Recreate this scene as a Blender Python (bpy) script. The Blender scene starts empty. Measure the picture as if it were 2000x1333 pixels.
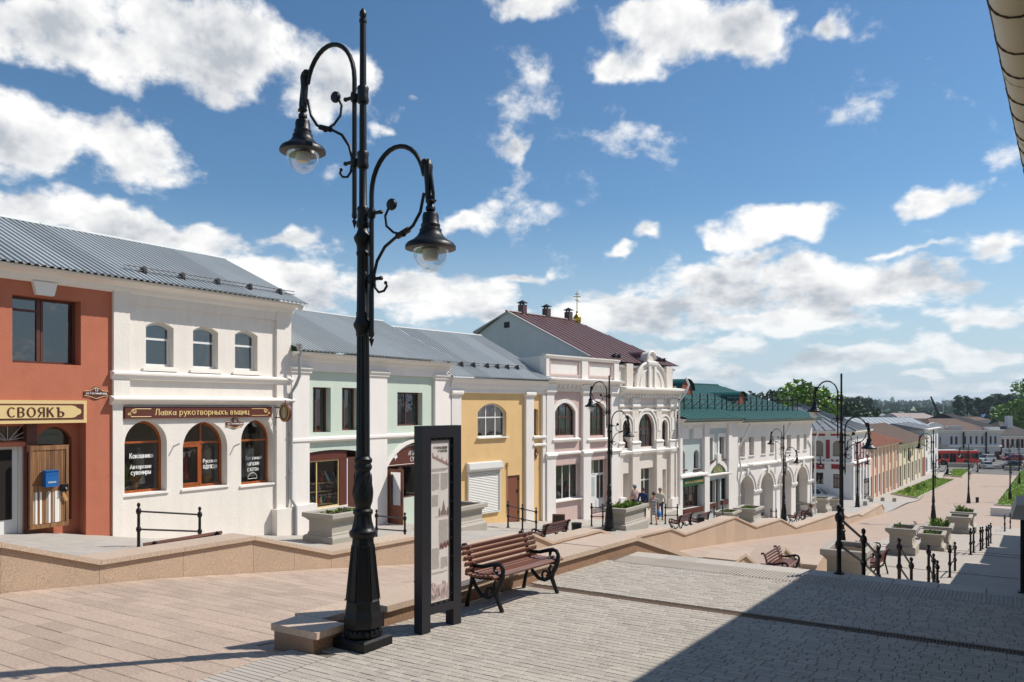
import bpy, bmesh, math, random
from math import sin, cos, pi, radians, sqrt, atan2, hypot
from mathutils import Vector, Matrix, geometry
random.seed(7)
D = bpy.data
SC = bpy.context.scene
COL = SC.collection

# ---------------------------------------------------------------- camera, sky, sun, exposure
TH = radians(32.2); CT, ST = cos(TH), sin(TH)
FPX, CX, HY, HC = 1555.6, 1000.0, 795.0, 2.6       # focal length, centre, horizon row (2000 px wide frame), eye height
cd = D.cameras.new('camera'); cam = D.objects.new('camera', cd); COL.objects.link(cam)
cam.location = (0, 0, HC); cam.rotation_euler = (pi/2, 0, TH)
cd.sensor_width = 36; cd.lens = FPX/2000*36; cd.shift_y = (HY-666.5)/2000
cd.clip_start = 0.05; cd.clip_end = 20000
SC.camera = cam
SC.view_settings.view_transform = 'Standard'; SC.view_settings.look = 'None'
SC.view_settings.exposure = 0.62; SC.view_settings.gamma = 1.0
SC.view_settings.use_curve_mapping = False
SC.render.engine = 'CYCLES'
SC.cycles.use_denoising = True
try: SC.cycles.denoiser = 'OPENIMAGEDENOISE'
except Exception: pass
SC.cycles.max_bounces = 6; SC.cycles.diffuse_bounces = 3; SC.cycles.glossy_bounces = 3
SC.cycles.transparent_max_bounces = 12; SC.cycles.transmission_bounces = 4
SC.cycles.sample_clamp_indirect = 6
SC.cycles.caustics_reflective = False; SC.cycles.caustics_refractive = False

SUN_AZ = atan2(0.674, 0.737)      # from +Y (down the street) towards +X
SUN_EL = radians(49)
sd = D.lights.new('sun', 'SUN'); sd.energy = 3.35; sd.angle = radians(0.53); sd.color = (1.0, 0.95, 0.88)
sun = D.objects.new('sun', sd); COL.objects.link(sun)
tosun = Vector((sin(SUN_AZ)*cos(SUN_EL), cos(SUN_AZ)*cos(SUN_EL), sin(SUN_EL)))
sun.rotation_euler = (-tosun).to_track_quat('-Z', 'Y').to_euler()
sun.location = tosun*60

W = D.worlds.new('World'); SC.world = W; W.use_nodes = True
SKY_STRENGTH = 0.1

def make_sky():
    nt = W.node_tree; nt.nodes.clear(); L = nt.links
    def nd(t, **k):
        n = nt.nodes.new(t)
        for a, b in k.items(): setattr(n, a, b)
        return n
    def put(sock, v):
        if hasattr(v, 'links'): L.new(v, sock)
        else: sock.default_value = v
    def math_(op, a, b=0.0, c=None, clamp=False):
        n = nd('ShaderNodeMath', operation=op); n.use_clamp = clamp
        put(n.inputs[0], a); put(n.inputs[1], b)
        if c is not None: put(n.inputs[2], c)
        return n.outputs[0]
    def vm(op, a, b=None, out=0):
        n = nd('ShaderNodeVectorMath', operation=op); put(n.inputs[0], a)
        if b is not None: put(n.inputs[1], b)
        return n.outputs[out]
    tc = nd('ShaderNodeTexCoord'); dirv = tc.outputs['Generated']
    sky = nd('ShaderNodeTexSky', sky_type='NISHITA')
    sky.sun_disc = False; sky.sun_elevation = SUN_EL; sky.sun_rotation = SUN_AZ
    sky.altitude = 100; sky.air_density = 1.0; sky.dust_density = 0.25; sky.ozone_density = 2.2
    bc = nd('ShaderNodeRGBCurve')
    hs = nd('ShaderNodeHueSaturation'); hs.inputs['Saturation'].default_value = 1.04; hs.inputs['Value'].default_value = 1.02
    tint = vm('MULTIPLY', sky.outputs[0], (.50, .63, .69)); L.new(tint, hs.inputs['Color'])
    # positions of the cumulus groups as compass direction and elevation
    fwd = Vector((-ST, CT, 0)); rgt = Vector((CT, ST, 0)); up = Vector((0, 0, 1))
    blobs = [(110, 70, 260, 105, 1.0), (400, 95, 250, 120, 1.0), (600, 165, 125, 85, .9), (60, 285, 150, 95, 1), (215, 275, 165, 78, 1),
             (70, 415, 200, 60, .95), (210, 455, 190, 55, .95), (400, 490, 170, 40, .9), (560, 480, 120, 30, .85), (620, 560, 330, 62, 1), (800, 560, 150, 60, 1), (920, 590, 110, 45, .9), (1040, 0, 105, 48, .9), (1300, 55, 150, 80, 1),
             (1440, 75, 150, 70, 1), (1195, 128, 50, 32, .7), (1605, 75, 55, 40, .75), (1000, 290, 48, 30, .66), (820, 183, 52, 24, .5), (870, 450, 55, 26, .7), (750, 270, 36, 18, .5),
             (1560, 425, 160, 42, .85), (1390, 440, 75, 30, .75), (1810, 388, 125, 38, .85), (1255, 445, 42, 24, .75), (1210, 487, 36, 24, .75), (1470, 490, 105, 32, .75),
             (1430, 560, 150, 66, 1), (1560, 565, 210, 70, 1), (1760, 560, 190, 56, .95), (1270, 615, 190, 50, .95), (1500, 625, 260, 36, .85), (1880, 610, 170, 42, .85), (1650, 700, 330, 36, .8), (1350, 690, 200, 34, .8), (1900, 690, 200, 40, .8), (980, 630, 90, 24, .8), (1500, 740, 300, 18, .7), (1850, 745, 200, 16, .7), (1950, 480, 105, 30, .75), (1010, 548, 130, 16, .6), (1780, 490, 140, 14, .5),
             (2250, 420, 200, 60, .9), (2500, 200, 300, 90, .9), (-350, 200, 260, 110, .9), (-500, 450, 300, 70, .9)]
    for k in range(22):                                   # the same fair-weather clouds all round the rest of the sky
        blobs.append(('az', random.uniform(75, 285), random.uniform(9, 48), random.uniform(6, 15), random.uniform(2, 5), random.uniform(.7, 1)))
    wn = nd('ShaderNodeTexNoise'); L.new(dirv, wn.inputs['Vector']); wn.inputs['Scale'].default_value = 13; wn.inputs['Detail'].default_value = 3
    wdir = vm('ADD', dirv, vm('MULTIPLY', vm('SUBTRACT', wn.outputs['Color'], (.5, .5, .5)), (.085, .085, .085)))
    mask = None
    for b in blobs:
        if b[0] == 'az':
            az, el = radians(b[1]), radians(b[2]); base = atan2(fwd.x, fwd.y) + az
            c = Vector((sin(base)*cos(el), cos(base)*cos(el), sin(el))); sw, sh, wgt = radians(b[3]), radians(b[4]), b[5]
        else:
            px, py, wx, wy, wgt = b
            c = fwd + rgt*((px-CX)/FPX) + up*((HY-py)/FPX); dl = c.length; c = c/dl
            sw, sh = wx/FPX/dl, wy/FPX/dl
        r = Vector((c.y, -c.x, 0)).normalized(); u = r.cross(c)
        a = vm('DOT_PRODUCT', wdir, tuple(r/sw), 1); e = vm('DOT_PRODUCT', wdir, tuple(u/sh), 1)

        q = math_('SQRT', math_('ADD', math_("MULTIPLY", a, a), math_("MULTIPLY", e, e)))
        f = math_('MULTIPLY', math_('SUBTRACT', 1.35, q), wgt)
        gate = math_('GREATER_THAN', vm('DOT_PRODUCT', dirv, tuple(c), 1), 0.2)
        f = math_('MULTIPLY', math_('MAXIMUM', f, 0.0), gate)
        mask = f if mask is None else math_('SMOOTH_MAX', mask, f, 0.25)
    mask = math_('MINIMUM', mask, 0.95)
    sep = nd('ShaderNodeSeparateXYZ'); L.new(dirv, sep.inputs[0]); el = sep.outputs[2]
    # low streaky clouds towards the horizon
    hz = nd('ShaderNodeMapRange'); hz.interpolation_type = 'SMOOTHSTEP'
    L.new(el, hz.inputs[0]); hz.inputs[1].default_value = 0.15; hz.inputs[2].default_value = 0.05; hz.inputs[3].default_value = 0; hz.inputs[4].default_value = .42
    mask = math_('MAXIMUM', mask, hz.outputs[0])
    def dens(off, det):
        p = vm('ADD', dirv, off); sx_ = nd('ShaderNodeSeparateXYZ'); L.new(p, sx_.inputs[0]); cb_ = nd('ShaderNodeCombineXYZ'); L.new(sx_.outputs[0], cb_.inputs[0]); L.new(sx_.outputs[1], cb_.inputs[1])
        put(cb_.inputs[2], math_('MULTIPLY', math_('POWER', math_('MAXIMUM', sx_.outputs[2], 0.0), 0.5), 1.5)); p = cb_.outputs[0]
        n1 = nd('ShaderNodeTexNoise'); L.new(p, n1.inputs['Vector']); n1.inputs['Scale'].default_value = 9.0; n1.inputs['Detail'].default_value = det; n1.inputs['Roughness'].default_value = .58; n1.inputs['Distortion'].default_value = .1
        n2 = nd('ShaderNodeTexNoise'); L.new(p, n2.inputs['Vector']); n2.inputs['Scale'].default_value = 34; n2.inputs['Detail'].default_value = max(2, det-4); n2.inputs['Roughness'].default_value = .6
        return math_('ADD', n1.outputs['Fac'], math_('MULTIPLY', math_('SUBTRACT', n2.outputs['Fac'], .5), .2))
    toS = tuple((tosun*0.018 + Vector((0, 0, .022))))
    n0 = dens((0, 0, 0), 9); n1 = dens(toS, 5)
    def cov(n):
        x = math_('ADD', math_('MULTIPLY', math_('SUBTRACT', n, 0.5), 2.35), mask)
        return x
    c0 = cov(n0); c1 = cov(n1)
    mr = nd('ShaderNodeMapRange'); mr.interpolation_type = 'SMOOTHSTEP'; L.new(c0, mr.inputs[0])
    mr.inputs[1].default_value = .38; mr.inputs[2].default_value = .82
    alpha = mr.outputs[0]
    # self-shadowing of the cloud: thickness towards the sun
    lit = nd('ShaderNodeMapRange'); L.new(math_('ADD', math_('MULTIPLY', math_('SUBTRACT', c0, c1), 1.25), math_('MULTIPLY', math_('SUBTRACT', 1.15, c0), .75)), lit.inputs[0])
    lit.inputs[1].default_value = -.25; lit.inputs[2].default_value = .5
    ramp = nd('ShaderNodeValToRGB'); L.new(lit.outputs[0], ramp.inputs[0])
    s = 1/SKY_STRENGTH
    ramp.color_ramp.elements[0].color = (.33*s, .355*s, .39*s, 1); ramp.color_ramp.elements[1].color = (.68*s, .675*s, .665*s, 1)
    m_ = ramp.color_ramp.elements.new(.42); m_.color = (.5*s, .51*s, .525*s, 1)
    # pale bluish air towards the horizon
    ha = nd('ShaderNodeMapRange'); ha.interpolation_type = 'SMOOTHSTEP'; L.new(el, ha.inputs[0]); ha.inputs[1].default_value = .26; ha.inputs[2].default_value = -.02; ha.inputs[3].default_value = 0; ha.inputs[4].default_value = .92
    hm = nd('ShaderNodeMix', data_type='RGBA'); L.new(ha.outputs[0], hm.inputs[0]); L.new(hs.outputs[0], hm.inputs[6]); hm.inputs[7].default_value = (.36*s, .435*s, .50*s, 1)
    # air in front of low clouds
    hz2 = nd('ShaderNodeMapRange'); L.new(el, hz2.inputs[0]); hz2.inputs[1].default_value = .0; hz2.inputs[2].default_value = .12; hz2.inputs[3].default_value = .55; hz2.inputs[4].default_value = 1
    mx = nd('ShaderNodeMix', data_type='RGBA'); put(mx.inputs[0], math_('MULTIPLY', alpha, hz2.outputs[0])); L.new(hm.outputs[2], mx.inputs[6]); L.new(ramp.outputs[0], mx.inputs[7])
    bg = nd('ShaderNodeBackground'); L.new(mx.outputs[2], bg.inputs['Color']); bg.inputs['Strength'].default_value = SKY_STRENGTH
    out = nd('ShaderNodeOutputWorld'); L.new(bg.outputs[0], out.inputs[0])
make_sky()
W.cycles.sampling_method = 'MANUAL'; W.cycles.sample_map_resolution = 1024

# ---------------------------------------------------------------- from the photograph's rays to places
def ray(px):
    k = (px-CX)/FPX
    return k*CT-ST, k*ST+CT
def on_z(px, py, z):
    d = FPX*(HC-z)/(py-HY); a, b = ray(px); return Vector((a*d, b*d, z))
def zat(py, d): return HC-(py-HY)*d/FPX
def depth(p): return -p[0]*ST+p[1]*CT
def px_of(p):
    d = depth(p); r = p[0]*CT+p[1]*ST
    return CX+FPX*r/d, HY-FPX*(p[2]-HC)/d

# ---------------------------------------------------------------- materials
def nodes_of(m):
    m.use_nodes = True; nt = m.node_tree; b = nt.nodes['Principled BSDF']; return nt, b
def lin(h):
    h = h.lstrip('#'); c = [int(h[i:i+2], 16)/255 for i in (0, 2, 4)]
    return tuple(x/12.92 if x <= .04045 else ((x+.055)/1.055)**2.4 for x in c)
def mat(name, col, rough=.6, var=.12, scale=3.0, bump=0.0, bscale=40.0, metal=0.0, spec=.4, speck=0.0, sscale=160.0, objvar=0.0, islvar=0.0, streak=0.0, coat=0.0, stain=0.0):
    """colour with large soft variation, fine speckle, bump, per-object / per-piece variation, vertical weather streaks"""
    m = D.materials.new(name); nt, b = nodes_of(m); L = nt.links; N = nt.nodes
    tc = N.new('ShaderNodeTexCoord'); geo = N.new('ShaderNodeNewGeometry')
    pos = geo.outputs['Position']
    fac = None
    def add(f, w):
        nonlocal fac
        n = N.new('ShaderNodeMath'); n.operation = 'MULTIPLY_ADD'; L.new(f, n.inputs[0]); n.inputs[1].default_value = w; n.inputs[2].default_value = -w/2
        if fac is None: fac = n.outputs[0]
        else:
            s = N.new('ShaderNodeMath'); s.operation = 'ADD'; L.new(fac, s.inputs[0]); L.new(n.outputs[0], s.inputs[1]); fac = s.outputs[0]
    if var:
        n = N.new('ShaderNodeTexNoise'); L.new(pos, n.inputs['Vector']); n.inputs['Scale'].default_value = scale; n.inputs['Detail'].default_value = 5; n.inputs['Roughness'].default_value = .6
        add(n.outputs['Fac'], var*2.4)
    if speck:
        n = N.new('ShaderNodeTexNoise'); L.new(pos, n.inputs['Vector']); n.inputs['Scale'].default_value = sscale; n.inputs['Detail'].default_value = 2
        add(n.outputs['Fac'], speck*3)
    if objvar:
        oi = N.new('ShaderNodeObjectInfo'); add(oi.outputs['Random'], objvar*2)
    if islvar: add(geo.outputs['Random Per Island'], islvar*2)
    if streak:
        mp = N.new('ShaderNodeMapping'); L.new(pos, mp.inputs['Vector']); mp.inputs['Scale'].default_value = (1.5, 1.5, .16)
        n = N.new('ShaderNodeTexNoise'); L.new(mp.outputs[0], n.inputs['Vector']); n.inputs['Scale'].default_value = 2.2; n.inputs['Detail'].default_value = 6; n.inputs['Roughness'].default_value = .7
        add(n.outputs['Fac'], streak*2.4)
    rgb = N.new('ShaderNodeRGB'); rgb.outputs[0].default_value = (*col, 1)
    last = rgb.outputs[0]
    if stain:
        n = N.new('ShaderNodeTexNoise'); L.new(pos, n.inputs['Vector']); n.inputs['Scale'].default_value = 1.1; n.inputs['Detail'].default_value = 8; n.inputs['Roughness'].default_value = .72
        r = N.new('ShaderNodeMapRange'); L.new(n.outputs['Fac'], r.inputs[0]); r.inputs[1].default_value = .56; r.inputs[2].default_value = .75; r.inputs[3].default_value = 0; r.inputs[4].default_value = stain
        mx = N.new('ShaderNodeMix'); mx.data_type = 'RGBA'; L.new(r.outputs[0], mx.inputs[0]); L.new(last, mx.inputs[6]); mx.inputs[7].default_value = (col[0]*.55, col[1]*.5, col[2]*.45, 1); last = mx.outputs[2]
    if fac is not None:
        p1 = N.new('ShaderNodeMath'); p1.operation = 'ADD'; p1.inputs[1].default_value = 1.0; L.new(fac, p1.inputs[0])
        v = N.new('ShaderNodeVectorMath'); v.operation = 'SCALE'; L.new(last, v.inputs[0]); L.new(p1.outputs[0], v.inputs['Scale']); last = v.outputs[0]
    L.new(last, b.inputs['Base Color'])
    b.inputs['Roughness'].default_value = rough; b.inputs['Metallic'].default_value = metal
    b.inputs['Specular IOR Level'].default_value = spec
    if coat: b.inputs['Coat Weight'].default_value = coat; b.inputs['Coat Roughness'].default_value = .08
    if bump:
        n = N.new('ShaderNodeTexNoise'); L.new(pos, n.inputs['Vector']); n.inputs['Scale'].default_value = bscale; n.inputs['Detail'].default_value = 4
        bp = N.new('ShaderNodeBump'); bp.inputs['Strength'].default_value = bump; bp.inputs['Distance'].default_value = .02
        L.new(n.outputs['Fac'], bp.inputs['Height']); L.new(bp.outputs[0], b.inputs['Normal'])
    return m
def glass(name, tint=(.9, .93, .93), base=.045, refl=1.0, wave=.0):
    """window glass: mostly clear, mirror-like at grazing angles"""
    m = D.materials.new(name); m.use_nodes = True; nt = m.node_tree; N = nt.nodes; L = nt.links; N.clear()
    o = N.new('ShaderNodeOutputMaterial'); t = N.new('ShaderNodeBsdfTransparent'); t.inputs[0].default_value = (*tint, 1)
    g = N.new('ShaderNodeBsdfGlossy'); g.inputs['Roughness'].default_value = .015; g.inputs[0].default_value = (.95, .97, 1, 1)
    fr = N.new('ShaderNodeLayerWeight'); fr.inputs[0].default_value = .5
    a = N.new('ShaderNodeMath'); a.operation = 'MULTIPLY_ADD'; L.new(fr.outputs['Fresnel'], a.inputs[0]); a.inputs[1].default_value = refl; a.inputs[2].default_value = base; a.use_clamp = True
    if wave:
        geo = N.new('ShaderNodeNewGeometry'); n = N.new('ShaderNodeTexNoise'); n.inputs['Scale'].default_value = 1.6; L.new(geo.outputs['Position'], n.inputs['Vector'])
        bp = N.new('ShaderNodeBump'); bp.inputs['Strength'].default_value = wave; bp.inputs['Distance'].default_value = .03; L.new(n.outputs['Fac'], bp.inputs['Height']); L.new(bp.outputs[0], g.inputs['Normal'])
    mx = N.new('ShaderNodeMixShader'); L.new(a.outputs[0], mx.inputs[0]); L.new(t.outputs[0], mx.inputs[1]); L.new(g.outputs[0], mx.inputs[2]); L.new(mx.outputs[0], o.inputs[0])
    return m
def wood(name, c1, c2, rough=.45, axis='Y', s=1.0, objvar=.15):
    m = D.materials.new(name); nt, b = nodes_of(m); L = nt.links; N = nt.nodes
    tc = N.new('ShaderNodeTexCoord'); mp = N.new('ShaderNodeMapping'); L.new(tc.outputs['Object'], mp.inputs['Vector'])
    sc_ = {'X': (1.2, 26, 26), 'Y': (26, 1.2, 26), 'Z': (26, 26, 1.2)}[axis]; mp.inputs['Scale'].default_value = tuple(v*s for v in sc_)
    oi = N.new('ShaderNodeObjectInfo')
    cb = N.new('ShaderNodeCombineXYZ'); mu = N.new('ShaderNodeMath'); mu.operation = 'MULTIPLY'; mu.inputs[1].default_value = 37; L.new(oi.outputs['Random'], mu.inputs[0]); L.new(mu.outputs[0], cb.inputs[0]); L.new(mu.outputs[0], cb.inputs[1]); L.new(cb.outputs[0], mp.inputs['Location'])
    n = N.new('ShaderNodeTexNoise'); L.new(mp.outputs[0], n.inputs['Vector']); n.inputs['Scale'].default_value = 1.0; n.inputs['Detail'].default_value = 6; n.inputs['Roughness'].default_value = .65
    r = N.new('ShaderNodeValToRGB'); L.new(n.outputs['Fac'], r.inputs[0]); r.color_ramp.elements[0].position = .32; r.color_ramp.elements[1].position = .7
    r.color_ramp.elements[0].color = (*c1, 1); r.color_ramp.elements[1].color = (*c2, 1)
    p1 = N.new('ShaderNodeMath'); p1.operation = 'MULTIPLY_ADD'; p1.inputs[1].default_value = objvar*2; p1.inputs[2].default_value = 1-objvar; L.new(oi.outputs['Random'], p1.inputs[0])
    v = N.new('ShaderNodeVectorMath'); v.operation = 'SCALE'; L.new(r.outputs[0], v.inputs[0]); L.new(p1.outputs[0], v.inputs['Scale'])
    L.new(v.outputs[0], b.inputs['Base Color']); b.inputs['Roughness'].default_value = rough
    bp = N.new('ShaderNodeBump'); bp.inputs['Strength'].default_value = .25; bp.inputs['Distance'].default_value = .004; L.new(n.outputs['Fac'], bp.inputs['Height']); L.new(bp.outputs[0], b.inputs['Normal'])
    return m
def paved(name, c1, c2, cj, w, h, gap=.008, off=.5, rough=.75, speck=.15, var=.1):
    """paving too far off to tell the pieces apart: joints and tone from a brick pattern"""
    m = D.materials.new(name); nt, b = nodes_of(m); L = nt.links; N = nt.nodes
    geo = N.new('ShaderNodeNewGeometry'); br = N.new('ShaderNodeTexBrick'); L.new(geo.outputs['Position'], br.inputs['Vector'])
    br.inputs['Color1'].default_value = (*c1, 1); br.inputs['Color2'].default_value = (*c2, 1); br.inputs['Mortar'].default_value = (*cj, 1)
    br.inputs['Scale'].default_value = 1; br.inputs['Mortar Size'].default_value = gap; br.inputs['Brick Width'].default_value = w; br.inputs['Row Height'].default_value = h; br.offset = off; br.inputs['Mortar Smooth'].default_value = .2
    n = N.new('ShaderNodeTexNoise'); n.inputs['Scale'].default_value = 1.3; n.inputs['Detail'].default_value = 7; n.inputs['Roughness'].default_value = .65; L.new(geo.outputs['Position'], n.inputs['Vector'])
    n2 = N.new('ShaderNodeTexNoise'); n2.inputs['Scale'].default_value = 90; n2.inputs['Detail'].default_value = 2; L.new(geo.outputs['Position'], n2.inputs['Vector'])
    a = N.new('ShaderNodeMath'); a.operation = 'MULTIPLY_ADD'; L.new(n.outputs['Fac'], a.inputs[0]); a.inputs[1].default_value = var*3; a.inputs[2].default_value = 1-var*1.5-speck
    a2 = N.new('ShaderNodeMath'); a2.operation = 'MULTIPLY_ADD'; L.new(n2.outputs['Fac'], a2.inputs[0]); a2.inputs[1].default_value = speck*2; L.new(a.outputs[0], a2.inputs[2])
    v = N.new('ShaderNodeVectorMath'); v.operation = 'SCALE'; L.new(br.outputs['Color'], v.inputs[0]); L.new(a2.outputs[0], v.inputs['Scale']); L.new(v.outputs[0], b.inputs['Base Color'])
    b.inputs['Roughness'].default_value = rough; b.inputs['Specular IOR Level'].default_value = .3
    return m
def leafmat(name, col, var=.35):
    m = D.materials.new(name); nt, b = nodes_of(m); L = nt.links; N = nt.nodes
    geo = N.new('ShaderNodeNewGeometry'); r = N.new('ShaderNodeValToRGB'); L.new(geo.outputs['Random Per Island'], r.inputs[0])
    r.color_ramp.elements[0].color = (col[0]*(1-var), col[1]*(1-var), col[2]*(1-var), 1); r.color_ramp.elements[1].color = (col[0]*(1+var), col[1]*(1+var*.8), col[2]*(1+var*.4), 1)
    L.new(r.outputs[0], b.inputs['Base Color']); b.inputs['Roughness'].default_value = .6; b.inputs['Specular IOR Level'].default_value = .25
    return m

M = {}
M['white'] = mat('white_plaster', lin('#E4DCD1'), .8, .05, 1.3, .35, 18, streak=.09, stain=.2)
M['white2'] = mat('clean_white_plaster', lin('#E6DFD8'), .8, .05, 1.0, .25, 22, streak=.08, stain=.16)
M['trim'] = mat('white_painted_trim', lin('#E8E2DA'), .75, .05, 2.0, .25, 30, streak=.05, stain=.08)
M['red'] = mat('terracotta_plaster', lin('#B26A50'), .85, .13, 1.4, .35, 20, streak=.09, stain=.25)
M['mint'] = mat('pale_green_plaster', lin('#C2CDBE'), .8, .06, 1.4, .3, 20, streak=.06, stain=.1)
M['yellow'] = mat('apricot_plaster', lin('#DDB880'), .82, .09, 1.3, .3, 20, streak=.07, stain=.18)
M['pink'] = mat('dusty_pink_plaster', lin('#C9AFA7'), .82, .06, 1.5, .3, 20, streak=.05, stain=.06)
M['cream'] = mat('cream_ornate_plaster', lin('#DDD3C7'), .8, .07, 2.0, .35, 22, streak=.08, stain=.14)
M['greymint'] = mat('grey_green_plaster', lin('#B9C2BF'), .82, .05, 1.5, .3, 20, streak=.04)
M['gable'] = mat('pale_gable_boarding', lin('#C7C9C8'), .7, .07, 1.2, streak=.06)
M['roofgrey'] = mat('grey_corrugated_roofing', lin('#A3A8A9'), .6, .12, 1.1, metal=.2, spec=.4, islvar=.05, objvar=.16, stain=.12, streak=.06)
M['roofmaroon'] = mat('maroon_seamed_roofing', lin('#5A3B38'), .45, .08, 1.1, spec=.5, objvar=.05)
M['roofgreen'] = mat('green_seamed_roofing', lin('#1B564F'), .45, .1, 1.2, spec=.5, objvar=.06)
M['rust'] = mat('rusty_sheet_roofing', lin('#8A5238'), .8, .25, .9, streak=.15, stain=.5)
M['brownroof'] = mat('weathered_brown_roofing', lin('#6E584B'), .8, .2, 1.2, streak=.12, stain=.4)
M['iron'] = mat('black_painted_iron', lin('#101114'), .42, .1, 6, .12, 60, spec=.35)
M['ironbrown'] = mat('dark_brown_painted_iron', lin('#1A1314'), .42, .1, 6, .1, 60, spec=.35)
M['benchwood'] = wood('reddish_varnished_slat', lin('#4E2A20'), lin('#7E4C37'), .4, 'Y')
M['granite'] = mat('tan_granite', lin('#B79F88'), .62, .09, 1.6, .1, 120, speck=.42, sscale=60, objvar=.06, islvar=.05)
M['granitedark'] = mat('brown_granite', lin('#94755E'), .55, .1, 1.6, .1, 120, speck=.6, sscale=60, objvar=.08)
M['granitecap'] = mat('tan_granite_coping', lin('#BFA994'), .55, .07, 1.6, .08, 120, speck=.26, sscale=34, objvar=.06)
M['slab'] = mat('pink_granite_slab', lin('#AC9887'), .68, .15, .7, .12, 90, speck=.28, sscale=34, objvar=.1, islvar=.1, stain=.22)
M['slabfar'] = paved('pink_granite_paving', lin('#AC9685'), lin('#B19C8B'), lin('#98846F'), .6, .23, .006, .4, .7, .1, .1)
M['brick'] = mat('grey_concrete_paver', lin('#AAA195'), .78, .14, .6, .2, 90, speck=.2, sscale=50, objvar=.11, islvar=.11, stain=.2)
M['joint'] = mat('sandy_joint', lin('#6A6258'), .95, .1, 3)
M['greyfar'] = paved('grey_terrace_paving', lin('#ABA297'), lin('#B3AA9F'), lin('#8D867D'), .2, .1, .004, .5, .8, .08, .1)
M['walkfar'] = paved('grey_pavement', lin('#A8A299'), lin('#AFA9A0'), lin('#8A857E'), .3, .3, .006, .5, .8, .08, .12)
M['stone'] = mat('grey_step_stone', lin('#B0A79C'), .7, .08, 1, .15, 80, speck=.12, objvar=.06)
M['planter'] = mat('grey_cast_stone', lin('#A39C90'), .75, .08, 2.2, .25, 60, speck=.14, objvar=.05, streak=.06)
M['soil'] = mat('dark_soil', lin('#4A3A2C'), .95, .2, 12, .6, 40)
M['winbrown'] = mat('dark_brown_window_wood', lin('#58342A'), .5, .12, 6)
M['winorange'] = wood('orange_varnished_window_wood', lin('#7C3A16'), lin('#B05F26'), .35, 'Z', .7)
M['winwhite'] = mat('white_window_plastic', lin('#DEDEDA'), .4, .04, 4)
M['signbrown'] = mat('maroon_sign_board', lin('#5C2C20'), .5, .05, 3)
M['gold'] = mat('gilded_lettering', lin('#D9BC82'), .5, .03, 9)
M['creamsign'] = mat('cream_sign_board', lin('#D9BE86'), .5, .05, 3)
M['ink'] = mat('dark_brown_lettering', lin('#4C1F14'), .6, .03, 4)
M['whitepaint'] = mat('white_window_lettering', lin('#E6E6E2'), .6, .03, 4)
M['glass'] = glass('window_glass', (.86, .89, .89), .03, 1.0, .25)
M['shopglass'] = glass('shop_window_glass', (.93, .95, .95), .01, .8, .1)
M['room'] = mat('dim_room_wall', lin('#8E8478'), .9, .1, 1)
M['blind'] = mat('pale_window_blind', lin('#A9B2B0'), .8, .06, 3)
M['lace'] = mat('white_net_curtain', lin('#C9C6BE'), .9, .1, 14)
M['zinc'] = mat('zinc_drainpipe', lin('#A3A5A6'), .45, .1, 4, metal=.4)
M['whitepipe'] = mat('white_drainpipe', lin('#D8D6D2'), .5, .05, 4)
M['greensign'] = mat('green_sign_board', lin('#1C5A3C'), .5, .05, 3)
M['door'] = mat('brown_painted_door', lin('#7B4A36'), .5, .1, 3)
M['grass'] = leafmat('lawn_blades', lin('#8FA94C'), .3)
M['leaf'] = leafmat('leaf_green', lin('#71913A'), .4)
M['leafd'] = leafmat('dark_leaf_green', lin('#40573B'), .35)
M['leafb'] = leafmat('far_leaf_green', lin('#46604A'), .3)
M['bark'] = mat('tree_bark', lin('#4D4238'), .9, .2, 8, .5, 20)
M['asphalt'] = mat('asphalt', lin('#6A6865'), .9, .12, 1.2, .2, 60, speck=.1)
M['field'] = mat('far_field', lin('#58693C'), .95, .3, .02, stain=.2)

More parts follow.
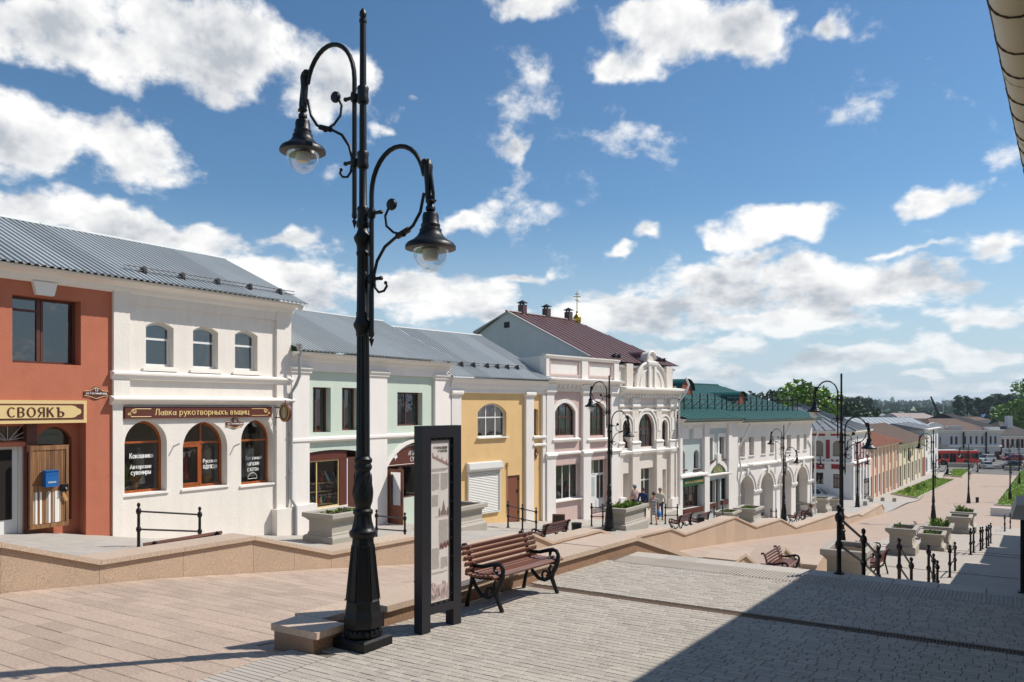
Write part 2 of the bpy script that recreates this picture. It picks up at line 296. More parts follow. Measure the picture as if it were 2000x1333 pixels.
# ---------------------------------------------------------------- mesh building
class MB:
    def __init__(s, mtx=None): s.v = []; s.f = []; s.sm = []; s.M = mtx
    def add(s, vs, fs, smooth=False):
        o = len(s.v)
        if s.M is not None: vs = [s.M @ Vector(p) for p in vs]
        s.v += [tuple(p) for p in vs]; s.f += [tuple(i+o for i in f) for f in fs]; s.sm += [smooth]*len(fs)
        return s
    def box(s, x0, x1, y0, y1, z0, z1):
        if x0 > x1: x0, x1 = x1, x0
        if y0 > y1: y0, y1 = y1, y0
        if z0 > z1: z0, z1 = z1, z0
        return s.add([(x0, y0, z0), (x1, y0, z0), (x1, y1, z0), (x0, y1, z0), (x0, y0, z1), (x1, y0, z1), (x1, y1, z1), (x0, y1, z1)],
                     [(0, 3, 2, 1), (4, 5, 6, 7), (0, 1, 5, 4), (1, 2, 6, 5), (2, 3, 7, 6), (3, 0, 4, 7)])
    def frustum(s, x0, x1, y0, y1, z0, z1, i):      # box whose top is inset by i
        return s.add([(x0, y0, z0), (x1, y0, z0), (x1, y1, z0), (x0, y1, z0), (x0+i, y0+i, z1), (x1-i, y0+i, z1), (x1-i, y1-i, z1), (x0+i, y1-i, z1)],
                     [(0, 3, 2, 1), (4, 5, 6, 7), (0, 1, 5, 4), (1, 2, 6, 5), (2, 3, 7, 6), (3, 0, 4, 7)])
    def prism(s, poly, a, b, plane='xz', smooth=False):
        def P(u, v, w): return {'xz': (u, w, v), 'xy': (u, v, w), 'yz': (w, u, v)}[plane]
        n = len(poly)
        area = sum(poly[i][0]*poly[(i+1) % n][1]-poly[(i+1) % n][0]*poly[i][1] for i in range(n))
        if area < 0: poly = poly[::-1]
        vs = [P(u, v, a) for u, v in poly]+[P(u, v, b) for u, v in poly]
        fs = [tuple(range(n)), tuple(range(2*n-1, n-1, -1))]+[(i, i+n, (i+1) % n+n, (i+1) % n) for i in range(n)]
        if (plane == 'xy') == (b > a): fs = [f[::-1] for f in fs]
        if plane == 'yz': fs = [f[::-1] for f in fs]
        return s.add(vs, fs, smooth)
    def lathe(s, prof, n=16, c=(0, 0, 0), flute=0, axis='z', cap=True, rot=0):
        vs = []; fs = []
        for j, pr in enumerate(prof):
            r, z = pr[0], pr[1]; fl = pr[2] if len(pr) > 2 else 0
            for i in range(n):
                a = 2*pi*i/n+rot; rr = r*(1-fl*(i % 2)) if fl else r
                p = (rr*cos(a), rr*sin(a), z)
                if axis == 'x': p = (p[2], p[0], p[1])
                elif axis == 'y': p = (p[1], p[2], p[0])
                vs.append((p[0]+c[0], p[1]+c[1], p[2]+c[2]))
        for j in range(len(prof)-1):
            for i in range(n):
                k = (i+1) % n; fs.append((j*n+i, j*n+k, (j+1)*n+k, (j+1)*n+i))
        if cap:
            fs.append(tuple(range(n-1, -1, -1))); fs.append(tuple((len(prof)-1)*n+i for i in range(n)))
        return s.add(vs, fs, True)
    def tube(s, pts, r, n=8, cap=True, closed=False):
        pts = [Vector(p) for p in pts]; m = len(pts); vs = []; fs = []; up = None
        for i, p in enumerate(pts):
            if closed: t = pts[(i+1) % m]-pts[i-1]
            else: t = pts[min(i+1, m-1)]-pts[max(i-1, 0)]
            t.normalize()
            if up is None:
                up = Vector((0, 0, 1)) if abs(t.z) < .9 else Vector((1, 0, 0))
            a = t.cross(up)
            if a.length < 1e-6: a = t.cross(Vector((0, 1, 0)))
            a.normalize(); b = a.cross(t); b.normalize(); up = b
            rr = r[i] if isinstance(r, (list, tuple)) else r
            for k in range(n):
                g = 2*pi*k/n; vs.append(p+a*(rr*cos(g))+b*(rr*sin(g)))
        for i in range(m if closed else m-1):
            for k in range(n):
                q = (k+1) % n; i2 = (i+1) % m; fs.append((i*n+k, i2*n+k, i2*n+q, i*n+q))
        if cap and not closed:
            fs.append(tuple(range(n))); fs.append(tuple((m-1)*n+k for k in range(n-1, -1, -1)))
        return s.add(vs, fs, True)
    def ball(s, c, r, n=10, sz=1.0):
        m = n//2; prof = [(max(r*sin(pi*j/m), 1e-4), -r*cos(pi*j/m)*sz) for j in range(m+1)]
        return s.lathe(prof, n, c, cap=False)
    def strip(s, pts, cross, smooth=False):          # sweep a closed 2D section (d across, z) along a plan polyline with heights
        pass
    def build(s, name, m, parent=None, mesh=None, loc=None):
        me = D.meshes.new(name); me.from_pydata(s.v, [], s.f)
        if any(s.sm):
            me.polygons.foreach_set('use_smooth', s.sm); me.update()
            me.set_sharp_from_angle(angle=radians(38))
        if m is not None: me.materials.append(M[m] if isinstance(m, str) else m)
        me.update()
        o = D.objects.new(name, me); COL.objects.link(o)
        if parent is not None: o.parent = parent
        if loc is not None: o.location = loc
        return o
def tag(o, label=None, cat=None, group=None, kind=None):
    if label: o['label'] = label
    if cat: o['category'] = cat
    if group: o['group'] = group
    if kind: o['kind'] = kind
    return o
def empty(name, loc, rz=0.0, label=None, cat=None, group=None):
    o = D.objects.new(name, None); COL.objects.link(o); o.location = loc; o.rotation_euler = (0, 0, rz); o.empty_display_size = .3
    return tag(o, label, cat, group)
KIDS = {}
def copy_tree(o, loc, rz=0.0, label=None, group=None, scale=None):
    kids = {}
    for c in D.objects:
        if c.parent: kids.setdefault(c.parent.name, []).append(c)
    r = o.copy(); COL.objects.link(r); r.location = loc; r.rotation_euler = (0, 0, rz)
    if scale: r.scale = (scale, scale, scale) if not isinstance(scale, tuple) else scale
    if label: r['label'] = label
    if group: r['group'] = group
    def rec(src, dst):
        for ch in kids.get(src.name, []):
            c = ch.copy(); COL.objects.link(c); c.parent = dst; rec(ch, c)
    rec(o, r)
    return r
def piece(name, mesh, parent, loc, rz=0.0, scale=(1, 1, 1), rx=0.0, ry=0.0):
    o = D.objects.new(name, mesh); COL.objects.link(o); o.parent = parent; o.location = loc; o.rotation_euler = (rx, ry, rz); o.scale = scale
    return o
def lerp_table(T, y):
    if y <= T[0][0]: return T[0][1]
    for (a, za), (b, zb) in zip(T, T[1:]):
        if y <= b: return za+(zb-za)*(y-a)/(b-a)
    return T[-1][1]
# ---------------------------------------------------------------- the lie of the land
ZS = [(-20, 0), (5.6, 0), (8, -.22), (12.2, -.74), (17.7, -1.45), (22, -2.08), (29, -2.95), (38, -3.75), (57, -5.6), (66, -6.05), (84, -7.2), (95, -7.75), (106, -8.6), (125, -8.85), (400, -9.0)]
ZW = [(-20, .2), (5, -.25), (11.6, -.7), (13.3, -1.12), (19.7, -1.85), (24.5, -2.05), (29, -2.65), (38, -3.4), (57, -5.6), (66, -6.2), (84, -7.2), (95, -7.7), (106, -8.6), (125, -8.85), (400, -9.0)]
ZR = [(26, -2.9), (30, -2.97), (36.6, -3.3), (44, -4.15), (55, -5.0), (62, -5.65), (66, -6.0), (84, -7.2), (95, -7.75), (106, -8.6), (125, -8.85), (400, -9.0)]
zs = lambda y: lerp_table(ZS, y)
zw = lambda y: lerp_table(ZW, y)
zr = lambda y: lerp_table(ZR, y)
XW = lambda y: -12.0+(y-5)*2.5/70            # street face of the zigzag wall
def XN(y): return -6.4+(y-6)*.65/7.3 if y <= 13.3 else -5.75+(y-13.3)*.012
def hexa(mb, a):   # eight corners: bottom 4 then top 4, both anticlockwise
    mb.add(a, [(0, 3, 2, 1), (4, 5, 6, 7), (0, 1, 5, 4), (1, 2, 6, 5), (2, 3, 7, 6), (3, 0, 4, 7)])
def sheet(name, xl, xr, zf, ys, m, dz=0.0, nx=2, kind='structure'):
    mb = MB(); vs = []; fs = []
    for y in ys:
        for i in range(nx):
            t = i/(nx-1); x = xl(y)+(xr(y)-xl(y))*t; vs.append((x, y, zf(y)+dz))
    for j in range(len(ys)-1):
        for i in range(nx-1):
            a = j*nx+i; fs.append((a, a+1, a+nx+1, a+nx))
    mb.add(vs, fs); o = mb.build(name, m); return tag(o, kind=kind)
def yr(a, b, st):
    n = max(1, int(round((b-a)/st))); return [a+(b-a)*i/n for i in range(n+1)]

def make_ground():
    mb = MB(); R = 9000; n = 48
    ringr = [0, 60, 160, 320, 700, 1500, 3500, R]; zz = [-10.5, -10.5, -9.6, -9.4, -9.6, -8, -6, -4]
    vs = [(0, 100, zz[0])]; fs = []
    for r, z in zip(ringr[1:], zz[1:]):
        for i in range(n): vs.append((r*cos(2*pi*i/n), 100+r*sin(2*pi*i/n), z))
    for i in range(n): fs.append((0, 1+i, 1+(i+1) % n))
    for k in range(len(ringr)-2):
        for i in range(n):
            a = 1+k*n+i; b = 1+k*n+(i+1) % n; fs.append((a, a+n, b+n, b))
    mb.add(vs, fs); tag(mb.build('ground', 'field'), kind='structure')
make_ground()

# the sloping street between the walls, the plaza at its foot, the pavements
street = sheet('street_paving', lambda y: XW(y)-.3 if y < 74 else -9.6, lambda y: -6.56 if y < 6 else XN(y)-.3 if y < 68 else 3.0, zs, yr(-3, 75, 1.5)+yr(76, 168, 4), 'slabfar', -.014)
walk = sheet('left_pavement', lambda y: -21.6 if y < 27 else -23, lambda y: XW(y)-.3 if y < 74 else -9.7, zw, yr(-4, 75, 1.5)+yr(76, 170, 4), 'walkfar', -.005)
terr = sheet('lower_terrace', lambda y: XN(y)-.31, lambda y: 4.5, zr, yr(26, 68, 1.5), 'greyfar', 0)
plat = sheet('upper_terrace', lambda y: -6.02 if y < 6 else XN(y)-.3, lambda y: 2.5, lambda y: 0.0, [-3, 0, 3, 5.99, 6.01, 8, 10, 13.28], 'joint', -.012)

UNIT = None
def unit_mesh(name, m, bev=.0):
    mb = MB(); mb.add([(-.5, -.5, -1), (.5, -.5, -1), (.5, .5, -1), (-.5, .5, -1), (-.5, -.5, -.12), (.5, -.5, -.12), (.5, .5, -.12), (-.5, .5, -.12), (-.485, -.47, 0), (.485, -.47, 0), (.485, .47, 0), (-.485, .47, 0)],
                      [(0, 1, 5, 4), (1, 2, 6, 5), (2, 3, 7, 6), (3, 0, 4, 7), (4, 5, 9, 8), (5, 6, 10, 9), (6, 7, 11, 10), (7, 4, 8, 11), (8, 9, 10, 11)])
    me = D.meshes.new(name); me.from_pydata(mb.v, [], mb.f); me.materials.append(M[m]); return me
def pave(parent, cells, pname, m, zf, thick, restname, limit=290):
    """the pieces that show largest become objects of their own, the rest one joined part"""
    me = unit_mesh(pname, m); seen = []; rest = []
    for (cx, cy, w, l) in cells:
        z = zf(cy); d = depth((cx, cy))
        if d < .5: continue
        px, py = px_of((cx, cy, z)); vis = -25 < px < 2025 and py < 1350
        if not vis: 
            if d < 14 and -300 < px < 2300: rest.append((cx, cy, w, l))
            continue
        sc = (HC-z)/d**3*w*l
        seen.append((sc, cx, cy, w, l))
    seen.sort(reverse=True)
    rest += [q[1:] for q in seen[limit:]]
    for _, cx, cy, w, l in seen[:limit]:
        sl = (zf(cy+.05)-zf(cy-.05))/.1
        piece(pname, me, parent, (cx, cy, zf(cy)+random.uniform(-.0018, .0018)), random.uniform(-.004, .004), (w, l, thick), rx=atan2(sl, 1)+random.uniform(-.004, .004), ry=random.uniform(-.004, .004))
    mb = MB()
    for cx, cy, w, l in rest:
        dz = random.uniform(-.0018, .0018)
        vs = []
        for q, e in ((-thick, 0), (-.12*thick, 0), (0, .012)):
            for sx, sy in ((-1, -1), (1, -1), (1, 1), (-1, 1)):
                y = cy+sy*(l/2-e*.4); vs.append((cx+sx*(w/2-e*.5), y, zf(y)+q+dz))
        mb.add(vs, [(0, 1, 5, 4), (1, 2, 6, 5), (2, 3, 7, 6), (3, 0, 4, 7), (4, 5, 9, 8), (5, 6, 10, 9), (6, 7, 11, 10), (7, 4, 8, 11), (8, 9, 10, 11)])
    if rest: tag(mb.build(restname, m, parent), kind='stuff')
# big pink slabs of the sloping street
cells = []; y = 1.0; row = 0; RW = .235
while y < 34:
    xr_ = (-6.575 if y < 5.9 else XN(y)-.64); xl_ = XW(y)+.02
    x = xl_-random.uniform(0, .6)
    while x < xr_:
        w = random.choice((.4, .6, .6, .6, .8)); a, b = max(x, xl_), min(x+w, xr_)
        if b-a > .06: cells.append(((a+b)/2, y+RW/2, b-a-random.choice((.002,.003,.007)), RW-random.choice((.0015, .002, .0025, .003, .005))))
        x += w
    y += RW; row += 1
pave(street, cells, 'slab', 'slab', zs, .03, 'smaller_slabs')
# small grey pavers of the upper terrace, either side of the drain
cells = []; y = 2.4
while y < 12.25:
    h = .1
    if not (9.84 < y < 10.08):
        xl_ = -6.02 if y < 5.95 else XN(y); xl_ = max(xl_, -6.02) if y < 6 else xl_
        x = xl_; 
        while x < .75:
            w = random.choice((.1, .14, .2, .2)); b = min(x+w, .8)
            cells.append(((x+b)/2, y+h/2, b-x-.005, h-random.choice((.003, .004, .006)))); x += w
    y += h if abs(y-9.84) > .05 else .2
pave(plat, cells, 'paver', 'brick', lambda y: 0.0, .04, 'smaller_pavers')
# light edge slabs before the steps and the tactile strip
me = unit_mesh('edge_slab', 'stone'); x = -5.72
while x < 2.0:
    piece('edge_slab', me, plat, (x+.3, 13.08, .002), 0, (.594, .46, .1)); x += .6
def tactile_mesh():
    mb = MB(); mb.box(-.149, .149, -.149, .149, -.03, 0)
    for i in range(6):
        for j in range(6):
            cx, cy = -.125+i*.05, -.125+j*.05
            mb.add([(cx-.014, cy-.019, .0), (cx+.014, cy-.019, .0), (cx+.014, cy+.019, .0), (cx-.014, cy+.019, .0), (cx-.009, cy-.013, .012), (cx+.009, cy-.013, .012), (cx+.009, cy+.013, .012), (cx-.009, cy+.013, .012)],
                   [(4, 5, 6, 7), (0, 1, 5, 4), (1, 2, 6, 5), (2, 3, 7, 6), (3, 0, 4, 7)])
    me = D.meshes.new('tactile_tile'); me.from_pydata(mb.v, [], mb.f); me.materials.append(M['stone']); return me
me = tactile_mesh(); x = -5.7
while x < 1.2:
    for r in (0, 1): piece('tactile_tile', me, plat, (x+.15, 12.40+r*.3, .003))
    x += .3
# grooved slabs along the join of street and terrace
mb = MB(); mb.box(-.262, .262, -.045, .045, -.03, 0); gm = D.meshes.new('grooved_slab'); gm.from_pydata(mb.v, [], mb.f); gm.materials.append(M['stone'])
y = 3.2
while y < 5.95:
    piece('grooved_slab', gm, plat, (-6.29, y, .002), 0, (1, .66, 1)); y += .07
mb = MB(); mb.box(-6.56, -6.02, 2.5, 6.0, -.05, -.02); tag(mb.build('joint_bed', 'joint', plat))

# slot drains
M['grate'] = mat('rusty_cast_grate', lin('#6E5B4B'), .7, .2, 8, metal=.3)
M['darkpit'] = mat('drain_pit', lin('#1B1713'), .9, .1, 5)
def drain(x0, x1, y, z, w, label, fine=True):
    e = empty('drain_grate', ((x0+x1)/2, y, z), 0, label, 'drain grate', 'slot drains across the paving')
    hl = (x1-x0)/2
    mb = MB(); mb.box(-hl, hl, -w/2, w/2, -.08, -.06); mb.build('pit', 'darkpit', e)
    mb = MB(); mb.box(-hl, hl, -w/2, -w/2+.016, -.06, .003); mb.box(-hl, hl, w/2-.016, w/2, -.06, .003); mb.build('frame', 'grate', e)
    mb = MB(); x = -hl
    while x < hl: mb.box(x, x+(.014 if fine else .02), -w/2+.016, w/2-.016, -.03, .001); x += .034 if fine else .06
    tag(mb.build('bars', 'grate', e), kind='stuff')
    return e
drain(-5.93, 1.2, 9.96, 0, .17, 'long rusty slot drain crossing the grey pavers beside the near bench')
drain(-5.2, 2.6, 30.7, zr(30.7)+.002, .16, 'slot drain crossing the lower terrace, the nearest below the top steps', False)
drain(-5.0, 2.6, 37.2, zr(37.2)+.002, .2, 'slot drain crossing the lower terrace beside the pair of planters', False)
drain(-5.0, 2.6, 39.4, zr(39.4)+.002, .2, 'slot drain crossing the terrace just beyond the pair of planters', False)
drain(-4.0, 2.6, 56, zr(56)+.002, .2, 'slot drain farthest down the terrace towards the plaza', False)

# the flights of steps on the right
st = empty('terrace_steps', (-1.5, 13.3, 0)); tag(st, kind='structure')
def flight(y0, y1, z0, z1, n, land):
    rise = (z0-z1)/n; tr = (y1-y0)/n
    for i in range(n):
        za = z0-rise*(i+1); mb = MB(); ya = y0+tr*i
        mb.box(XN(ya)-.3+1.5, 4.5, ya-13.3, ya+tr-13.3-.004, za-.4, za); mb.build('step', 'stone', st)
    mb = MB(); mb.box(XN(y1)-.3+1.5, 4.5, y1-13.3, land-13.3, z1-.4, z1-.002); mb.build('landing', 'greyfar', st)
flight(13.32, 17.4, 0, -1.26, 8, 18.7)
flight(18.7, 20.7, -1.26, -2.0, 5, 23.3)
flight(23.3, 25.9, -2.0, -2.9, 6, 26.0)

# ---------------------------------------------------------------- granite walls with sloping copings
def granite_wall(name, X, tops, base, thick, label, side=1, seg=1.25, capt=.075, over=.05, capm='granitecap', facem='granite'):
    y0, z0 = tops[0]
    root = empty(name, (X(y0), y0, base(y0)), 0, label, 'stone wall')
    ox, oy, oz = root.location
    for (ya, za), (yb, zb) in zip(tops, tops[1:]):
        n = max(1, int(round((yb-ya)/seg)))
        for i in range(n):
            p, q = ya+(yb-ya)*i/n, ya+(yb-ya)*(i+1)/n; zp, zq = za+(zb-za)*i/n, za+(zb-za)*(i+1)/n
            g = .003
            if zp-base(p) < capt+.02 and zq-base(q) < capt+.02: continue
            for kind in (0, 1):
                ins = 0 if kind == 0 else -over
                A = []
                for (yy, zt) in ((p+g, zp), (q-g, zq)):
                    xr_, xl_ = X(yy)-ins, X(yy)-thick+ins
                    zb_ = base(yy)-.25 if kind == 0 else zt-capt; zt_ = zt-capt if kind == 0 else zt
                    A.append(((xl_, yy, zb_), (xr_, yy, zb_), (xl_, yy, zt_), (xr_, yy, zt_)))
                a, b = A
                pts = [a[0], a[1], b[1], b[0], a[2], a[3], b[3], b[2]]
                mb = MB(Matrix.Translation((-ox, -oy, -oz))); hexa(mb, pts)
                mb.build('facing_slab' if kind == 0 else 'coping_stone', facem if kind == 0 else capm, root)
    return root
def on_wall(px, py, X):
    a, b = ray(px); y = 10.0
    for _ in range(30):
        x = X(y); y = x/a*b
    d = y/b; return y, zat(py, d)
tp = [(0, 1059), (194, 1094), (495, 1047), (647, 1077), (812, 1047), (885, 1076), (1043, 1043), (1077, 1058), (1171, 1034), (1218, 1052), (1310, 1031), (1337, 1042), (1435, 1009), (1476, 1028), (1524, 1013), (1554, 1029), (1640, 1000), (1655, 1009), (1676, 1003), (1683, 1006), (1722, 984), (1727, 994)]
tops = [on_wall(a, b, XW) for a, b in tp]
tops = [(1.5, tops[0][1]+.28)]+tops
ZIG = granite_wall('zigzag_wall', XW, tops, zs, .55, 'long zigzag granite wall between the sloping street and the shop pavement')
NEAR = granite_wall('low_granite_wall', lambda y: -6.24, [(5.98, .225), (6.42, .225)], lambda y: 0, .6, 'low granite wall beside the lamp, its tan coping running up behind the bench', facem='granitedark')
# behind the lamp the wall is set back, then carries on beside the bench and down the steps
for (ya, yb, o_, t_, z_) in ((6.42, 7.2, .25, .34, .225), (7.2, 8.4, .04, .6, .235), (8.4, 9.6, .0, .64, .245), (9.6, 10.8, .0, .64, .255), (10.8, 12.0, .0, .64, .262), (12.0, 13.3, .0, .64, .27)):
    ox, oy, oz = NEAR.location
    for kind in (0, 1):
        A = []
        for yy in (ya+.003, yb-.003):
            e = .045 if kind else 0; xr_, xl_ = XN(yy)-o_+e, XN(yy)-o_-t_-e; zb_, zt_ = ((zs(yy)-.2), z_-.075) if kind == 0 else (z_-.075, z_)
            A.append(((xl_, yy, zb_), (xr_, yy, zb_), (xl_, yy, zt_), (xr_, yy, zt_)))
        a, b = A; mb = MB(Matrix.Translation((-ox, -oy, -oz))); hexa(mb, [a[0], a[1], b[1], b[0], a[2], a[3], b[3], b[2]])
        mb.build('facing_slab' if kind == 0 else 'coping_stone', 'granitedark' if kind == 0 else 'granitecap', NEAR)
for (ya, za), (yb, zb) in zip([(13.3, .27), (16.1, -.52), (17.8, -1.0)], [(16.1, -.52), (17.8, -1.0), (18.4, -1.02)]):
    n = 2
    for i in range(n):
        p, q = ya+(yb-ya)*i/n, ya+(yb-ya)*(i+1)/n; zp, zq = za+(zb-za)*i/n, za+(zb-za)*(i+1)/n
        for kind in (0, 1):
            A = []
            for yy, zt in ((p+.003, zp), (q-.003, zq)):
                e = .045 if kind else 0; xr_, xl_ = XN(yy)+e, XN(yy)-.64-e; zb_, zt_ = ((zs(yy)-.6), zt-.075) if kind == 0 else (zt-.075, zt)
                A.append(((xl_, yy, zb_), (xr_, yy, zb_), (xl_, yy, zt_), (xr_, yy, zt_)))
            a, b = A; ox, oy, oz = NEAR.location; mb = MB(Matrix.Translation((-ox, -oy, -oz))); hexa(mb, [a[0], a[1], b[1], b[0], a[2], a[3], b[3], b[2]])
            mb.build('facing_slab' if kind == 0 else 'coping_stone', 'granitedark' if kind == 0 else 'granitecap', NEAR)
zlow = lambda y: zs(y)-.3
granite_wall('low_granite_wall', lambda y: -5.55, [(18.6, -1.0), (19.4, -.96), (21.0, -1.62)], zlow, .7, 'short granite wall with a peaked coping just below the top steps')
granite_wall('low_granite_wall', lambda y: -5.5, [(21.6, -1.75), (23.2, -1.38), (25.2, -2.15)], zlow, .7, 'short granite wall with peaked coping behind the single low bench')
granite_wall('low_granite_wall', lambda y: -5.3, [(26.4, -2.4), (28.5, -2.12), (30.5, -2.75), (33.5, -2.65), (35.5, -3.05)], zlow, .7, 'granite wall with peaked coping behind the pair of back-to-back benches')
# ---------------------------------------------------------------- lettering drawn with a broad pen
def _arc(cx, cy, rx, ry, a0, a1, n=10): return [(cx+rx*cos(radians(a0+(a1-a0)*i/n)), cy+ry*sin(radians(a0+(a1-a0)*i/n))) for i in range(n+1)]
_bt = lambda x, r=.24: [(x, 1), (x+.28, 1)]+_arc(x+.28, 1-r, .26, r, 90, -90, 7)+[(x, 1-2*r)]
_bb = lambda x, t=.54: [(x, t), (x+.28, t)]+_arc(x+.28, t/2, .28, t/2, 90, -90, 7)+[(x, 0)]
GL = {'А': (.76, [[(0, 0), (.38, 1), (.76, 0)], [(.14, .33), (.62, .33)]]), 'В': (.58, [[(0, 0), (0, 1)], _bt(0), _bb(0, .52)]), 'С': (.68, [_arc(.38, .5, .38, .5, 48, 312, 14)]), 'О': (.78, [_arc(.39, .5, .39, .5, 90, 450, 20)]),
 'Я': (.6, [[(.58, 0), (.58, 1)], [(.58, 1), (.28, 1)]+_arc(.28, .74, .27, .26, 90, 270, 8)+[(.58, .48)], [(.32, .48), (.0, 0)]]), 'К': (.62, [[(0, 0), (0, 1)], [(.58, 1), (.02, .48)], [(.2, .62), (.62, 0)]]),
 'Ъ': (.76, [[(0, 1), (.2, 1), (.2, 0)], _bb(.2)]), 'Ь': (.56, [[(0, 0), (0, 1)], _bb(0)]), 'Ы': (.82, [[(0, 0), (0, 1)], _bb(0), [(.8, 0), (.8, 1)]]), 'Ѣ': (.74, [[(.2, 0), (.2, 1.08)], [(0, .8), (.5, .8)], _bb(.2)]),
 'Л': (.68, [[(0, .02), (.12, .08), (.24, 1), (.66, 1), (.66, 0)]]), 'Р': (.56, [[(0, 0), (0, 1)], _bt(0, .27)]), 'У': (.66, [[(0, 1), (.35, .38)], [(.66, 1), (.27, .08), (.04, 0)]]), 'Т': (.66, [[(.33, 0), (.33, 1)], [(0, 1), (.66, 1)]]),
 'Г': (.52, [[(0, 0), (0, 1), (.52, 1)]]), 'П': (.66, [[(0, 0), (0, 1), (.66, 1), (.66, 0)]]), 'Е': (.54, [[(.54, 1), (0, 1), (0, 0), (.54, 0)], [(0, .52), (.44, .52)]]), 'И': (.68, [[(0, 1), (0, 0)], [(0, .04), (.68, .96)], [(.68, 1), (.68, 0)]]), 'Н': (.66, [[(0, 0), (0, 1)], [(.66, 0), (.66, 1)], [(0, .52), (.66, .52)]]),
 'М': (.84, [[(0, 0), (.04, 1), (.42, .25), (.8, 1), (.84, 0)]]), 'Ц': (.74, [[(0, 1), (0, 0), (.74, 0), (.74, -.2)], [(.62, 1), (.62, 0)]]), 'І': (.06, [[(.03, 0), (.03, 1)]]), 'З': (.56, [_arc(.24, .75, .27, .25, 140, -90, 9), _arc(.24, .26, .3, .26, 90, -140, 9)]), 'Ф': (.8, [[(.4, -.04), (.4, 1.04)], _arc(.4, .52, .4, .3, 0, 360, 18)]),
 'Х': (.68, [[(0, 0), (.68, 1)], [(0, 1), (.68, 0)]]), 'Ш': (.9, [[(0, 1), (0, 0), (.9, 0), (.9, 1)], [(.45, 0), (.45, 1)]]), 'Щ': (.98, [[(0, 1), (0, 0), (.98, 0), (.98, -.2)], [(.43, 0), (.43, 1)], [(.86, 0), (.86, 1)]]), 'Д': (.82, [[(0, -.2), (0, 0), (.82, 0), (.82, -.2)], [(.1, 0), (.26, 1), (.7, 1), (.7, 0)]]), 'Ж': (.96, [[(.48, 0), (.48, 1)], [(0, 1), (.48, .5), (0, 0)], [(.96, 1), (.48, .5), (.96, 0)]]),
 'Й': (.68, [[(0, 1), (0, 0)], [(0, .04), (.68, .96)], [(.68, 1), (.68, 0)], [(.18, 1.25), (.34, 1.15), (.5, 1.25)]]), '&': (.8, [[(.8, 0), (.2, .72)]+_arc(.36, .82, .18, .18, 210, -30, 8)+[(.1, .4)]+_arc(.3, .24, .3, .24, 150, 350, 8)+[(.74, .5)]]), '.': (.1, [[(.05, 0), (.05, .12)]]),
 '1': (.3, [[(0, .8), (.26, 1), (.26, 0)]]), '3': (.56, [_arc(.24, .75, .27, .25, 140, -90, 9), _arc(.24, .26, .3, .26, 90, -140, 9)]), '5': (.56, [[(.5, 1), (.08, 1), (.04, .56)]+_arc(.26, .31, .28, .31, 110, -140, 10)]),
 'а': (.5, [_arc(.22, .27, .22, .27, 0, 360, 14), [(.48, .6), (.48, 0)]]), 'е': (.5, [[(.02, .32), (.5, .32)]+_arc(.25, .32, .25, .32, 0, 300, 12)]), 'р': (.5, [[(0, .66), (0, -.3)], _arc(.26, .33, .25, .32, 170, -170, 12)]), 'у': (.5, [[(0, .66), (.25, .06)], [(.5, .66), (.2, -.22), (.02, -.3)]]), 'ф': (.7, [[(.35, -.3), (.35, 1)], _arc(.35, .33, .34, .32, 0, 360, 16)])}
for c in 'вктныхъѣщицшсджймгзляопь':
    w_, st_ = GL[c.upper()]; GL[c] = (w_*.74, [[(x*.74, y*.66) for x, y in q] for q in st_])
def text(body, name, m, parent, mtx, height, width=None, extr=.004, bold=0.0, shear=0.0, spacing=1.0, pen=(.15, .1), **_):
    mb = MB(); x = 0.0; S = []
    for ch in body:
        if ch == ' ': x += .42*spacing; continue
        w, st_ = GL[ch]
        for q in st_: S.append([(px+x+shear*py, py) for px, py in q])
        x += w+.24*spacing
    xs = [p[0] for q in S for p in q]; ys = [p[1] for q in S for p in q]; x0, x1, y0, y1 = min(xs)-pen[0]/2, max(xs)+pen[0]/2, min(ys)-pen[1]/2, max(ys)+pen[1]/2
    sy = height/(y1-y0); sx = width/(x1-x0) if width else sy
    for k, q in enumerate(S):
        n = len(q); L_, R_ = [], []; closed = hypot(q[0][0]-q[-1][0], q[0][1]-q[-1][1]) < 1e-6
        for i in range(n):
            a = q[i-1] if i else (q[-2] if closed else q[0]); b = q[i+1] if i < n-1 else (q[1] if closed else q[-1]); p = q[i]
            def nv(u, v):
                d = hypot(v[0]-u[0], v[1]-u[1]) or 1; return (-(v[1]-u[1])/d, (v[0]-u[0])/d)
            n1 = nv(a, p) if a != p else nv(p, b); n2 = nv(p, b) if b != p else n1
            mx_, my_ = n1[0]+n2[0], n1[1]+n2[1]; l2 = max(.45, (mx_*mx_+my_*my_)/2); mx_, my_ = mx_/l2, my_/l2
            ex = ey = 0
            if not closed and i in (0, n-1):
                t = (b[0]-a[0], b[1]-a[1]); d = hypot(*t) or 1; sg = -1 if i == 0 else 1; ex, ey = sg*t[0]/d*pen[1]*.4, sg*t[1]/d*pen[1]*.4
            L_.append((p[0]+ex+mx_*pen[0]/2, p[1]+ey+my_*pen[1]/2)); R_.append((p[0]+ex-mx_*pen[0]/2, p[1]+ey-my_*pen[1]/2))
        z = extr+.0004*k; P = [((u-(x0+x1)/2)*sx, (v-(y0+y1)/2)*sy) for u, v in L_+R_]
        vs = [mtx @ Vector((u, v, z)) for u, v in P]+[mtx @ Vector((u, v, -.0005)) for u, v in P]
        fs = []
        for i in range(n-1): fs += [(i, n+i, n+i+1, i+1), (i, i+1, 2*n+i+1, 2*n+i), (n+i, 3*n+i, 3*n+i+1, n+i+1)]
        mb.add(vs, fs)
    o = mb.build(name, m, parent); o['kind'] = 'stuff'; return o
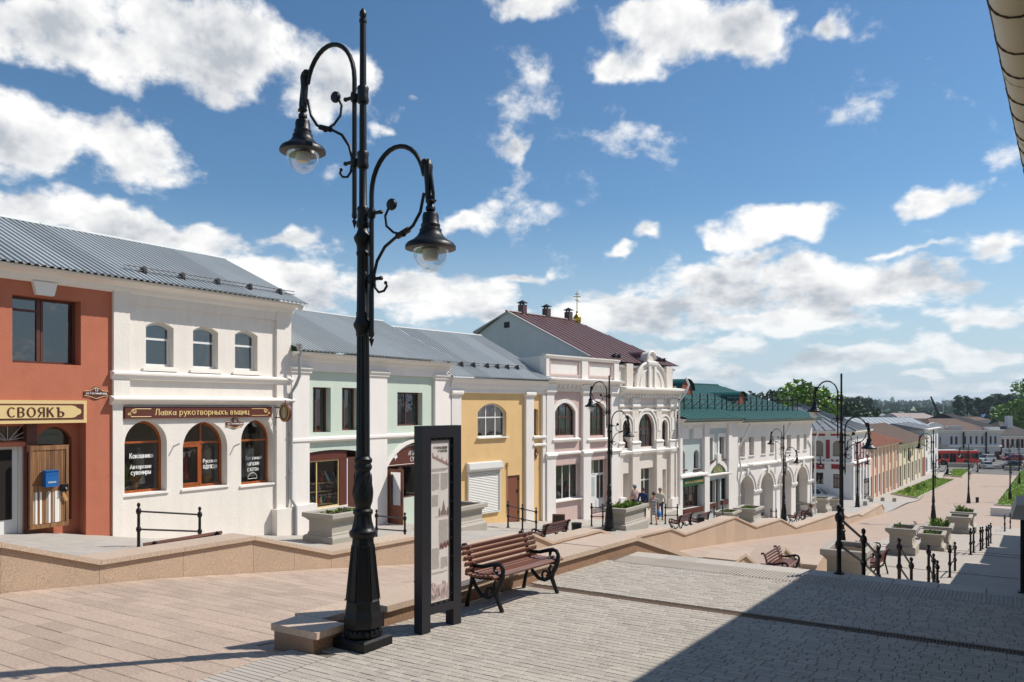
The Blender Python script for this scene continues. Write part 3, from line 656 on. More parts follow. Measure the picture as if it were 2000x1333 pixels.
# ---------------------------------------------------------------- facades: s runs down the street, y into the house, z is up
class Fac:
    def __init__(s, p0, deg):
        s.p0 = Vector(p0); s.a = radians(deg); s.u = Vector((sin(s.a), cos(s.a))); s.n = Vector((-cos(s.a), sin(s.a)))
    def s(s, px, off=0.0):
        a, b = ray(px); p = s.p0+s.n*off
        # p + t u = d (a, b)
        den = a*s.u.y-b*s.u.x; d = (p.x*s.u.y-p.y*s.u.x)/den; q = Vector((a*d, b*d)); return (q-p).dot(s.u)
    def d(s, px, off=0.0):
        t = s.s(px, off); q = s.p0+s.n*off+s.u*t; return -q.x*ST+q.y*CT
    def z(s, px, py, off=0.0): return zat(py, s.d(px, off))
    def at(s, t, off=0.0): q = s.p0+s.n*off+s.u*t; return q
def outline(a, b, z0, z1, rise=0.0, n=10):
    if rise <= 1e-4: return [(a, z0), (b, z0), (b, z1), (a, z1)]
    hw = (b-a)/2; rise = min(rise, hw); R = (hw*hw+rise*rise)/(2*rise); c = (a+b)/2; zc = z1-R; t0 = math.acos(max(-1, min(1, hw/R)))
    pts = [(a, z0), (b, z0)]
    if rise >= hw-1e-6: t0 = 0
    for i in range(n+1):
        t = t0+(pi-2*t0)*i/n; pts.append((c+R*cos(t), zc+R*sin(t)))
    return pts
def clip(poly, a, b, z0, z1):
    def cut(P, f, inter):
        out = []
        for i in range(len(P)):
            p, q = P[i-1], P[i]; fp, fq = f(p), f(q)
            if fq >= 0:
                if fp < 0: out.append(inter(p, q, fp, fq))
                out.append(q)
            elif fp >= 0: out.append(inter(p, q, fp, fq))
        return out
    it = lambda p, q, fp, fq: (p[0]+(q[0]-p[0])*fp/(fp-fq), p[1]+(q[1]-p[1])*fp/(fp-fq))
    for f in (lambda p: p[0]-a, lambda p: b-p[0], lambda p: p[1]-z0, lambda p: z1-p[1]):
        poly = cut(poly, f, it)
        if not poly: return []
    return poly
class House:
    def __init__(s, name, fac, s0, s1, zb, label, cat='building', group=None, front='white'):
        s.fac = fac; s.s0, s.s1, s.zb = s0, s1, zb; q = fac.at(s0)
        s.root = empty(name, (q.x, q.y, zb), pi/2-fac.a, label, cat, group)
        s.M = Matrix.Translation((-s0, 0, -zb)); s.holes = []; s.front = front
    def mb(s): return MB(s.M)
    def part(s, name, m, *boxes):
        b = s.mb()
        for q in boxes: b.box(*q)
        return b.build(name, m, s.root)
    def S(s, px, off=0.0): return s.fac.s(px, off)
    def Z(s, px, py, off=0.0): return s.fac.z(px, py, off)
    def hole(s, a, b, z0, z1, rise=0.0, depth=.2, n=10):
        s.holes.append((outline(a, b, z0, z1, rise, n), depth)); return a, b, z0, z1, rise, depth
    def wall(s, a, b, z0, z1, m=None, y=0.0, name='wall', top=None):
        hs = [h for h in s.holes if h[0][0][0] >= a-1e-6 and h[0][1][0] <= b+1e-6]
        s.holes = [h for h in s.holes if h not in hs]
        outer = [(a, z0), (b, z0)]+(top if top else [(b, z1), (a, z1)])
        loops = [outer]+[h[0][::-1] for h in hs]
        flat = [p for l in loops for p in l]
        tris = geometry.tessellate_polygon([[Vector((p[0], p[1], 0)) for p in l] for l in loops])
        o = s.mb(); o.add([(p[0], y, p[1]) for p in flat], [tuple(t) for t in tris])
        for poly, dep in hs:
            n = len(poly); o.add([(p[0], y, p[1]) for p in poly]+[(p[0], y+dep, p[1]) for p in poly], [(i, (i+1) % n, (i+1) % n+n, i+n) for i in range(n)])
        return o.build(name, m or s.front, s.root)
    def body(s, a, b, z0, z1, depth, m, back=True, top=True):
        o = s.mb(); q = [(a, 0, z0), (a, depth, z0), (b, depth, z0), (b, 0, z0)]; q2 = [(x, y, z1) for x, y, _ in q]
        o.add(q+q2, [(0, 1, 5, 4), (1, 2, 6, 5), (2, 3, 7, 6)]+([(4, 5, 6, 7)] if top else [])); return o.build('side_wall', m, s.root)
    def room(s, a, b, zf, zc, depth=3.0):
        o = s.mb(); e = .03
        o.add([(a+e, .05, zf), (b-e, .05, zf), (b-e, depth, zf), (a+e, depth, zf), (a+e, .05, zc), (b-e, .05, zc), (b-e, depth, zc), (a+e, depth, zc)],
              [(0, 1, 2, 3), (4, 5, 6, 7), (2, 3, 7, 6), (0, 3, 7, 4), (1, 2, 6, 5)]); return o.build('room', 'room', s.root)
    def cornice(s, a, b, prof, m='trim', name='cornice', ret=0.0):
        """profile of (projection, z) pairs from bottom to top, closed into the wall"""
        o = s.mb(); poly = [(.03, prof[0][1])]+[(-p, z) for p, z in prof]+[(.03, prof[-1][1])]
        o.prism(poly, a, b, 'yz'); return o.build(name, m, s.root)
    def window(s, a, b, z0, z1, rise=0.0, rec=.2, fm='winbrown', cols=(.5,), rows=(.7,), fw=.055, glassm='glass', sill=None, curtain=None, cut=True, name='window', n=10, skip=(), subrows=None, inset=.0):
        """opening, frame with glazing bars, one pane per light; cols and rows are fractions of width and height"""
        if cut: s.hole(a, b, z0, z1, rise, rec+.05, n)
        O = outline(a+inset, b-inset, z0+inset, z1-inset, rise, n); f = fw
        r2 = rise*(1-2*f/(b-a)) if rise else 0
        I = outline(a+inset+f, b-inset-f, z0+inset+f, z1-inset-f, r2, n); k = len(O)
        y0, y1 = rec, rec+.06
        o = s.mb(); vs = [(p[0], y0, p[1]) for p in O]+[(p[0], y0, p[1]) for p in I]+[(p[0], y1, p[1]) for p in O]+[(p[0], y1, p[1]) for p in I]
        fs = []
        for i in range(k):
            j = (i+1) % k; fs += [(i, j, k+j, k+i), (k+i, k+j, 3*k+j, 3*k+i), (i, 2*k+i, 2*k+j, j)]
        o.add(vs, fs); bw = f*.42
        H = z1-z0; Wd = b-a
        rr = [z0+inset+f]+[z0+H*r for r in rows]+[z1-inset-f]; cc = [a+inset+f]+[a+Wd*c for c in cols]+[b-inset-f]
        def topz(x):
            if not rise: return z1-inset-f
            hw = (I[1][0]-I[0][0])/2; R = (hw*hw+r2*r2)/(2*r2) if r2 < hw else hw; c = (a+b)/2; return (z1-inset-f)-R+sqrt(max(R*R-(x-c)**2, 0))
        for r in rr[1:-1]: o.box(a+inset+f, b-inset-f, y0+.006, y1-.006, r-bw, r+bw)
        for c in cc[1:-1]: o.box(c-bw, c+bw, y0+.01, y1-.004, z0+inset+f, topz(c)+.01)
        w = o.build(name, fm, s.root)
        for i in range(len(cc)-1):
            for j in range(len(rr)-1):
                P = clip(I, cc[i]+(bw if i else 0), cc[i+1]-(bw if i < len(cc)-2 else 0), rr[j]+(bw if j else 0), rr[j+1]-(bw if j < len(rr)-2 else 0))
                if len(P) < 3 or (i, j) in skip: continue
                g = s.mb(); g.add([(p[0], rec+.035, p[1]) for p in P], [tuple(range(len(P)))]); g.build('pane', glassm, w)
        if sill is not None:
            o = s.mb(); o.box(a-.06, b+.06, -sill, rec+.03, z0-.055, z0+.002); o.build('sill', 'trim', w)
        if curtain:
            mt, frac, side = curtain; g = s.mb(); zt = z1-f if not rise else z1-rise*.5
            xa, xb = (a+f*1.2, b-f*1.2) if side == 0 else (a+f*1.2, a+f+(b-a-2*f)*frac) if side < 0 else (b-f-(b-a-2*f)*frac, b-f*1.2)
            zl = z0+f if side else z1-(z1-z0)*frac
            nn = max(6, int((xb-xa)/.05)); vs = []
            for i in range(nn+1):
                x = xa+(xb-xa)*i/nn; yy = rec+.15+.018*sin(i*2.1)
                vs += [(x, yy, zl), (x, yy, zt)]
            g.add(vs, [(2*i, 2*i+2, 2*i+3, 2*i+1) for i in range(nn)], True); g.build('curtain', mt, w)
        return w
    def arch_trim(s, a, b, zs_, z1, rise, w, proj, legs=None, m='trim', name='arch_moulding', n=12, keys=None):
        """moulding that follows an arched head, with legs down to a height"""
        z0 = legs if legs is not None else zs_
        I = outline(a, b, z0, z1, rise, n); r2 = rise*(1+2*w/(b-a)); O = outline(a-w, b+w, z0, z1+w, r2, n)
        I = I[1:]+I[:1]; O = O[1:]+O[:1]; k = len(I)
        o = s.mb(); o.add([(p[0], -proj, p[1]) for p in I]+[(p[0], -proj, p[1]) for p in O]+[(p[0], .04, p[1]) for p in I]+[(p[0], .04, p[1]) for p in O],
              [f for i in range(k-1) for f in ((i, k+i, k+i+1, i+1), (k+i, 3*k+i, 3*k+i+1, k+i+1), (i, i+1, 2*k+i+1, 2*k+i))]+[(0, 2*k, 3*k, k), (k-1, 2*k-1, 4*k-1, 3*k-1)])
        return o.build(name, m, s.root)
    def roof(s, ea, eb, ye, ze, ra, rb, yrg, zrg, m, pitch=.2, amp=.022, sheet=1.15, seam=False, name='roof_sheet', both=True, rows=1):
        """sheets laid side by side from the eave up to ridge, hips or verges"""
        def frac(x):
            f = 1.0
            if ra > ea+.01 and x < ra: f = min(f, (x-ea)/(ra-ea))
            if rb < eb-.01 and x > rb: f = min(f, (eb-x)/(eb-rb))
            return max(f, 0.0)
        n = max(1, int(round((eb-ea)/sheet))); nrm = Vector((0, -(zrg-ze), yrg-ye)).normalized()
        for i in range(n):
            a, b = ea+(eb-ea)*i/n, ea+(eb-ea)*(i+1)/n; lift = random.uniform(0, .006)
            xs = []
            if seam:
                xs = [(a, 0), (a, .03), (a+.02, .03), (a+.02, 0)]+[(b, 0)]
            else:
                q = max(1, int(round((b-a)/pitch)))
                for j in range(q):
                    x0 = a+(b-a)*j/q; w = (b-a)/q; xs += [(x0, 0), (x0+w*.3, 0), (x0+w*.45, amp*2), (x0+w*.85, amp*2)]
                xs.append((b, 0))
            skew = random.uniform(-.02, .02)
            o = s.mb(); vs = []; m_ = len(xs)
            for r in range(rows+1):
                for x, h in xs:
                    f = frac(x)*r/rows; p = Vector((x, ye+(yrg-ye)*f, ze+(zrg-ze)*f))+nrm*(h+lift*(1 if r == 0 else .3)); vs.append(p)
            for x, h in xs:                                   # turned-down edge at the eave
                p = Vector((x, ye, ze))+nrm*(h+lift-.02); vs.append(p)
            fs = [(r*m_+j, r*m_+j+1, (r+1)*m_+j+1, (r+1)*m_+j) for r in range(rows) for j in range(m_-1)]
            fs += [((rows+1)*m_+j, (rows+1)*m_+j+1, j+1, j) for j in range(m_-1)]
            o.add(vs, fs); o.build(name, m, s.root)
        if both:
            o = s.mb(); yb = 2*yrg-ye
            o.add([(ra, yrg, zrg), (rb, yrg, zrg), (eb, yb, ze), (ea, yb, ze)], [(0, 1, 2, 3)])
            if rb < eb-.01: o.add([(rb, yrg, zrg), (eb, yb, ze), (eb, ye, ze)], [(0, 1, 2)])
            if ra > ea+.01: o.add([(ra, yrg, zrg), (ea, yb, ze), (ea, ye, ze)], [(0, 1, 2)])
            o.build('rear_roof', m, s.root)
            o = s.mb(); o.tube([(ra-.02, yrg, zrg+.03), (rb+.02, yrg, zrg+.03)], .07, 6); o.build('ridge_cap', m, s.root)
def gable_fill(h, x, ye, ze, yrg, zrg, z0, m, name='gable_wall', yb=None, t=.0):
    yb = 2*yrg-ye if yb is None else yb
    o = h.mb(); o.add([(x, 0, z0), (x, 0, ze), (x, yrg, zrg-.03), (x, yb, ze), (x, yb, z0)], [(0, 1, 2, 3, 4)]); return o.build(name, m, h.root)
TXT = Matrix(((1, 0, 0, 0), (0, 0, -1, 0), (0, 1, 0, 0), (0, 0, 0, 1)))
def ftext(h, body, cx, cz, y, height, width, m, name='lettering', parent=None, **k):
    mt = h.M @ Matrix.Translation((cx, y, cz)) @ TXT
    return text(body, name, m, parent or h.root, mt, height, width, **k)
def sub_M(obj):   # builder frame for a child thing that shares the facade axes
    return obj
FA = Fac((-21, 0), 0)
yB = FA.s(876); FB = Fac((-21, yB), 8)
qC = FB.at(FB.s(1321)); FC = Fac((qC.x, qC.y), 9.5)
FD = Fac((-15.1, 94.5), 2.4)
# ================================================================ the terracotta shop house at the left edge
def sign_thing(name, fac, s0, z0, label, cat):
    q = fac.at(s0); e = empty(name, (q.x, q.y, z0), pi/2-fac.a, label, cat); return e, Matrix.Translation((-s0, 0, -z0))
EAVE = 6.12
def eave_cornice(h, a, b, z, out=.45):
    h.cornice(a, b, [(.05, z-.36), (.12, z-.3), (.14, z-.2), (.24, z-.14), (.46, z-.1), (.48, z-.03), (.1, z-.02)])
def snow_guard(h, a, b, ye, ze, yrg, zrg, t, n):
    """two rails on dark brackets across the roof"""
    y = ye+(yrg-ye)*t; z = ze+(zrg-ze)*t
    o = h.mb()
    for q in (.1, .2): o.tube([(a, y-.05, z+q), (b, y-.05, z+q)], .014, 6)
    for i in range(n):
        x = a+(b-a)*(i+.5)/n; o.prism([(y-.1, z-.02), (y+.2, z+.12), (y+.1, z+.17), (y-.06, z+.24), (y-.1, z+.08)], x-.05, x+.05, 'yz')
    o.build('snow_guard', 'iron', h.root)

def red_house():
    a, b = FA.s(-150), FA.s(218)
    h = House('shop_house', FA, a, b, -.75, 'terracotta shop house with an open wooden door and a cream signboard, at the left edge', front='red')
    zb = -1.3
    # upper window
    wa, wb = h.S(24), h.S(158); wt, wz = h.Z(90, 582), h.Z(90, 711)
    h.window(wa, wb, wz, wt, rec=.28, cols=(.5,), rows=(), fw=.07, fm='winbrown')
    o = h.mb(); m_ = (wa+wb)/2; o.box(wa+.08, m_-.04, .28, .33, wz+(wt-wz)*.78, wz+(wt-wz)*.78+.06); o.box(m_-.14, m_-.05, .275, .33, wz+.07, wt-.07); o.build('window_bar', 'winbrown', h.root)
    # ground floor recess with the shop door and the arched light above the wooden door
    ra, rb = h.S(-140), h.S(168); rt = h.Z(100, 828)
    h.hole(ra, rb, zb, rt, 0, .38)
    h.wall(a, b, zb, EAVE-.1)
    h.body(a, b, zb, EAVE-.1, 7, 'red'); h.room(a, b, 2.9, EAVE-.2); 
    # back of the recess with its own openings
    R = .38
    def S2(px): return FA.s(px, R)
    def Z2(px, py): return FA.z(px, py, R)
    da, db = S2(-60), S2(46); dt = Z2(20, 868)
    h.hole(da, db, zb+.35, dt, 0, .2)
    ta, tb = S2(-60), S2(50); tz0, tz1 = Z2(20, 862), Z2(20, 833)
    h.hole(ta, tb, tz0, tz1, 0, .15)
    aa, ab = S2(72), S2(140); az0 = Z2(105, 1018); az1 = Z2(105, 834)
    h.hole(aa, ab, az0, az1, .3, .22, 10)
    h.wall(ra-.2, rb+.2, zb, rt+.3, 'red', y=R, name='recess_wall')
    # arched light with pale print behind
    o = h.mb(); P = outline(aa, ab, az0, az1, .3); o.add([(p[0], R+.16, p[1]) for p in P], [tuple(range(len(P)))]); o.build('arched_pane', 'glass', h.root)
    o = h.mb(); zq = Z2(105, 868); o.box(aa+.03, ab-.15, R+.19, R+.2, zq, az1-.06); o.build('notice', 'blind', h.root)
    mteal = mat('teal_print', lin('#4E8F80'), .7, .05, 3)
    o = h.mb(); o.box(aa+.08, ab-.2, R+.182, R+.188, zq+.2, zq+.29); o.build('notice_stripe', mteal, h.root)
    # transom light with fan bars, and beams
    o = h.mb(); o.add([(ta, R+.1, tz0), (tb, R+.1, tz0), (tb, R+.1, tz1), (ta, R+.1, tz1)], [(0, 1, 2, 3)]); o.build('transom_pane', 'glass', h.root)
    o = h.mb(); cxx = (ta+tb)/2+.25
    for q in range(7):
        t = pi*(q+.5)/7; o.tube([(cxx+.05*cos(t), R+.07, tz0+.02), (cxx+.75*cos(t), R+.07, min(tz1, tz0+.02+.45*sin(t)+.02))], .008, 5)
    o.build('fan_bars', 'trim', h.root)
    h.part('door_beam', 'red', (ta-.1, tb+.12, R-.1, R-.003, tz0-.14, tz0-.03), (tb+.06, tb+.14, R-.08, R-.003, tz0-.03, tz1+.1))
    # white shop door standing half inside
    o = h.mb(); o.box(db-.75, db-.1, R+.1, R+.15, zb+.42, dt-.05); dr = o.build('shop_door', 'winwhite', h.root)
    o = h.mb(); o.box(db-1.0, db-.24, R+.08, R+.098, zb+1.05, dt-.14); o.build('door_pane', 'darkpit', dr)
    h.part('door_jamb', 'winwhite', (db-.09, db-.01, R+.03, R+.12, zb+.36, dt))
    h.part('timber_jamb', 'winbrown', (db+.01, db+.26, R-.14, R-.002, zb, tz1+.2))
    # weathered timber door leaf folded back against the recess wall
    M['oldwood'] = wood('weathered_brown_boards', lin('#5C3A22'), lin('#9A6F44'), .7, 'Z', .6, .3)
    M['oldpale'] = wood('bleached_boards', lin('#8C7B65'), lin('#B7A78E'), .8, 'Z', .6, .25)
    la, lb = h.S(62), h.S(138); lz0, lz1 = h.Z(100, 1029), h.Z(100, 872); lm = lz0+(lz1-lz0)*.47
    o = h.mb(); o.box(la, lb, .13, .16, lz0, lz1); leaf = o.build('door_leaf', 'oldwood', h.root)
    for k in range(15):
        w = (lb-la-.16)/15; x = la+.08+k*w; o = h.mb(); o.box(x+.003, x+w-.003, .107, .13, lm+.1, lz1-.1); o.build('board', 'oldwood', leaf)
        pale = k in (1, 3, 7, 10, 11)
        o = h.mb(); o.box(x+.003, x+w-.003, .107-(.012 if pale else 0), .13, lz0+.09, lm-.07); o.build('board', 'trim' if pale else 'oldwood' if k % 3 else 'oldpale', leaf)
    o = h.mb(); o.box(la, lb, .09, .13, lz1-.1, lz1+.02); o.box(la, la+.07, .09, .13, lz0, lz1-.1); o.box(lb-.07, lb, .09, .13, lz0, lz1-.1); o.box(la+.07, lb-.07, .092, .13, lm-.07, lm+.1); o.box(la, lb, .088, .13, lz0-.03, lz0+.08); o.build('door_rail', 'oldwood', leaf)
    o = h.mb(); o.box(lb-.22, lb-.04, .03, .1, lm-.09, lm+.09); o.tube([(lb-.13, .0, lm+.0), (lb-.13, -.03, lm-.05)], .03, 6); o.build('rim_lock', 'iron', leaf)
    M['tan'] = mat('tan_cardboard', lin('#B58A58'), .8)
    o = h.mb(); c, s_ = cos(.45), sin(.45)
    o.add([h_ for h_ in [(lb-.12+x*c-z*s_, .05, lm-.23+x*s_+z*c) for x, z in ((-.04, -.13), (.04, -.13), (.04, .13), (-.04, .13))]], [(0, 1, 2, 3)]); o.build('door_tag', 'tan', leaf)
    h.part('threshold', 'oldpale', (da-.2, db+.3, R-.35, R+.2, zb+.22, zb+.36))
    # roof shared with the white neighbour in line
    eave_cornice(h, a, b, EAVE)
    ka, kb = h.S(70), h.S(98); kc = (ka+kb)/2; kz = h.Z(84, 578)
    o = h.mb(); o.prism([(kc-.3, EAVE-.34), (kc+.3, EAVE-.34), (kc+.22, kz), (kc-.22, kz)], -.13, .02, 'xz'); o.build('keystone', 'trim', h.root)
    h.roof(a, b, -.62, EAVE-.03, a, b, 3.75, 8.05, 'roofgrey', rows=2)
    # blue letter box on the leaf: a thing of its own
    bx, bz = (h.S(88)+h.S(108))/2, h.Z(98, 938); q = FA.at(bx, -.0)
    e = empty('letter_box', (q.x+.1, q.y, bz-.17), pi/2-FA.a, 'small blue metal letter box hung on the weathered timber door', 'letter box')
    M['bluebox'] = mat('blue_enamel', lin('#1D5E9E'), .4, .06, 5)
    o = MB(); o.box(-.16, .16, .0, .17, 0, .4); o.build('body', 'bluebox', e); o = MB(); o.box(-.17, .17, -.02, .18, .4, .425); o.box(-.15, .15, -.006, .0, .3, .33); o.build('lid', 'bluebox', e); o = MB(); o.box(-.1, .1, -.004, 0, .1, .14); o.build('front_plate', 'blind', e)
    return h
RED = red_house()
def wall_sign(name, fac, pxa, pxb, pyt, pyb, label, th=.07, board='signbrown', frame=None):
    s0, s1 = fac.s(pxa), fac.s(pxb); z1, z0 = fac.z((pxa+pxb)/2, pyt), fac.z((pxa+pxb)/2, pyb); q = fac.at(s0)
    e = empty(name, (q.x, q.y, z0), pi/2-fac.a, label, 'sign'); w, hh = s1-s0, z1-z0
    o = MB(); o.box(0, w, -th, .01, 0, hh); o.build('board', board, e)
    return e, w, hh
def letters(e, body, cx, cz, th, height, width, m='gold', **k):
    return text(body, 'lettering', m, e, Matrix.Translation((cx, -th, cz)) @ TXT, height, width, extr=.006, **k)
def scroll(e, x, z, s, y, m='gold', flip=1, r=.012):
    o = MB(); pts = []
    for i in range(26):
        t = i/25*1.75*2*pi; rr = s*(1-.72*i/25); pts.append((x+flip*rr*cos(t+2.2), y, z+rr*sin(t+2.2)))
    o.tube(pts, r, 5); o.build('scroll', m, e)
def signs_near():
    e, w, hh = wall_sign('shop_sign', FA, -110, 166, 782, 828, 'long cream and maroon signboard reading СВОЯКЪ above the open door', .09, 'creamsign')
    o = MB(); o.box(.09, w-.09, -.1, -.088, .09, hh-.09); o.build('dark_field', 'signbrown', e)
    z0, z1 = .13, hh-.13; zc = hh/2; x1 = w-.42; pts = [(.12, z0), (x1, z0)]
    pts += [(x1+.1, z0+.02), (x1+.16, z0+.07), (x1+.24, zc-.06), (x1+.26, zc), (x1+.24, zc+.06), (x1+.16, z1-.07), (x1+.1, z1-.02), (x1, z1), (.12, z1)]
    o = MB(); o.prism(pts, -.112, -.1, 'xz'); o.build('cream_field', 'creamsign', e)
    sA, sB = FA.s(9)-FA.s(-110), FA.s(121)-FA.s(-110)
    letters(e, 'СВОЯКЪ', (sA+sB)/2, zc-.01, .113, .25, sB-sA, 'ink', spacing=1.6, pen=(.2, .085))
    def plate(px, py, num, fac, label, dk='signbrown'):
        s0 = fac.s(px); z = fac.z(px, py); q = fac.at(s0); e = empty('house_number_plate', (q.x, q.y, z), pi/2-fac.a, label, 'plate')
        prof = []
        for i in range(24):
            t = 2*pi*i/24; prof.append((.17*cos(t), .015+.16*sin(t)*1.05))
        o = MB(); o.box(-.33, .33, -.03, 0, -.055, .055); o.prism(prof, -.028, 0.001, 'xz'); o.build('board', dk, e)
        o = MB(); o.tube([(-.33, -.031, -.06), (-.2, -.031, -.075), (0, -.031, -.14), (.2, -.031, -.075), (.33, -.031, -.06)], .007, 5); o.tube([(-.33, -.031, .06), (-.18, -.031, .075), (0, -.031, .165), (.18, -.031, .075), (.33, -.031, .06)], .007, 5); o.build('gilt_edge', 'gold', e)
        letters(e, num, 0, .1, .031, .085, None, 'whitepaint'); letters(e, 'ул. Гостиный ряд', 0, 0, .031, .08, .58, 'whitepaint', pen=(.16,.13))
    plate(187, 769, '13', FA, 'small maroon street plate numbered 13 on the terracotta wall')
    plate(458, 828, '15', FA, 'small maroon street plate numbered 15 between arched windows of the white house')
    e, w, hh = wall_sign('shop_sign', FA, 240, 527, 795, 816.5, 'long maroon signboard with gilt lettering above three arched windows of the white house', .1)
    cx = (FA.s(298)+FA.s(482))/2-FA.s(240)
    letters(e, 'Лавка рукотворныхъ вѣщиц', cx, hh/2-.01, .101, hh*.72, FA.s(482)-FA.s(298), 'gold', bold=.012)
    xL, xR = FA.s(293)-FA.s(240), FA.s(486)-FA.s(240)
    for (x0, x1, f) in ((.22, xL-.03, 1), (w-.22, xR+.03, -1)):
        o = MB(); o.tube([(x0+f*.08, -.1, hh*.82), (x1, -.1, hh*.82)], .011, 5); o.tube([(x0-f*.03, -.1, hh*.16), (x1, -.1, hh*.16)], .011, 5); o.tube([(x0+f*.08, -.1, hh*.82), (x0-f*.02, -.1, hh*.72), (x0-f*.06, -.1, hh*.5), (x0-f*.05, -.1, hh*.25), (x0-f*.03, -.1, hh*.16)], .011, 5); o.build('gilt_line', 'gold', e)
        scroll(e, x0+f*.06, hh*.63, .07, -.1, flip=f); scroll(e, x0-f*.11, hh*.4, .035, -.1, flip=-f, r=.009)
    # oval hanging sign, square to the wall
    s0 = FA.s(537); z = FA.z(537, 806); e = empty('hanging_sign', (-21, s0, z), 0, 'oval maroon hanging sign on an iron bracket beside the zinc drainpipe', 'sign')
    def oval(rx, rz, n=28): return [(.5+rx*cos(2*pi*i/n), rz*sin(2*pi*i/n)) for i in range(n)]
    o = MB(); o.prism(oval(.26, .31), -.05, .05, 'xz'); o.build('board', 'signbrown', e)
    o = MB(); o.tube([(x, -.055, zz) for x, zz in oval(.225, .275)], .012, 5, closed=True); o.build('gilt_ring', 'gold', e)
    M['olive'] = mat('faded_picture', lin('#9C8A5C'), .6, .4, 14)
    o = MB(); o.prism(oval(.15, .22), -.058, -.05, 'xz'); o.build('picture', 'olive', e)
    o = MB(); o.prism([(.44, -.16), (.56, -.16), (.54, .0), (.52, .08), (.48, .08), (.46, 0)], -.064, -.058, 'xz'); o.ball((.5, -.058, .12), .04, 8); o.build('painted_figure', 'blind', e)
    o = MB(); o.tube([(0, 0, .17), (.3, 0, .17)], .016, 6); o.tube([(0, 0, -.17), (.3, 0, -.17)], .016, 6); o.tube([(.0, 0, -.45), (.16, 0, .16)], .01, 6); o.tube([(.5, 0, .3), (.5, 0, .42)], .014, 6); o.build('bracket', 'iron', e)
signs_near()

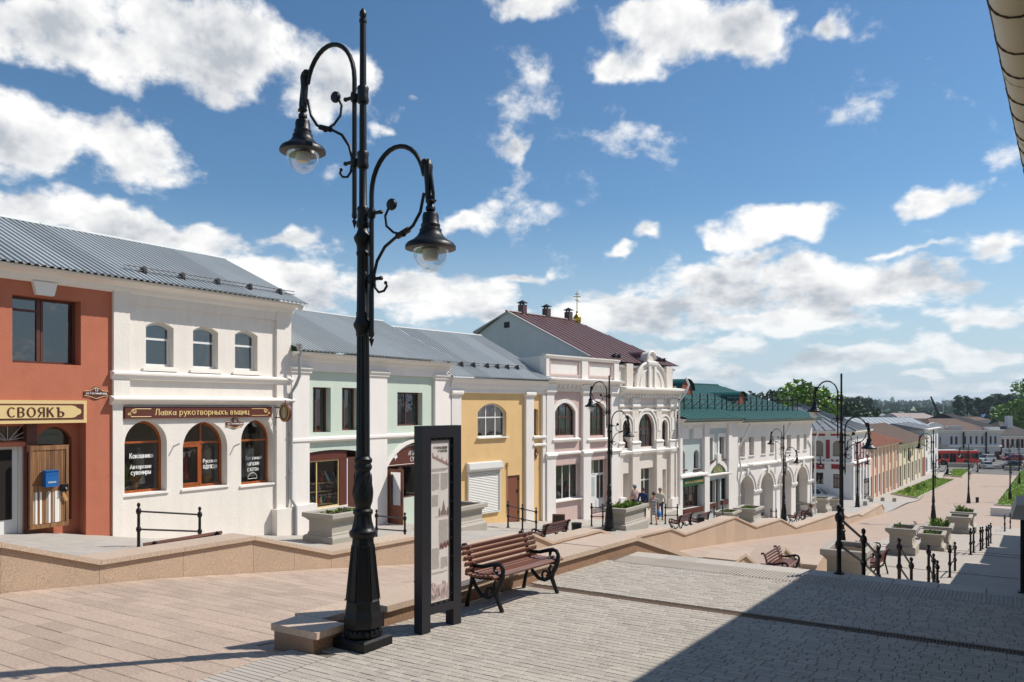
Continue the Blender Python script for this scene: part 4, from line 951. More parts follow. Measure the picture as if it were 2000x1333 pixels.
# ================================================================ the white shop house with three arched windows
def white_house():
    a, b = FA.s(218)+.004, FA.s(565)
    h = House('shop_house', FA, a, b, -1.6, 'white shop house with three arched shop windows and an orange-framed display', front='white')
    zb = -2.2
    zt = sum(h.Z(p, q) for p, q in ((310, 630), (400, 639), (480, 646)))/3; z0 = sum(h.Z(p, q) for p, q in ((310, 717), (400, 721), (480, 723)))/3
    for i, (pa, pb) in enumerate(((285, 339), (377, 426), (459, 503))):
        wa, wb = h.S(pa), h.S(pb)
        h.window(wa, wb, z0, zt, rise=.14, rec=.17, fm='winwhite', cols=(), rows=(.62,), fw=.075, curtain=('blind', .98, 0))
        o = h.mb(); o.box(wa-.12, wb+.12, -.07, .04, z0-.14, z0-.06); o.build('sill', 'trim', h.root)
        if i != 1:
            o = h.mb(); xm = wb-.3; o.box(wb-.1, wb-.06, .168, .225, z0+.06, z0+(zt-z0)*.6); o.build('window_bar', 'winwhite', h.root)
    wins = []
    for i, (pa, pb, pt, pb_) in enumerate(((243, 326, 822, 963), (357, 444, 824, 952), (471, 534, 820, 946))):
        wa, wb = h.S(pa), h.S(pb); pm = (pa+pb)/2; q1, q0 = h.Z(pm, pt), h.Z(pm, pb_)
        hw = (wb-wa)/2
        w = h.window(wa, wb, q0, q1, rise=hw*.94, rec=.28, fm='winorange', cols=() if i != 1 else (.52,), rows=(.68 if i else .7,), fw=.075, glassm='shopglass', n=14, sill=.05)
        wins.append((wa, wb, q0, q1))
        if i == 1:
            zq = q0+(q1-q0)*.68; xm = wa+(wb-wa)*.52
            o = h.mb(); o.box(wa+.09, xm-.04, .265, .31, zq-.13, zq-.04); o.box(xm-.12, xm-.035, .265, .31, q0+.09, zq-.13); o.box(wa+.09, xm-.12, .265, .31, q0+.08, q0+.15); o.build('opening_sash', 'winorange', h.root)
    h.wall(a, b, zb, EAVE-.1); h.body(a, b, zb, EAVE-.1, 7, 'white'); h.room(a, b, 3.0, EAVE-.2); h.room(a, b, -1.0, 2.7, 2.2)
    # window lettering, on the inside of the panes
    def wt(i, lines):
        wa, wb, q0, q1 = wins[i]
        for body, pxc, pyc, hpx, wpx, kw in lines:
            d = h.fac.d(pxc, .3); cx = h.S(pxc, .3); cz = h.Z(pxc, pyc, .3); wd = abs(h.S(pxc+wpx/2, .3)-h.S(pxc-wpx/2, .3))
            ftext(h, body, cx, cz, .3, hpx*d/FPX, wd, 'whitepaint', name='window_lettering', **kw)
    wt(0, [('Кокошники', 276, 890, 10.5, 46, dict(pen=(.2,.13))), ('Авторские', 275, 912.5, 11, 43, dict(pen=(.2,.13))), ('сувениры', 275, 925, 9.5, 39, dict(pen=(.2,.13)))])
    wt(1, [('Русская', 410, 901, 10, 27, dict(pen=(.2,.13))), ('одежда', 410, 912, 9, 27, dict(pen=(.2,.13)))])
    wt(2, [('Тот самый', 495, 894, 8, 31, dict(shear=.2, pen=(.15,.12))), ('магазин', 494, 906, 7, 24, dict(shear=.2, pen=(.15,.12))), ('с котом', 494, 917, 7, 22, dict(shear=.2, pen=(.15,.12)))])
    wa, wb, q0, q1 = wins[2]
    o = h.mb(); cx, cz = h.S(493, .3), h.Z(493, 935, .3); o.tube([(cx+.19*cos(t*pi/12), .3, cz+.19*sin(t*pi/12)) for t in range(13)], .008, 4, closed=True); o.build('window_emblem', 'whitepaint', h.root)
    # things in the display windows
    wa, wb, q0, q1 = wins[0]
    sx = h.S(265, .45); e = House_thing(h, 'wheat_basket', sx, .5, q0+.07, 'small wicker basket of dried wheat in the left arched window', 'basket')
    M['straw'] = mat('dry_straw', lin('#B58A50'), .8, .2, 30, .4, 60)
    o = MB(); o.lathe([(.07, 0), (.1, .2), (.105, .22)], 10); o.build('basket', 'straw', e)
    o = MB()
    for i in range(60):
        t = random.uniform(0, 2*pi); r = random.uniform(0, .2); o.tube([(.03*cos(t), .03*sin(t), .18), (r*cos(t), r*sin(t), .32+random.uniform(-.03, .1))], [.004, .012], 4)
    tag(o.build('wheat', 'straw', e), kind='stuff')
    wa, wb, q0, q1 = wins[1]
    e = House_thing(h, 'wicker_basket', h.S(402, .55), .55, q0+.06, 'wicker basket with a curved handle in the middle arched window', 'basket')
    o = MB(); o.lathe([(.13, 0), (.17, .26), (.175, .28)], 12); o.build('basket', 'straw', e); o = MB(); o.tube([(.16*cos(t*pi/10), 0, .27+.3*sin(t*pi/10)) for t in range(11)], .012, 5); o.build('handle', 'straw', e)
    e = House_thing(h, 'bunting', (wa+wb)/2-.25, .42, q0+(q1-q0)*.55, 'string of small white pennants hung inside the middle arched window', 'bunting')
    o = MB(); o.tube([(-.5+i*.1, 0, .16*((i-5)/5)**2-.1+.02*i) for i in range(11)], .006, 4); o.build('string', 'trim', e)
    for i in range(5):
        x = -.42+i*.2; z = .16*((x)/.5)**2-.1+.02*(x+.5)*10
        o = MB(); o.prism([(x-.08, z), (x+.08, z), (x, z-.2)], -.004, .004, 'xz'); o.build('pennant', 'lace', e)
    garments = (('#B9A58C', 'pale linen'), ('#8E3B34', 'dark red'), ('#C7C2B8', 'white embroidered'), ('#5E6B7A', 'grey-blue'))
    for i, (wi, fx, gi) in enumerate(((0, .62, 2), (1, .3, 1), (1, .8, 0), (2, .3, 3), (2, .62, 2))):
        wa, wb, q0, q1 = wins[wi]; g = House_thing(h, 'dress_stand', wa+(wb-wa)*fx, .62, q0+.12, garments[gi][1]+' garment on a stand inside the '+('left', 'middle', 'right')[wi]+' arched window'+('', ' near its left jamb', ' near its right jamb', ' near its left side', ' near its right side')[i], 'dress stand', 'garments in the arched windows')
        o = MB(); o.lathe([(.19, .1), (.15, .45), (.13, .6), (.17, .85), (.15, 1.02), (.05, 1.08), (.045, 1.14), (.01, 1.16)], 12); o.build('garment', mat('garment_cloth', lin(garments[gi][0]), .85, .15, 12), g); o = MB(); o.tube([(0, 0, -.5), (0, 0, .15)], .02, 6); o.build('pole', 'iron', g)
    M['leafplant'] = M['leaf']
    e = House_thing(h, 'potted_plant', h.S(247, .6), .6, q0+.06, 'green leafy plant at the left side of the left arched window', 'plant')
    o = MB(); o.lathe([(.09, 0), (.13, .22)], 10); o.build('pot', 'signbrown', e); o = MB()
    for i in range(14):
        t = random.uniform(0, 2*pi); L_ = random.uniform(.25, .55); x, y = cos(t)*L_*.6, sin(t)*L_*.4; z = .3+L_*1.1
        o.add([(0, 0, .25), (x*.5-.05*sin(t), y*.5+.05*cos(t), z*.75), (x, y, z), (x*.5+.05*sin(t), y*.5-.05*cos(t), z*.75)], [(0, 1, 2, 3)])
    o.build('leaves', 'leaf', e)
    # pilasters, mouldings, plinth
    pl, pr = h.S(250), h.S(537)
    h.part('pilaster', 'white', (a, pl, -.1, .02, 2.85, EAVE-.3)); h.part('pilaster', 'white', (pr, b, -.1, .02, 2.85, EAVE-.3))
    h.part('pilaster', 'white', (a, h.S(238), -.06, .02, zb, 2.75)); h.part('pilaster', 'white', (pr, b, -.09, .02, zb, 2.75))
    h.part('plinth', 'white', (pr-.15, b+.12, -.28, .02, zb, h.Z(550, 992)))
    zA, zB = 3.5, 2.78
    h.cornice(a-.05, b+.05, [(.05, zA-.14), (.1, zA-.12), (.13, zA-.02), (.2, zA), (.2, zA+.05), (.08, zA+.1)], 'trim', 'ledge')
    h.cornice(a-.07, b+.07, [(.06, zB-.12), (.1, zB-.08), (.17, zB-.03), (.24, zB+.02), (.24, zB+.06), (.06, zB+.13)], 'trim', 'ledge')
    h.part('frieze', 'white', (pl, pr, -.06, .02, EAVE-.62, EAVE-.3))
    eave_cornice(h, a, b+.1, EAVE)
    h.roof(a, b+.28, -.62, EAVE-.03, a, b+.28, 3.75, 8.05, 'roofgrey', rows=2)
    gable_fill(h, b+.01, 0, EAVE-.1, 3.75, 8.0, 3, 'white', yb=7.4)
    h.part('verge_board', 'trim', (b+.1, b+.26, -.47, -.3, EAVE-.2, EAVE-.06))
    snow_guard(h, h.S(242), h.S(575), -.5, EAVE, 3.75, 8.05, .13, 5)
    for px, py in ((340, 868), (458, 868)):      # flag sockets
        x, z = h.S(px), h.Z(px, py); o = h.mb(); o.tube([(x-.02, 0, z-.07), (x+.05, -.2, z+.02)], .022, 6); o.build('flag_socket', 'zinc', h.root)
    return h
def House_thing(h, name, s, y, z, label, cat, group=None):
    q = h.fac.at(s, y); return empty(name, (q.x, q.y, z), pi/2-h.fac.a, label, cat, group)
WHITE = white_house()
def pipe(fac, path, r, label, m, funnel=None, name='drainpipe', clips=()):
    """path of (s, out, z)"""
    q = fac.at(path[0][0]); e = empty(name, (q.x, q.y, path[-1][2]), pi/2-fac.a, label, 'drainpipe', None)
    T = Matrix.Translation((-path[0][0], 0, -path[-1][2])); o = MB(T); o.tube([(s, -o_, z) for s, o_, z in path], r, 10); o.build('pipe', m, e)
    if funnel:
        s, o_, z = path[0]; o = MB(T); o.lathe([(r, z-.06), (r*1.1, z), (r*2.1, z+.16), (r*2.2, z+.26)], 12, (s, -o_, 0)); o.build('funnel', m, e)
    for s, o_, z in clips:
        o = MB(T); o.tube([(s+(r+.012)*cos(t), -o_+(r+.012)*sin(t), z) for t in (0, .8, 1.6, 2.4, 3.2, 4, 4.8, 5.6)], .012, 5, closed=True); o.box(s-.015, s+.015, -o_+r, .02, z-.015, z+.015); o.build('clip', m, e)
    return e
sp = FA.s(563)
pipe(FA, [(sp+.12, .42, FA.z(567, 688)), (sp+.12, .42, FA.z(567, 735)), (sp+.05, .33, FA.z(565, 752)), (sp-.02, .17, FA.z(561, 768)), (sp-.02, .17, FA.z(561, 975)), (sp+.03, .34, FA.z(561, 990)), (sp+.03, .34, FA.z(561, 1048))], .055, 'grey zinc drainpipe between the white and the pale green house', 'zinc', True, clips=[(sp-.02, .17, .4), (sp-.02, .17, 1.7)])

# ================================================================ the pale green souvenir shop
def green_house():
    a, b = FA.s(565)+.004, FA.s(876)
    h = House('shop_house', FA, a, b, -1.9, 'pale green shop house with a souvenir window and a maroon arched sign', front='mint')
    zb = -3.2; E = 4.52
    for pa, pb, pt, pb_, c in ((611, 646, 757, 845, ('lace', .7, -1)), (668, 700, 758, 841, ('lace', .7, -1)), (776, 825, 767, 832, ('lace', .55, -1))):
        wa, wb = h.S(pa), h.S(pb); pm = (pa+pb)/2
        h.window(wa, wb, h.Z(pm, pb_), h.Z(pm, pt), rec=.24, fm='winbrown', cols=(.42 if pa < 700 else .5,), rows=(), fw=.07, curtain=c)
        z1, z0 = h.Z(pm, pt), h.Z(pm, pb_); cc = wa+(wb-wa)*(.42 if pa < 700 else .5)
        o = h.mb(); o.box(wa+.07, cc-.02, .245, .29, z0+(z1-z0)*.68, z0+(z1-z0)*.68+.05); o.build('window_bar', 'winbrown', h.root)
    # left shop front: display window, panel and door under a shallow arch
    fa, fb = h.S(584), h.S(702); ft, f0 = h.Z(640, 886), h.Z(640, 1000)
    h.hole(fa, fb, zb+.2, ft+.12, .12, .2)
    # right entrance arch
    ga, gb = h.S(754), h.S(868); gm = h.Z(810, 908); gt = h.Z(806, 864); g0 = zb+.9
    h.hole(ga, gb, zb+.2, gt, gt-gm if gt-gm < (gb-ga)/2 else (gb-ga)/2, .35, 16)
    h.wall(a, b, zb, E-.1); h.body(a, b, zb, E-.1, 7, 'mint'); h.room(a, b, 1.2, E-.2); h.room(a, b, -2.4, 1.0, 2.4)
    R = .14; ct_ = h.Z(640, 899)
    h.part('shop_fascia', 'signbrown', (fa, h.S(680), R-.06, R+.05, ct_, ft+.1), (h.S(667), h.S(680), R-.05, R+.05, -2.2, ct_))
    w1 = h.window(fa, h.S(667), h.Z(626, 994), ct_, rec=R-.02, fm='creamsign', cols=(.46,), rows=(), fw=.05, glassm='shopglass', cut=False, name='shop_window')
    h.part('stall_riser', 'white', (fa, h.S(681), R-.1, R+.02, zb, h.Z(626, 994)-.003))
    h.part('shop_door', 'winbrown', (h.S(682), fb, R-.02, R+.05, zb+.2, h.Z(690, 893)))
    h.part('door_edge', 'trim', (h.S(681)+.01, h.S(682)+.02, R-.04, R+.06, zb+.2, ct_))
    h.part('display_shelf', 'creamsign', (fa+.05, h.S(665), R+.15, R+.75, h.Z(626, 990), h.Z(626, 990)+.03), (fa+.05, h.S(665), R+.3, R+.75, h.Z(626, 965), h.Z(626, 965)+.03), (h.S(628), h.S(665), R+.3, R+.75, h.Z(640, 947), h.Z(640, 947)+.03))
    cols = [lin(c) for c in ('#B5402F', '#D8D2C4', '#2E6A86', '#C58C32', '#4F7A3A', '#8C2F45', '#E3D9A6', '#303C6E')]
    sm = [mat('souvenir_paint', c, .4, .1, 20) for c in cols]
    k = 0
    cn = ('red', 'cream', 'blue', 'amber', 'green', 'wine-red', 'pale yellow', 'navy'); sn = ('round doll', 'slim vase', 'flat box'); on = ('first', 'second', 'third', 'fourth', 'fifth', 'sixth', 'seventh', 'eighth', 'ninth', 'tenth', 'eleventh', 'twelfth', 'thirteenth', 'fourteenth', 'fifteenth')
    for pz, off, n, x0, x1 in ((990, .35, 15, 586, 665), (965, .5, 13, 586, 664), (947, .5, 6, 630, 664)):
        for i in range(n):
            x = h.S(x0+(x1-x0)*(i+.5)/n, R)+random.uniform(-.03, .03); z = h.Z(626, pz)+.03; q = h.fac.at(x, R+off+random.uniform(-.1, .1)); s_ = random.uniform(.8, 1.5)
            o = MB(); ty = k % 3
            if ty == 0: o.lathe([(.05, 0), (.07, .05), (.06, .11), (.035, .14), (.045, .18), (.03, .22), (.005, .235)], 8)
            elif ty == 1: o.lathe([(.04, 0), (.05, .02), (.02, .06), (.06, .14), (.05, .2), (.02, .24), (.03, .27)], 8)
            else: o.box(-.06, .06, -.03, .03, 0, .16)
            it = o.build('souvenir', sm[(k*5+i) % 8]); it.location = (q.x, q.y, z); it.scale = (s_, s_, s_)
            tag(it, 'small '+cn[(k*5+i) % 8]+' '+sn[ty]+' on the '+{990: 'bottom', 965: 'middle', 947: 'top'}[pz]+' display shelf, '+on[i]+' from the left', 'souvenir', 'souvenirs in the pale green shop window'); k += 1
    flag = [mat('flag_white', lin('#E2E0DC'), .8), mat('flag_blue', lin('#2B4A93'), .8), mat('flag_red', lin('#B23630'), .8)]
    for j, (px, py, tl) in enumerate(((645, 920, .5), (660, 922, .25))):
        x, z = h.S(px, R+.35), h.Z(px, py, R+.35); e = House_thing(h, 'flag', x, R+.35, z-.3, 'small drooping tricolour flag in the shop window, the '+('larger left one' if j == 0 else 'narrower right one'), 'flag', 'flags in the souvenir window')
        for i in range(3):
            o = MB(); w = .16
            o.add([(-.25+i*w*.7-tl*.2, .02*i, .35-i*.04), (-.25+(i+1)*w*.7-tl*.2, .02*i+.02, .35-(i+1)*.04), (.0+(i+1)*w*.4, .02*i, -.15), (.0+i*w*.4-.1, .02*i, -.12+.03*i)], [(0, 1, 2, 3)]); o.build('stripe', flag[i], e)
    # the arched sign and entrance
    o = h.mb(); P = outline(ga+.06, gb-.06, gm, gt-.06, (gt-gm-.06) if gt-gm-.06 < (gb-ga)/2-.06 else (gb-ga)/2-.06, 16); o.prism(P, .06, .14, 'xz'); sg = o.build('arched_sign', 'signbrown', h.root)
    o = h.mb(); P2 = outline(ga+.12, gb-.12, gm+.05, gt-.11, min(gt-gm-.16, (gb-ga)/2-.12), 16); o.tube([(p[0], .058, p[1]) for p in P2], .011, 5, closed=True); o.build('gilt_line', 'trim', sg)
    cx = (ga+gb)/2+.15
    for body, pz, wd in (('АРЗАМАССКИЕ', 885, 1.25), ('СУВЕНИРЫ', 897, 1.0)):
        ftext(h, body, cx, h.Z(806, pz), .058, .19, wd, 'whitepaint', parent=sg, bold=.015)
    gx, gz = h.S(775), h.Z(776, 892)                   # the little goose emblem
    o = h.mb(); o.prism([(gx-.14, gz-.02), (gx-.02, gz-.1), (gx+.1, gz-.05), (gx+.08, gz+.03), (gx+.04, gz+.1), (gx+.08, gz+.17), (gx+.03, gz+.2), (gx-.0, gz+.14), (gx+.01, gz+.04)], .05, .06, 'xz'); o.box(gx-.03, gx-.01, .05, .06, gz-.16, gz-.09); o.build('goose_emblem', 'whitepaint', sg)
    h.part('shop_door_frame', 'winbrown', (ga+.02, ga+.08, .1, .2, zb+.2, gm), (h.S(783), h.S(789), .12, .2, zb+.2, gm))
    dz0 = h.Z(762, 1022)
    # door leaf standing open against the pilaster, seen almost edge-on
    xx = h.S(757); o = h.mb(); zt_ = gm-.06
    lw = .78
    o.box(xx, xx+.05, -lw, -lw+.12, dz0, zt_); o.box(xx, xx+.05, -.12, 0, dz0, zt_); o.box(xx, xx+.05, -lw+.12, -.12, zt_-.12, zt_); o.box(xx, xx+.05, -lw+.12, -.12, dz0, dz0+.75); lf = o.build('open_door', 'door', h.root)
    o = h.mb(); o.add([(xx+.025, -lw+.12, dz0+.75), (xx+.025, -.12, dz0+.75), (xx+.025, -.12, zt_-.12), (xx+.025, -lw+.12, zt_-.12)], [(0, 1, 2, 3)]); o.build('door_pane', 'glass', lf)
    o = h.mb(); o.tube([(xx-.05, -lw+.06, dz0+.8), (xx-.05, -lw+.06, dz0+1.3)], .014, 6); o.tube([(xx-.05, -lw+.06, dz0+.85), (xx+.02, -lw+.06, dz0+.85)], .012, 6); o.tube([(xx-.05, -lw+.06, dz0+1.25), (xx+.02, -lw+.06, dz0+1.25)], .012, 6); o.build('door_handle', 'iron', lf)
    h.part('lobby_wall', 'white', (ga+.1, h.S(783), .9, 1.0, zb+.2, gm))
    h.part('doorstep', 'stone', (ga-.1, h.S(784), -.5, .9, dz0-.5, dz0-.08))
    h.window(h.S(789), gb-.05, h.Z(800, 972), gm, rec=.13, fm='winbrown', cols=(.5,), rows=(), fw=.05, glassm='shopglass', cut=False)
    h.part('stall_riser', 'mint', (h.S(789), gb+.0, .1, .25, zb+.2, h.Z(800, 972)-.003))
    h.arch_trim(ga, gb, gm, gt, min(gt-gm, (gb-ga)/2), .16, .07, None, 'trim'); kc = (ga+gb)/2
    o = h.mb(); o.prism([(kc-.16, gt+.3), (kc+.16, gt+.3), (kc+.1, gt-.15), (kc-.1, gt-.15)], -.12, .02, 'xz'); o.build('keystone', 'trim', h.root)
    # pilasters, frieze and ledges
    p1, p2, p3, p4 = h.S(600), h.S(718), h.S(752), h.S(846)
    fz = h.Z(640, 727)
    for q0, q1 in ((a, p1), (p2, p3), (p4, b)):
        h.part('pilaster', 'white2', (q0, q1, -.12, .02, zb, fz+.05))
        h.cornice(q0-.06, q1+.06, [(.14, fz-.1), (.18, fz-.06), (.16, fz+.02), (.24, fz+.06), (.24, fz+.12), (.1, fz+.16)], 'trim', 'capital')
    h.part('pilaster_base', 'white2', (a-.05, p1+.25, -.24, .02, zb, h.Z(590, 985)))
    h.part('frieze', 'white2', (a, b, -.085, .02, fz, E-.3))
    eave_cornice(h, a, b, E)
    zl = h.Z(640, 858)
    for q0, q1 in ((a-.03, p2), (p2, b)):
        h.cornice(q0, q1, [(.06, zl-.1), (.16, zl-.03), (.16, zl+.05), (.04, zl+.1)], 'trim', 'ledge')
    ye, yrg = -.58, 3.9; zrg = 6.55
    h.roof(a, b+.1, ye, E, a-.3, b+.1, yrg, zrg, 'roofgrey', rows=2, both=True)
    return h
GREEN = green_house()
# ================================================================ the apricot house
def rose_plate(fac, px, py, label, s=1.0):
    s0 = fac.s(px); z = fac.z(px, py); q = fac.at(s0, -.02); e = empty('wall_rosette', (q.x, q.y, z), pi/2-fac.a, label, 'plaque', 'brown diamond plaques along the facades')
    o = MB(); o.prism([(-.15*s, 0), (-.06*s, -.1*s), (0, -.3*s), (.06*s, -.1*s), (.15*s, 0), (.06*s, .1*s), (0, .3*s), (-.06*s, .1*s)], -.03, .0, 'xz'); o.build('plate', 'signbrown', e)
    o = MB(); o.lathe([(.05*s, -.045), (.02*s, -.05)], 8, axis='y'); o.build('boss', 'gold', e)
def yellow_house():
    a, b = FB.s(876)+.004, FB.s(1062)
    h = House('shop_house', FB, a, b, -2.7, 'apricot yellow shop house with a closed white roller shutter and a plain brown door', front='yellow')
    zb = -4; E = h.Z(970, 741); pt = h.Z(960, 769)
    wa, wb = h.S(933), h.S(989); zt, z0 = h.Z(960, 788), h.Z(960, 854)
    h.window(wa, wb, z0, zt, rise=.42, rec=.14, fm='winwhite', cols=(.35, .68), rows=(.58,), fw=.07, curtain=('lace', .3, 1), sill=.12)
    wa, wb = h.S(1039), h.S(1051); h.window(wa, wb, h.Z(1045, 851), h.Z(1045, 799), rise=.05, rec=.16, fm='winbrown', cols=(), rows=(.62,), fw=.07)
    da, db = h.S(991), h.S(1015); h.hole(da, db, zb+.2, h.Z(1003, 929), 0, .1)
    h.wall(a, b, zb, E); h.body(a, b, zb, E, 7, 'yellow'); h.room(a, b, 1.0, E-.2)
    o = h.mb(); o.box(da+.02, db-.02, .06, .1, h.Z(1003, 1019), h.Z(1003, 930)); d = o.build('door', 'door', h.root)
    o = h.mb(); zd = h.Z(1003, 1000); o.box(db-.16, db-.1, .03, .06, zd+.9, zd+1.05); o.box(db-.08, db-.02, .03, .06, zd+1.5, zd+1.62); o.box(db-.08, db-.02, .03, .06, zd-.1, zd+.02); o.build('hinge', 'iron', d)
    # roller shutter: box and slats
    sa, sb = h.S(912), h.S(975); st, sm_, s0 = h.Z(944, 902), h.Z(944, 919), h.Z(944, 1001)
    M['shutter'] = mat('white_shutter_metal', lin('#D4D2CC'), .5, .04, 4)
    o = h.mb(); o.prism([(.0, sm_), (-.2, sm_), (-.24, sm_+.1), (-.2, st-.04), (-.05, st), (.0, st)], sa-.06, sb+.04, 'yz'); bx = o.build('shutter_box', 'shutter', h.root)
    n = 26
    for i in range(n):
        zz = s0+(sm_-s0)*i/n; zh = (sm_-s0)/n; o = h.mb(); o.prism([(-.05, zz+.004), (-.075, zz+zh*.5), (-.05, zz+zh-.004), (-.03, zz+zh-.004), (-.03, zz+.004)], sa+.06, sb-.08, 'yz'); o.build('shutter_slat', 'shutter', h.root)
    h.part('shutter_rail', 'shutter', (sa, sa+.06, -.1, .01, s0, sm_), (sb-.08, sb-.02, -.1, .01, s0, sm_), (sa, sb, -.1, .01, s0-.06, s0))
    o = h.mb(); xw = h.S(990); o.tube([(xw, -.03, h.Z(990, 1003)), (xw, -.03, h.Z(990, 905))], .02, 6); o.box(xw-.05, xw+.05, -.07, 0, h.Z(990, 911), h.Z(990, 904)); o.build('cable_conduit', 'tan', h.root)
    for i, (p0, p1) in enumerate(((878.5, 897), (1024, 1039), (1056.5, 1062))): h.part('pilaster', 'white2', (h.S(p0), h.S(p1), -.13, .02, zb, pt+.02))
    h.cornice(a, b, [(.05, pt), (.12, pt+.05), (.12, pt+.22), (.2, pt+.3), (.22, pt+.42), (.34, E-.08), (.36, E-.02), (.1, E)])
    for p0, p1 in ((877, 899), (1022, 1041)): h.cornice(h.S(p0), h.S(p1), [(.15, pt-.12), (.24, pt-.04), (.24, pt+.06), (.14, pt+.14)], 'trim', 'capital')
    for zz in (h.Z(1048, 855), h.Z(1048, 870)): h.cornice(h.S(1037.5), h.S(1062), [(.04, zz-.06), (.2, zz-.01), (.2, zz+.06), (.04, zz+.1)], 'trim', 'ledge')
    rose_plate(FB, 1046, 887, 'brown diamond plaque in the narrow apricot bay beside the pink house')
    ye, yrg, zrg = -.5, 4.6, h.Z(960, 741)+2.55
    h.roof(a-.1, b+.35, ye, E+.02, a-.3, b+.35, yrg, zrg, 'roofgrey', rows=2, both=True)
    o = h.mb()
    for (p0, p1, n) in ((880, 952, 3), (957, 1035, 4)):
        snow_guard(h, h.S(p0), h.S(p1), ye, E+.02, yrg, zrg, .2, n)
    return h
YELLOW = yellow_house()

# ================================================================ pink house with parapet and ornate white front, one maroon roof behind
def pink_house():
    a, b = FB.s(1063), FB.s(1206); c = FB.s(1321)
    h = House('shop_house', FB, a, c, -3.1, 'pink and white shop house with an ornate gabled front under a maroon roof', front='pink')
    zb = -4.6; E = h.Z(1135, 744); ct = h.Z(1100, 766); pz1 = h.Z(1135, 701)
    bays = ((1082, 1122, 1101), (1149, 1180, 1163))
    for pa, pb, pm in bays:
        wa, wb = h.S(pa), h.S(pb); zt, z0 = h.Z(pm, 787), h.Z(pm, 851)
        h.window(wa, wb, z0, zt, rise=(wb-wa)*.26, rec=.1, fm='winbrown', cols=(.33, .67), rows=(.56,), fw=.07, curtain=('blind', .8, 0))
        h.arch_trim(wa, wb, z0, zt, (wb-wa)*.26, .2, .07, z0-.2, 'trim'); h.cornice(wa-.3, wb+.32, [(.05, z0-.35), (.2, z0-.28), (.22, z0-.2), (.06, z0-.14)], 'trim', 'sill')
    wa, wb = h.S(1074), h.S(1133); zt, z0 = h.Z(1102, 908), h.Z(1102, 977)
    h.window(wa, wb, z0, zt, rec=.2, fm='winwhite', cols=(.24, .5, .75), rows=(), fw=.06, glassm='shopglass', sill=.16)
    da, db = h.S(1149), h.S(1188); dt, d0 = h.Z(1167, 898), h.Z(1167, 1004)
    h.hole(da, db, d0, dt, 0, .35)
    h.wall(a, b, zb, E); h.room(a, b, 1.0, E-.1); h.room(a, b, -3.0, .8, 2.0)
    # white shop entrance: door, side light and fan lights
    mid = da+(db-da)*.58; tz = d0+(dt-d0)*.72
    h.window(da, db, tz, dt, rec=.28, fm='winwhite', cols=(.45, .75), rows=(), fw=.06, cut=False)
    h.window(mid, db, d0+.75, tz, rec=.28, fm='winwhite', cols=(.5,), rows=(), fw=.06, cut=False, glassm='shopglass')
    o = h.mb(); o.box(mid, db, .25, .34, d0, d0+.748); o.box(da, mid-.02, .27, .33, d0+.03, tz-.02); dr = o.build('shop_door', 'winwhite', h.root)
    o = h.mb(); o.box(da+.12, mid-.14, .262, .268, d0+.95, tz-.15); o.build('door_pane', 'blind', dr)
    # goods in the window: caps and shirts on stands
    mr, mw = mat('red_cloth', lin('#9C3A34'), .8), mat('pale_cloth', lin('#B9B4AE'), .8)
    for i, (px, py, mm) in enumerate(((1078, 962, mr), (1088, 965, mw), (1094, 940, mw), (1108, 930, mr), (1108, 950, mr), (1122, 958, mw), (1101, 968, mw), (1112, 969, mw))):
        x, z = h.S(px, .6), h.Z(px, py, .6); o = MB(); o.lathe([(.16, -.22), (.2, -.05), (.12, .1), (.02, .13)], 8) if i < 5 else o.box(-.1, .1, -.01, .01, -.18, .1)
        q = h.fac.at(x, .6); it = o.build('shop_goods', mm); it.location = (q.x, q.y, z); tag(it, ('red' if mm is mr else 'pale')+(' cap or bundle' if i < 5 else ' price card')+' in the pink house window, '+('lowest at the far left','low beside it','above the second light','highest','below the highest','at the right end','at the bottom left of centre','at the bottom right of centre')[i], 'goods', 'goods in the pink house window')
    # pilasters and bands
    lz = h.Z(1105, 886)
    for p0, p1 in ((1064, 1078.5), (1135, 1148), (1190, 1205)):
        h.part('pilaster', 'white2', (h.S(p0), h.S(p1), -.14, .02, lz, ct)); h.part('pilaster', 'white2', (h.S(p0)-.05, h.S(p1)+.05, -.2, .02, zb, lz-.1))
        h.cornice(h.S(p0)-.12, h.S(p1)+.12, [(.2, lz-.2), (.3, lz-.05), (.26, lz+.05), (.13, lz+.12)], 'trim', 'pedestal')
        h.cornice(h.S(p0)-.1, h.S(p1)+.1, [(.13, ct-.1), (.24, ct), (.2, ct+.25), (.26, ct+.4), (.1, ct+.5)], 'trim', 'capital')
    h.cornice(a, b, [(.03, lz-.08), (.14, lz-.02), (.14, lz+.05), (.03, lz+.1)], 'trim', 'ledge')
    h.part('frieze', 'cream', (a, b, -.1, .02, ct+.02, E-.25))
    o = h.mb(); x = a+.3
    while x < b-.3: o.box(x, x+.16, -.2, -.08, ct+.22, ct+.4); x += .38
    tag(o.build('dentils', 'trim', h.root), kind='stuff')
    h.cornice(a-.1, b, [(.12, E-.28), (.2, E-.2), (.35, E-.1), (.5, E-.04), (.52, E+.04), (.1, E+.1)])
    # parapet: pedestals, recessed panels, capping, and its grey return on the left
    P0, P1 = E+.1, pz1
    h.part('parapet', 'trim', (a, b, .02, .3, P0-.1, P1))
    for p0, p1 in ((1064, 1070), (1134, 1146), (1197, 1206)): h.part('parapet_pier', 'trim', (h.S(p0), h.S(p1), -.1, .04, P0, P1))
    for p0, p1 in ((1072, 1132), (1148, 1195)):
        s0, s1 = h.S(p0), h.S(p1); o = h.mb(); z0, z1 = P0+.2, P1-.25
        for q in ((s0, s1, z0-.08, z0), (s0, s1, z1, z1+.08), (s0, s0+.1, z0, z1), (s1-.1, s1, z0, z1)): o.box(q[0], q[1], -.05, .03, q[2], q[3])
        o.build('panel_moulding', 'pink', h.root)
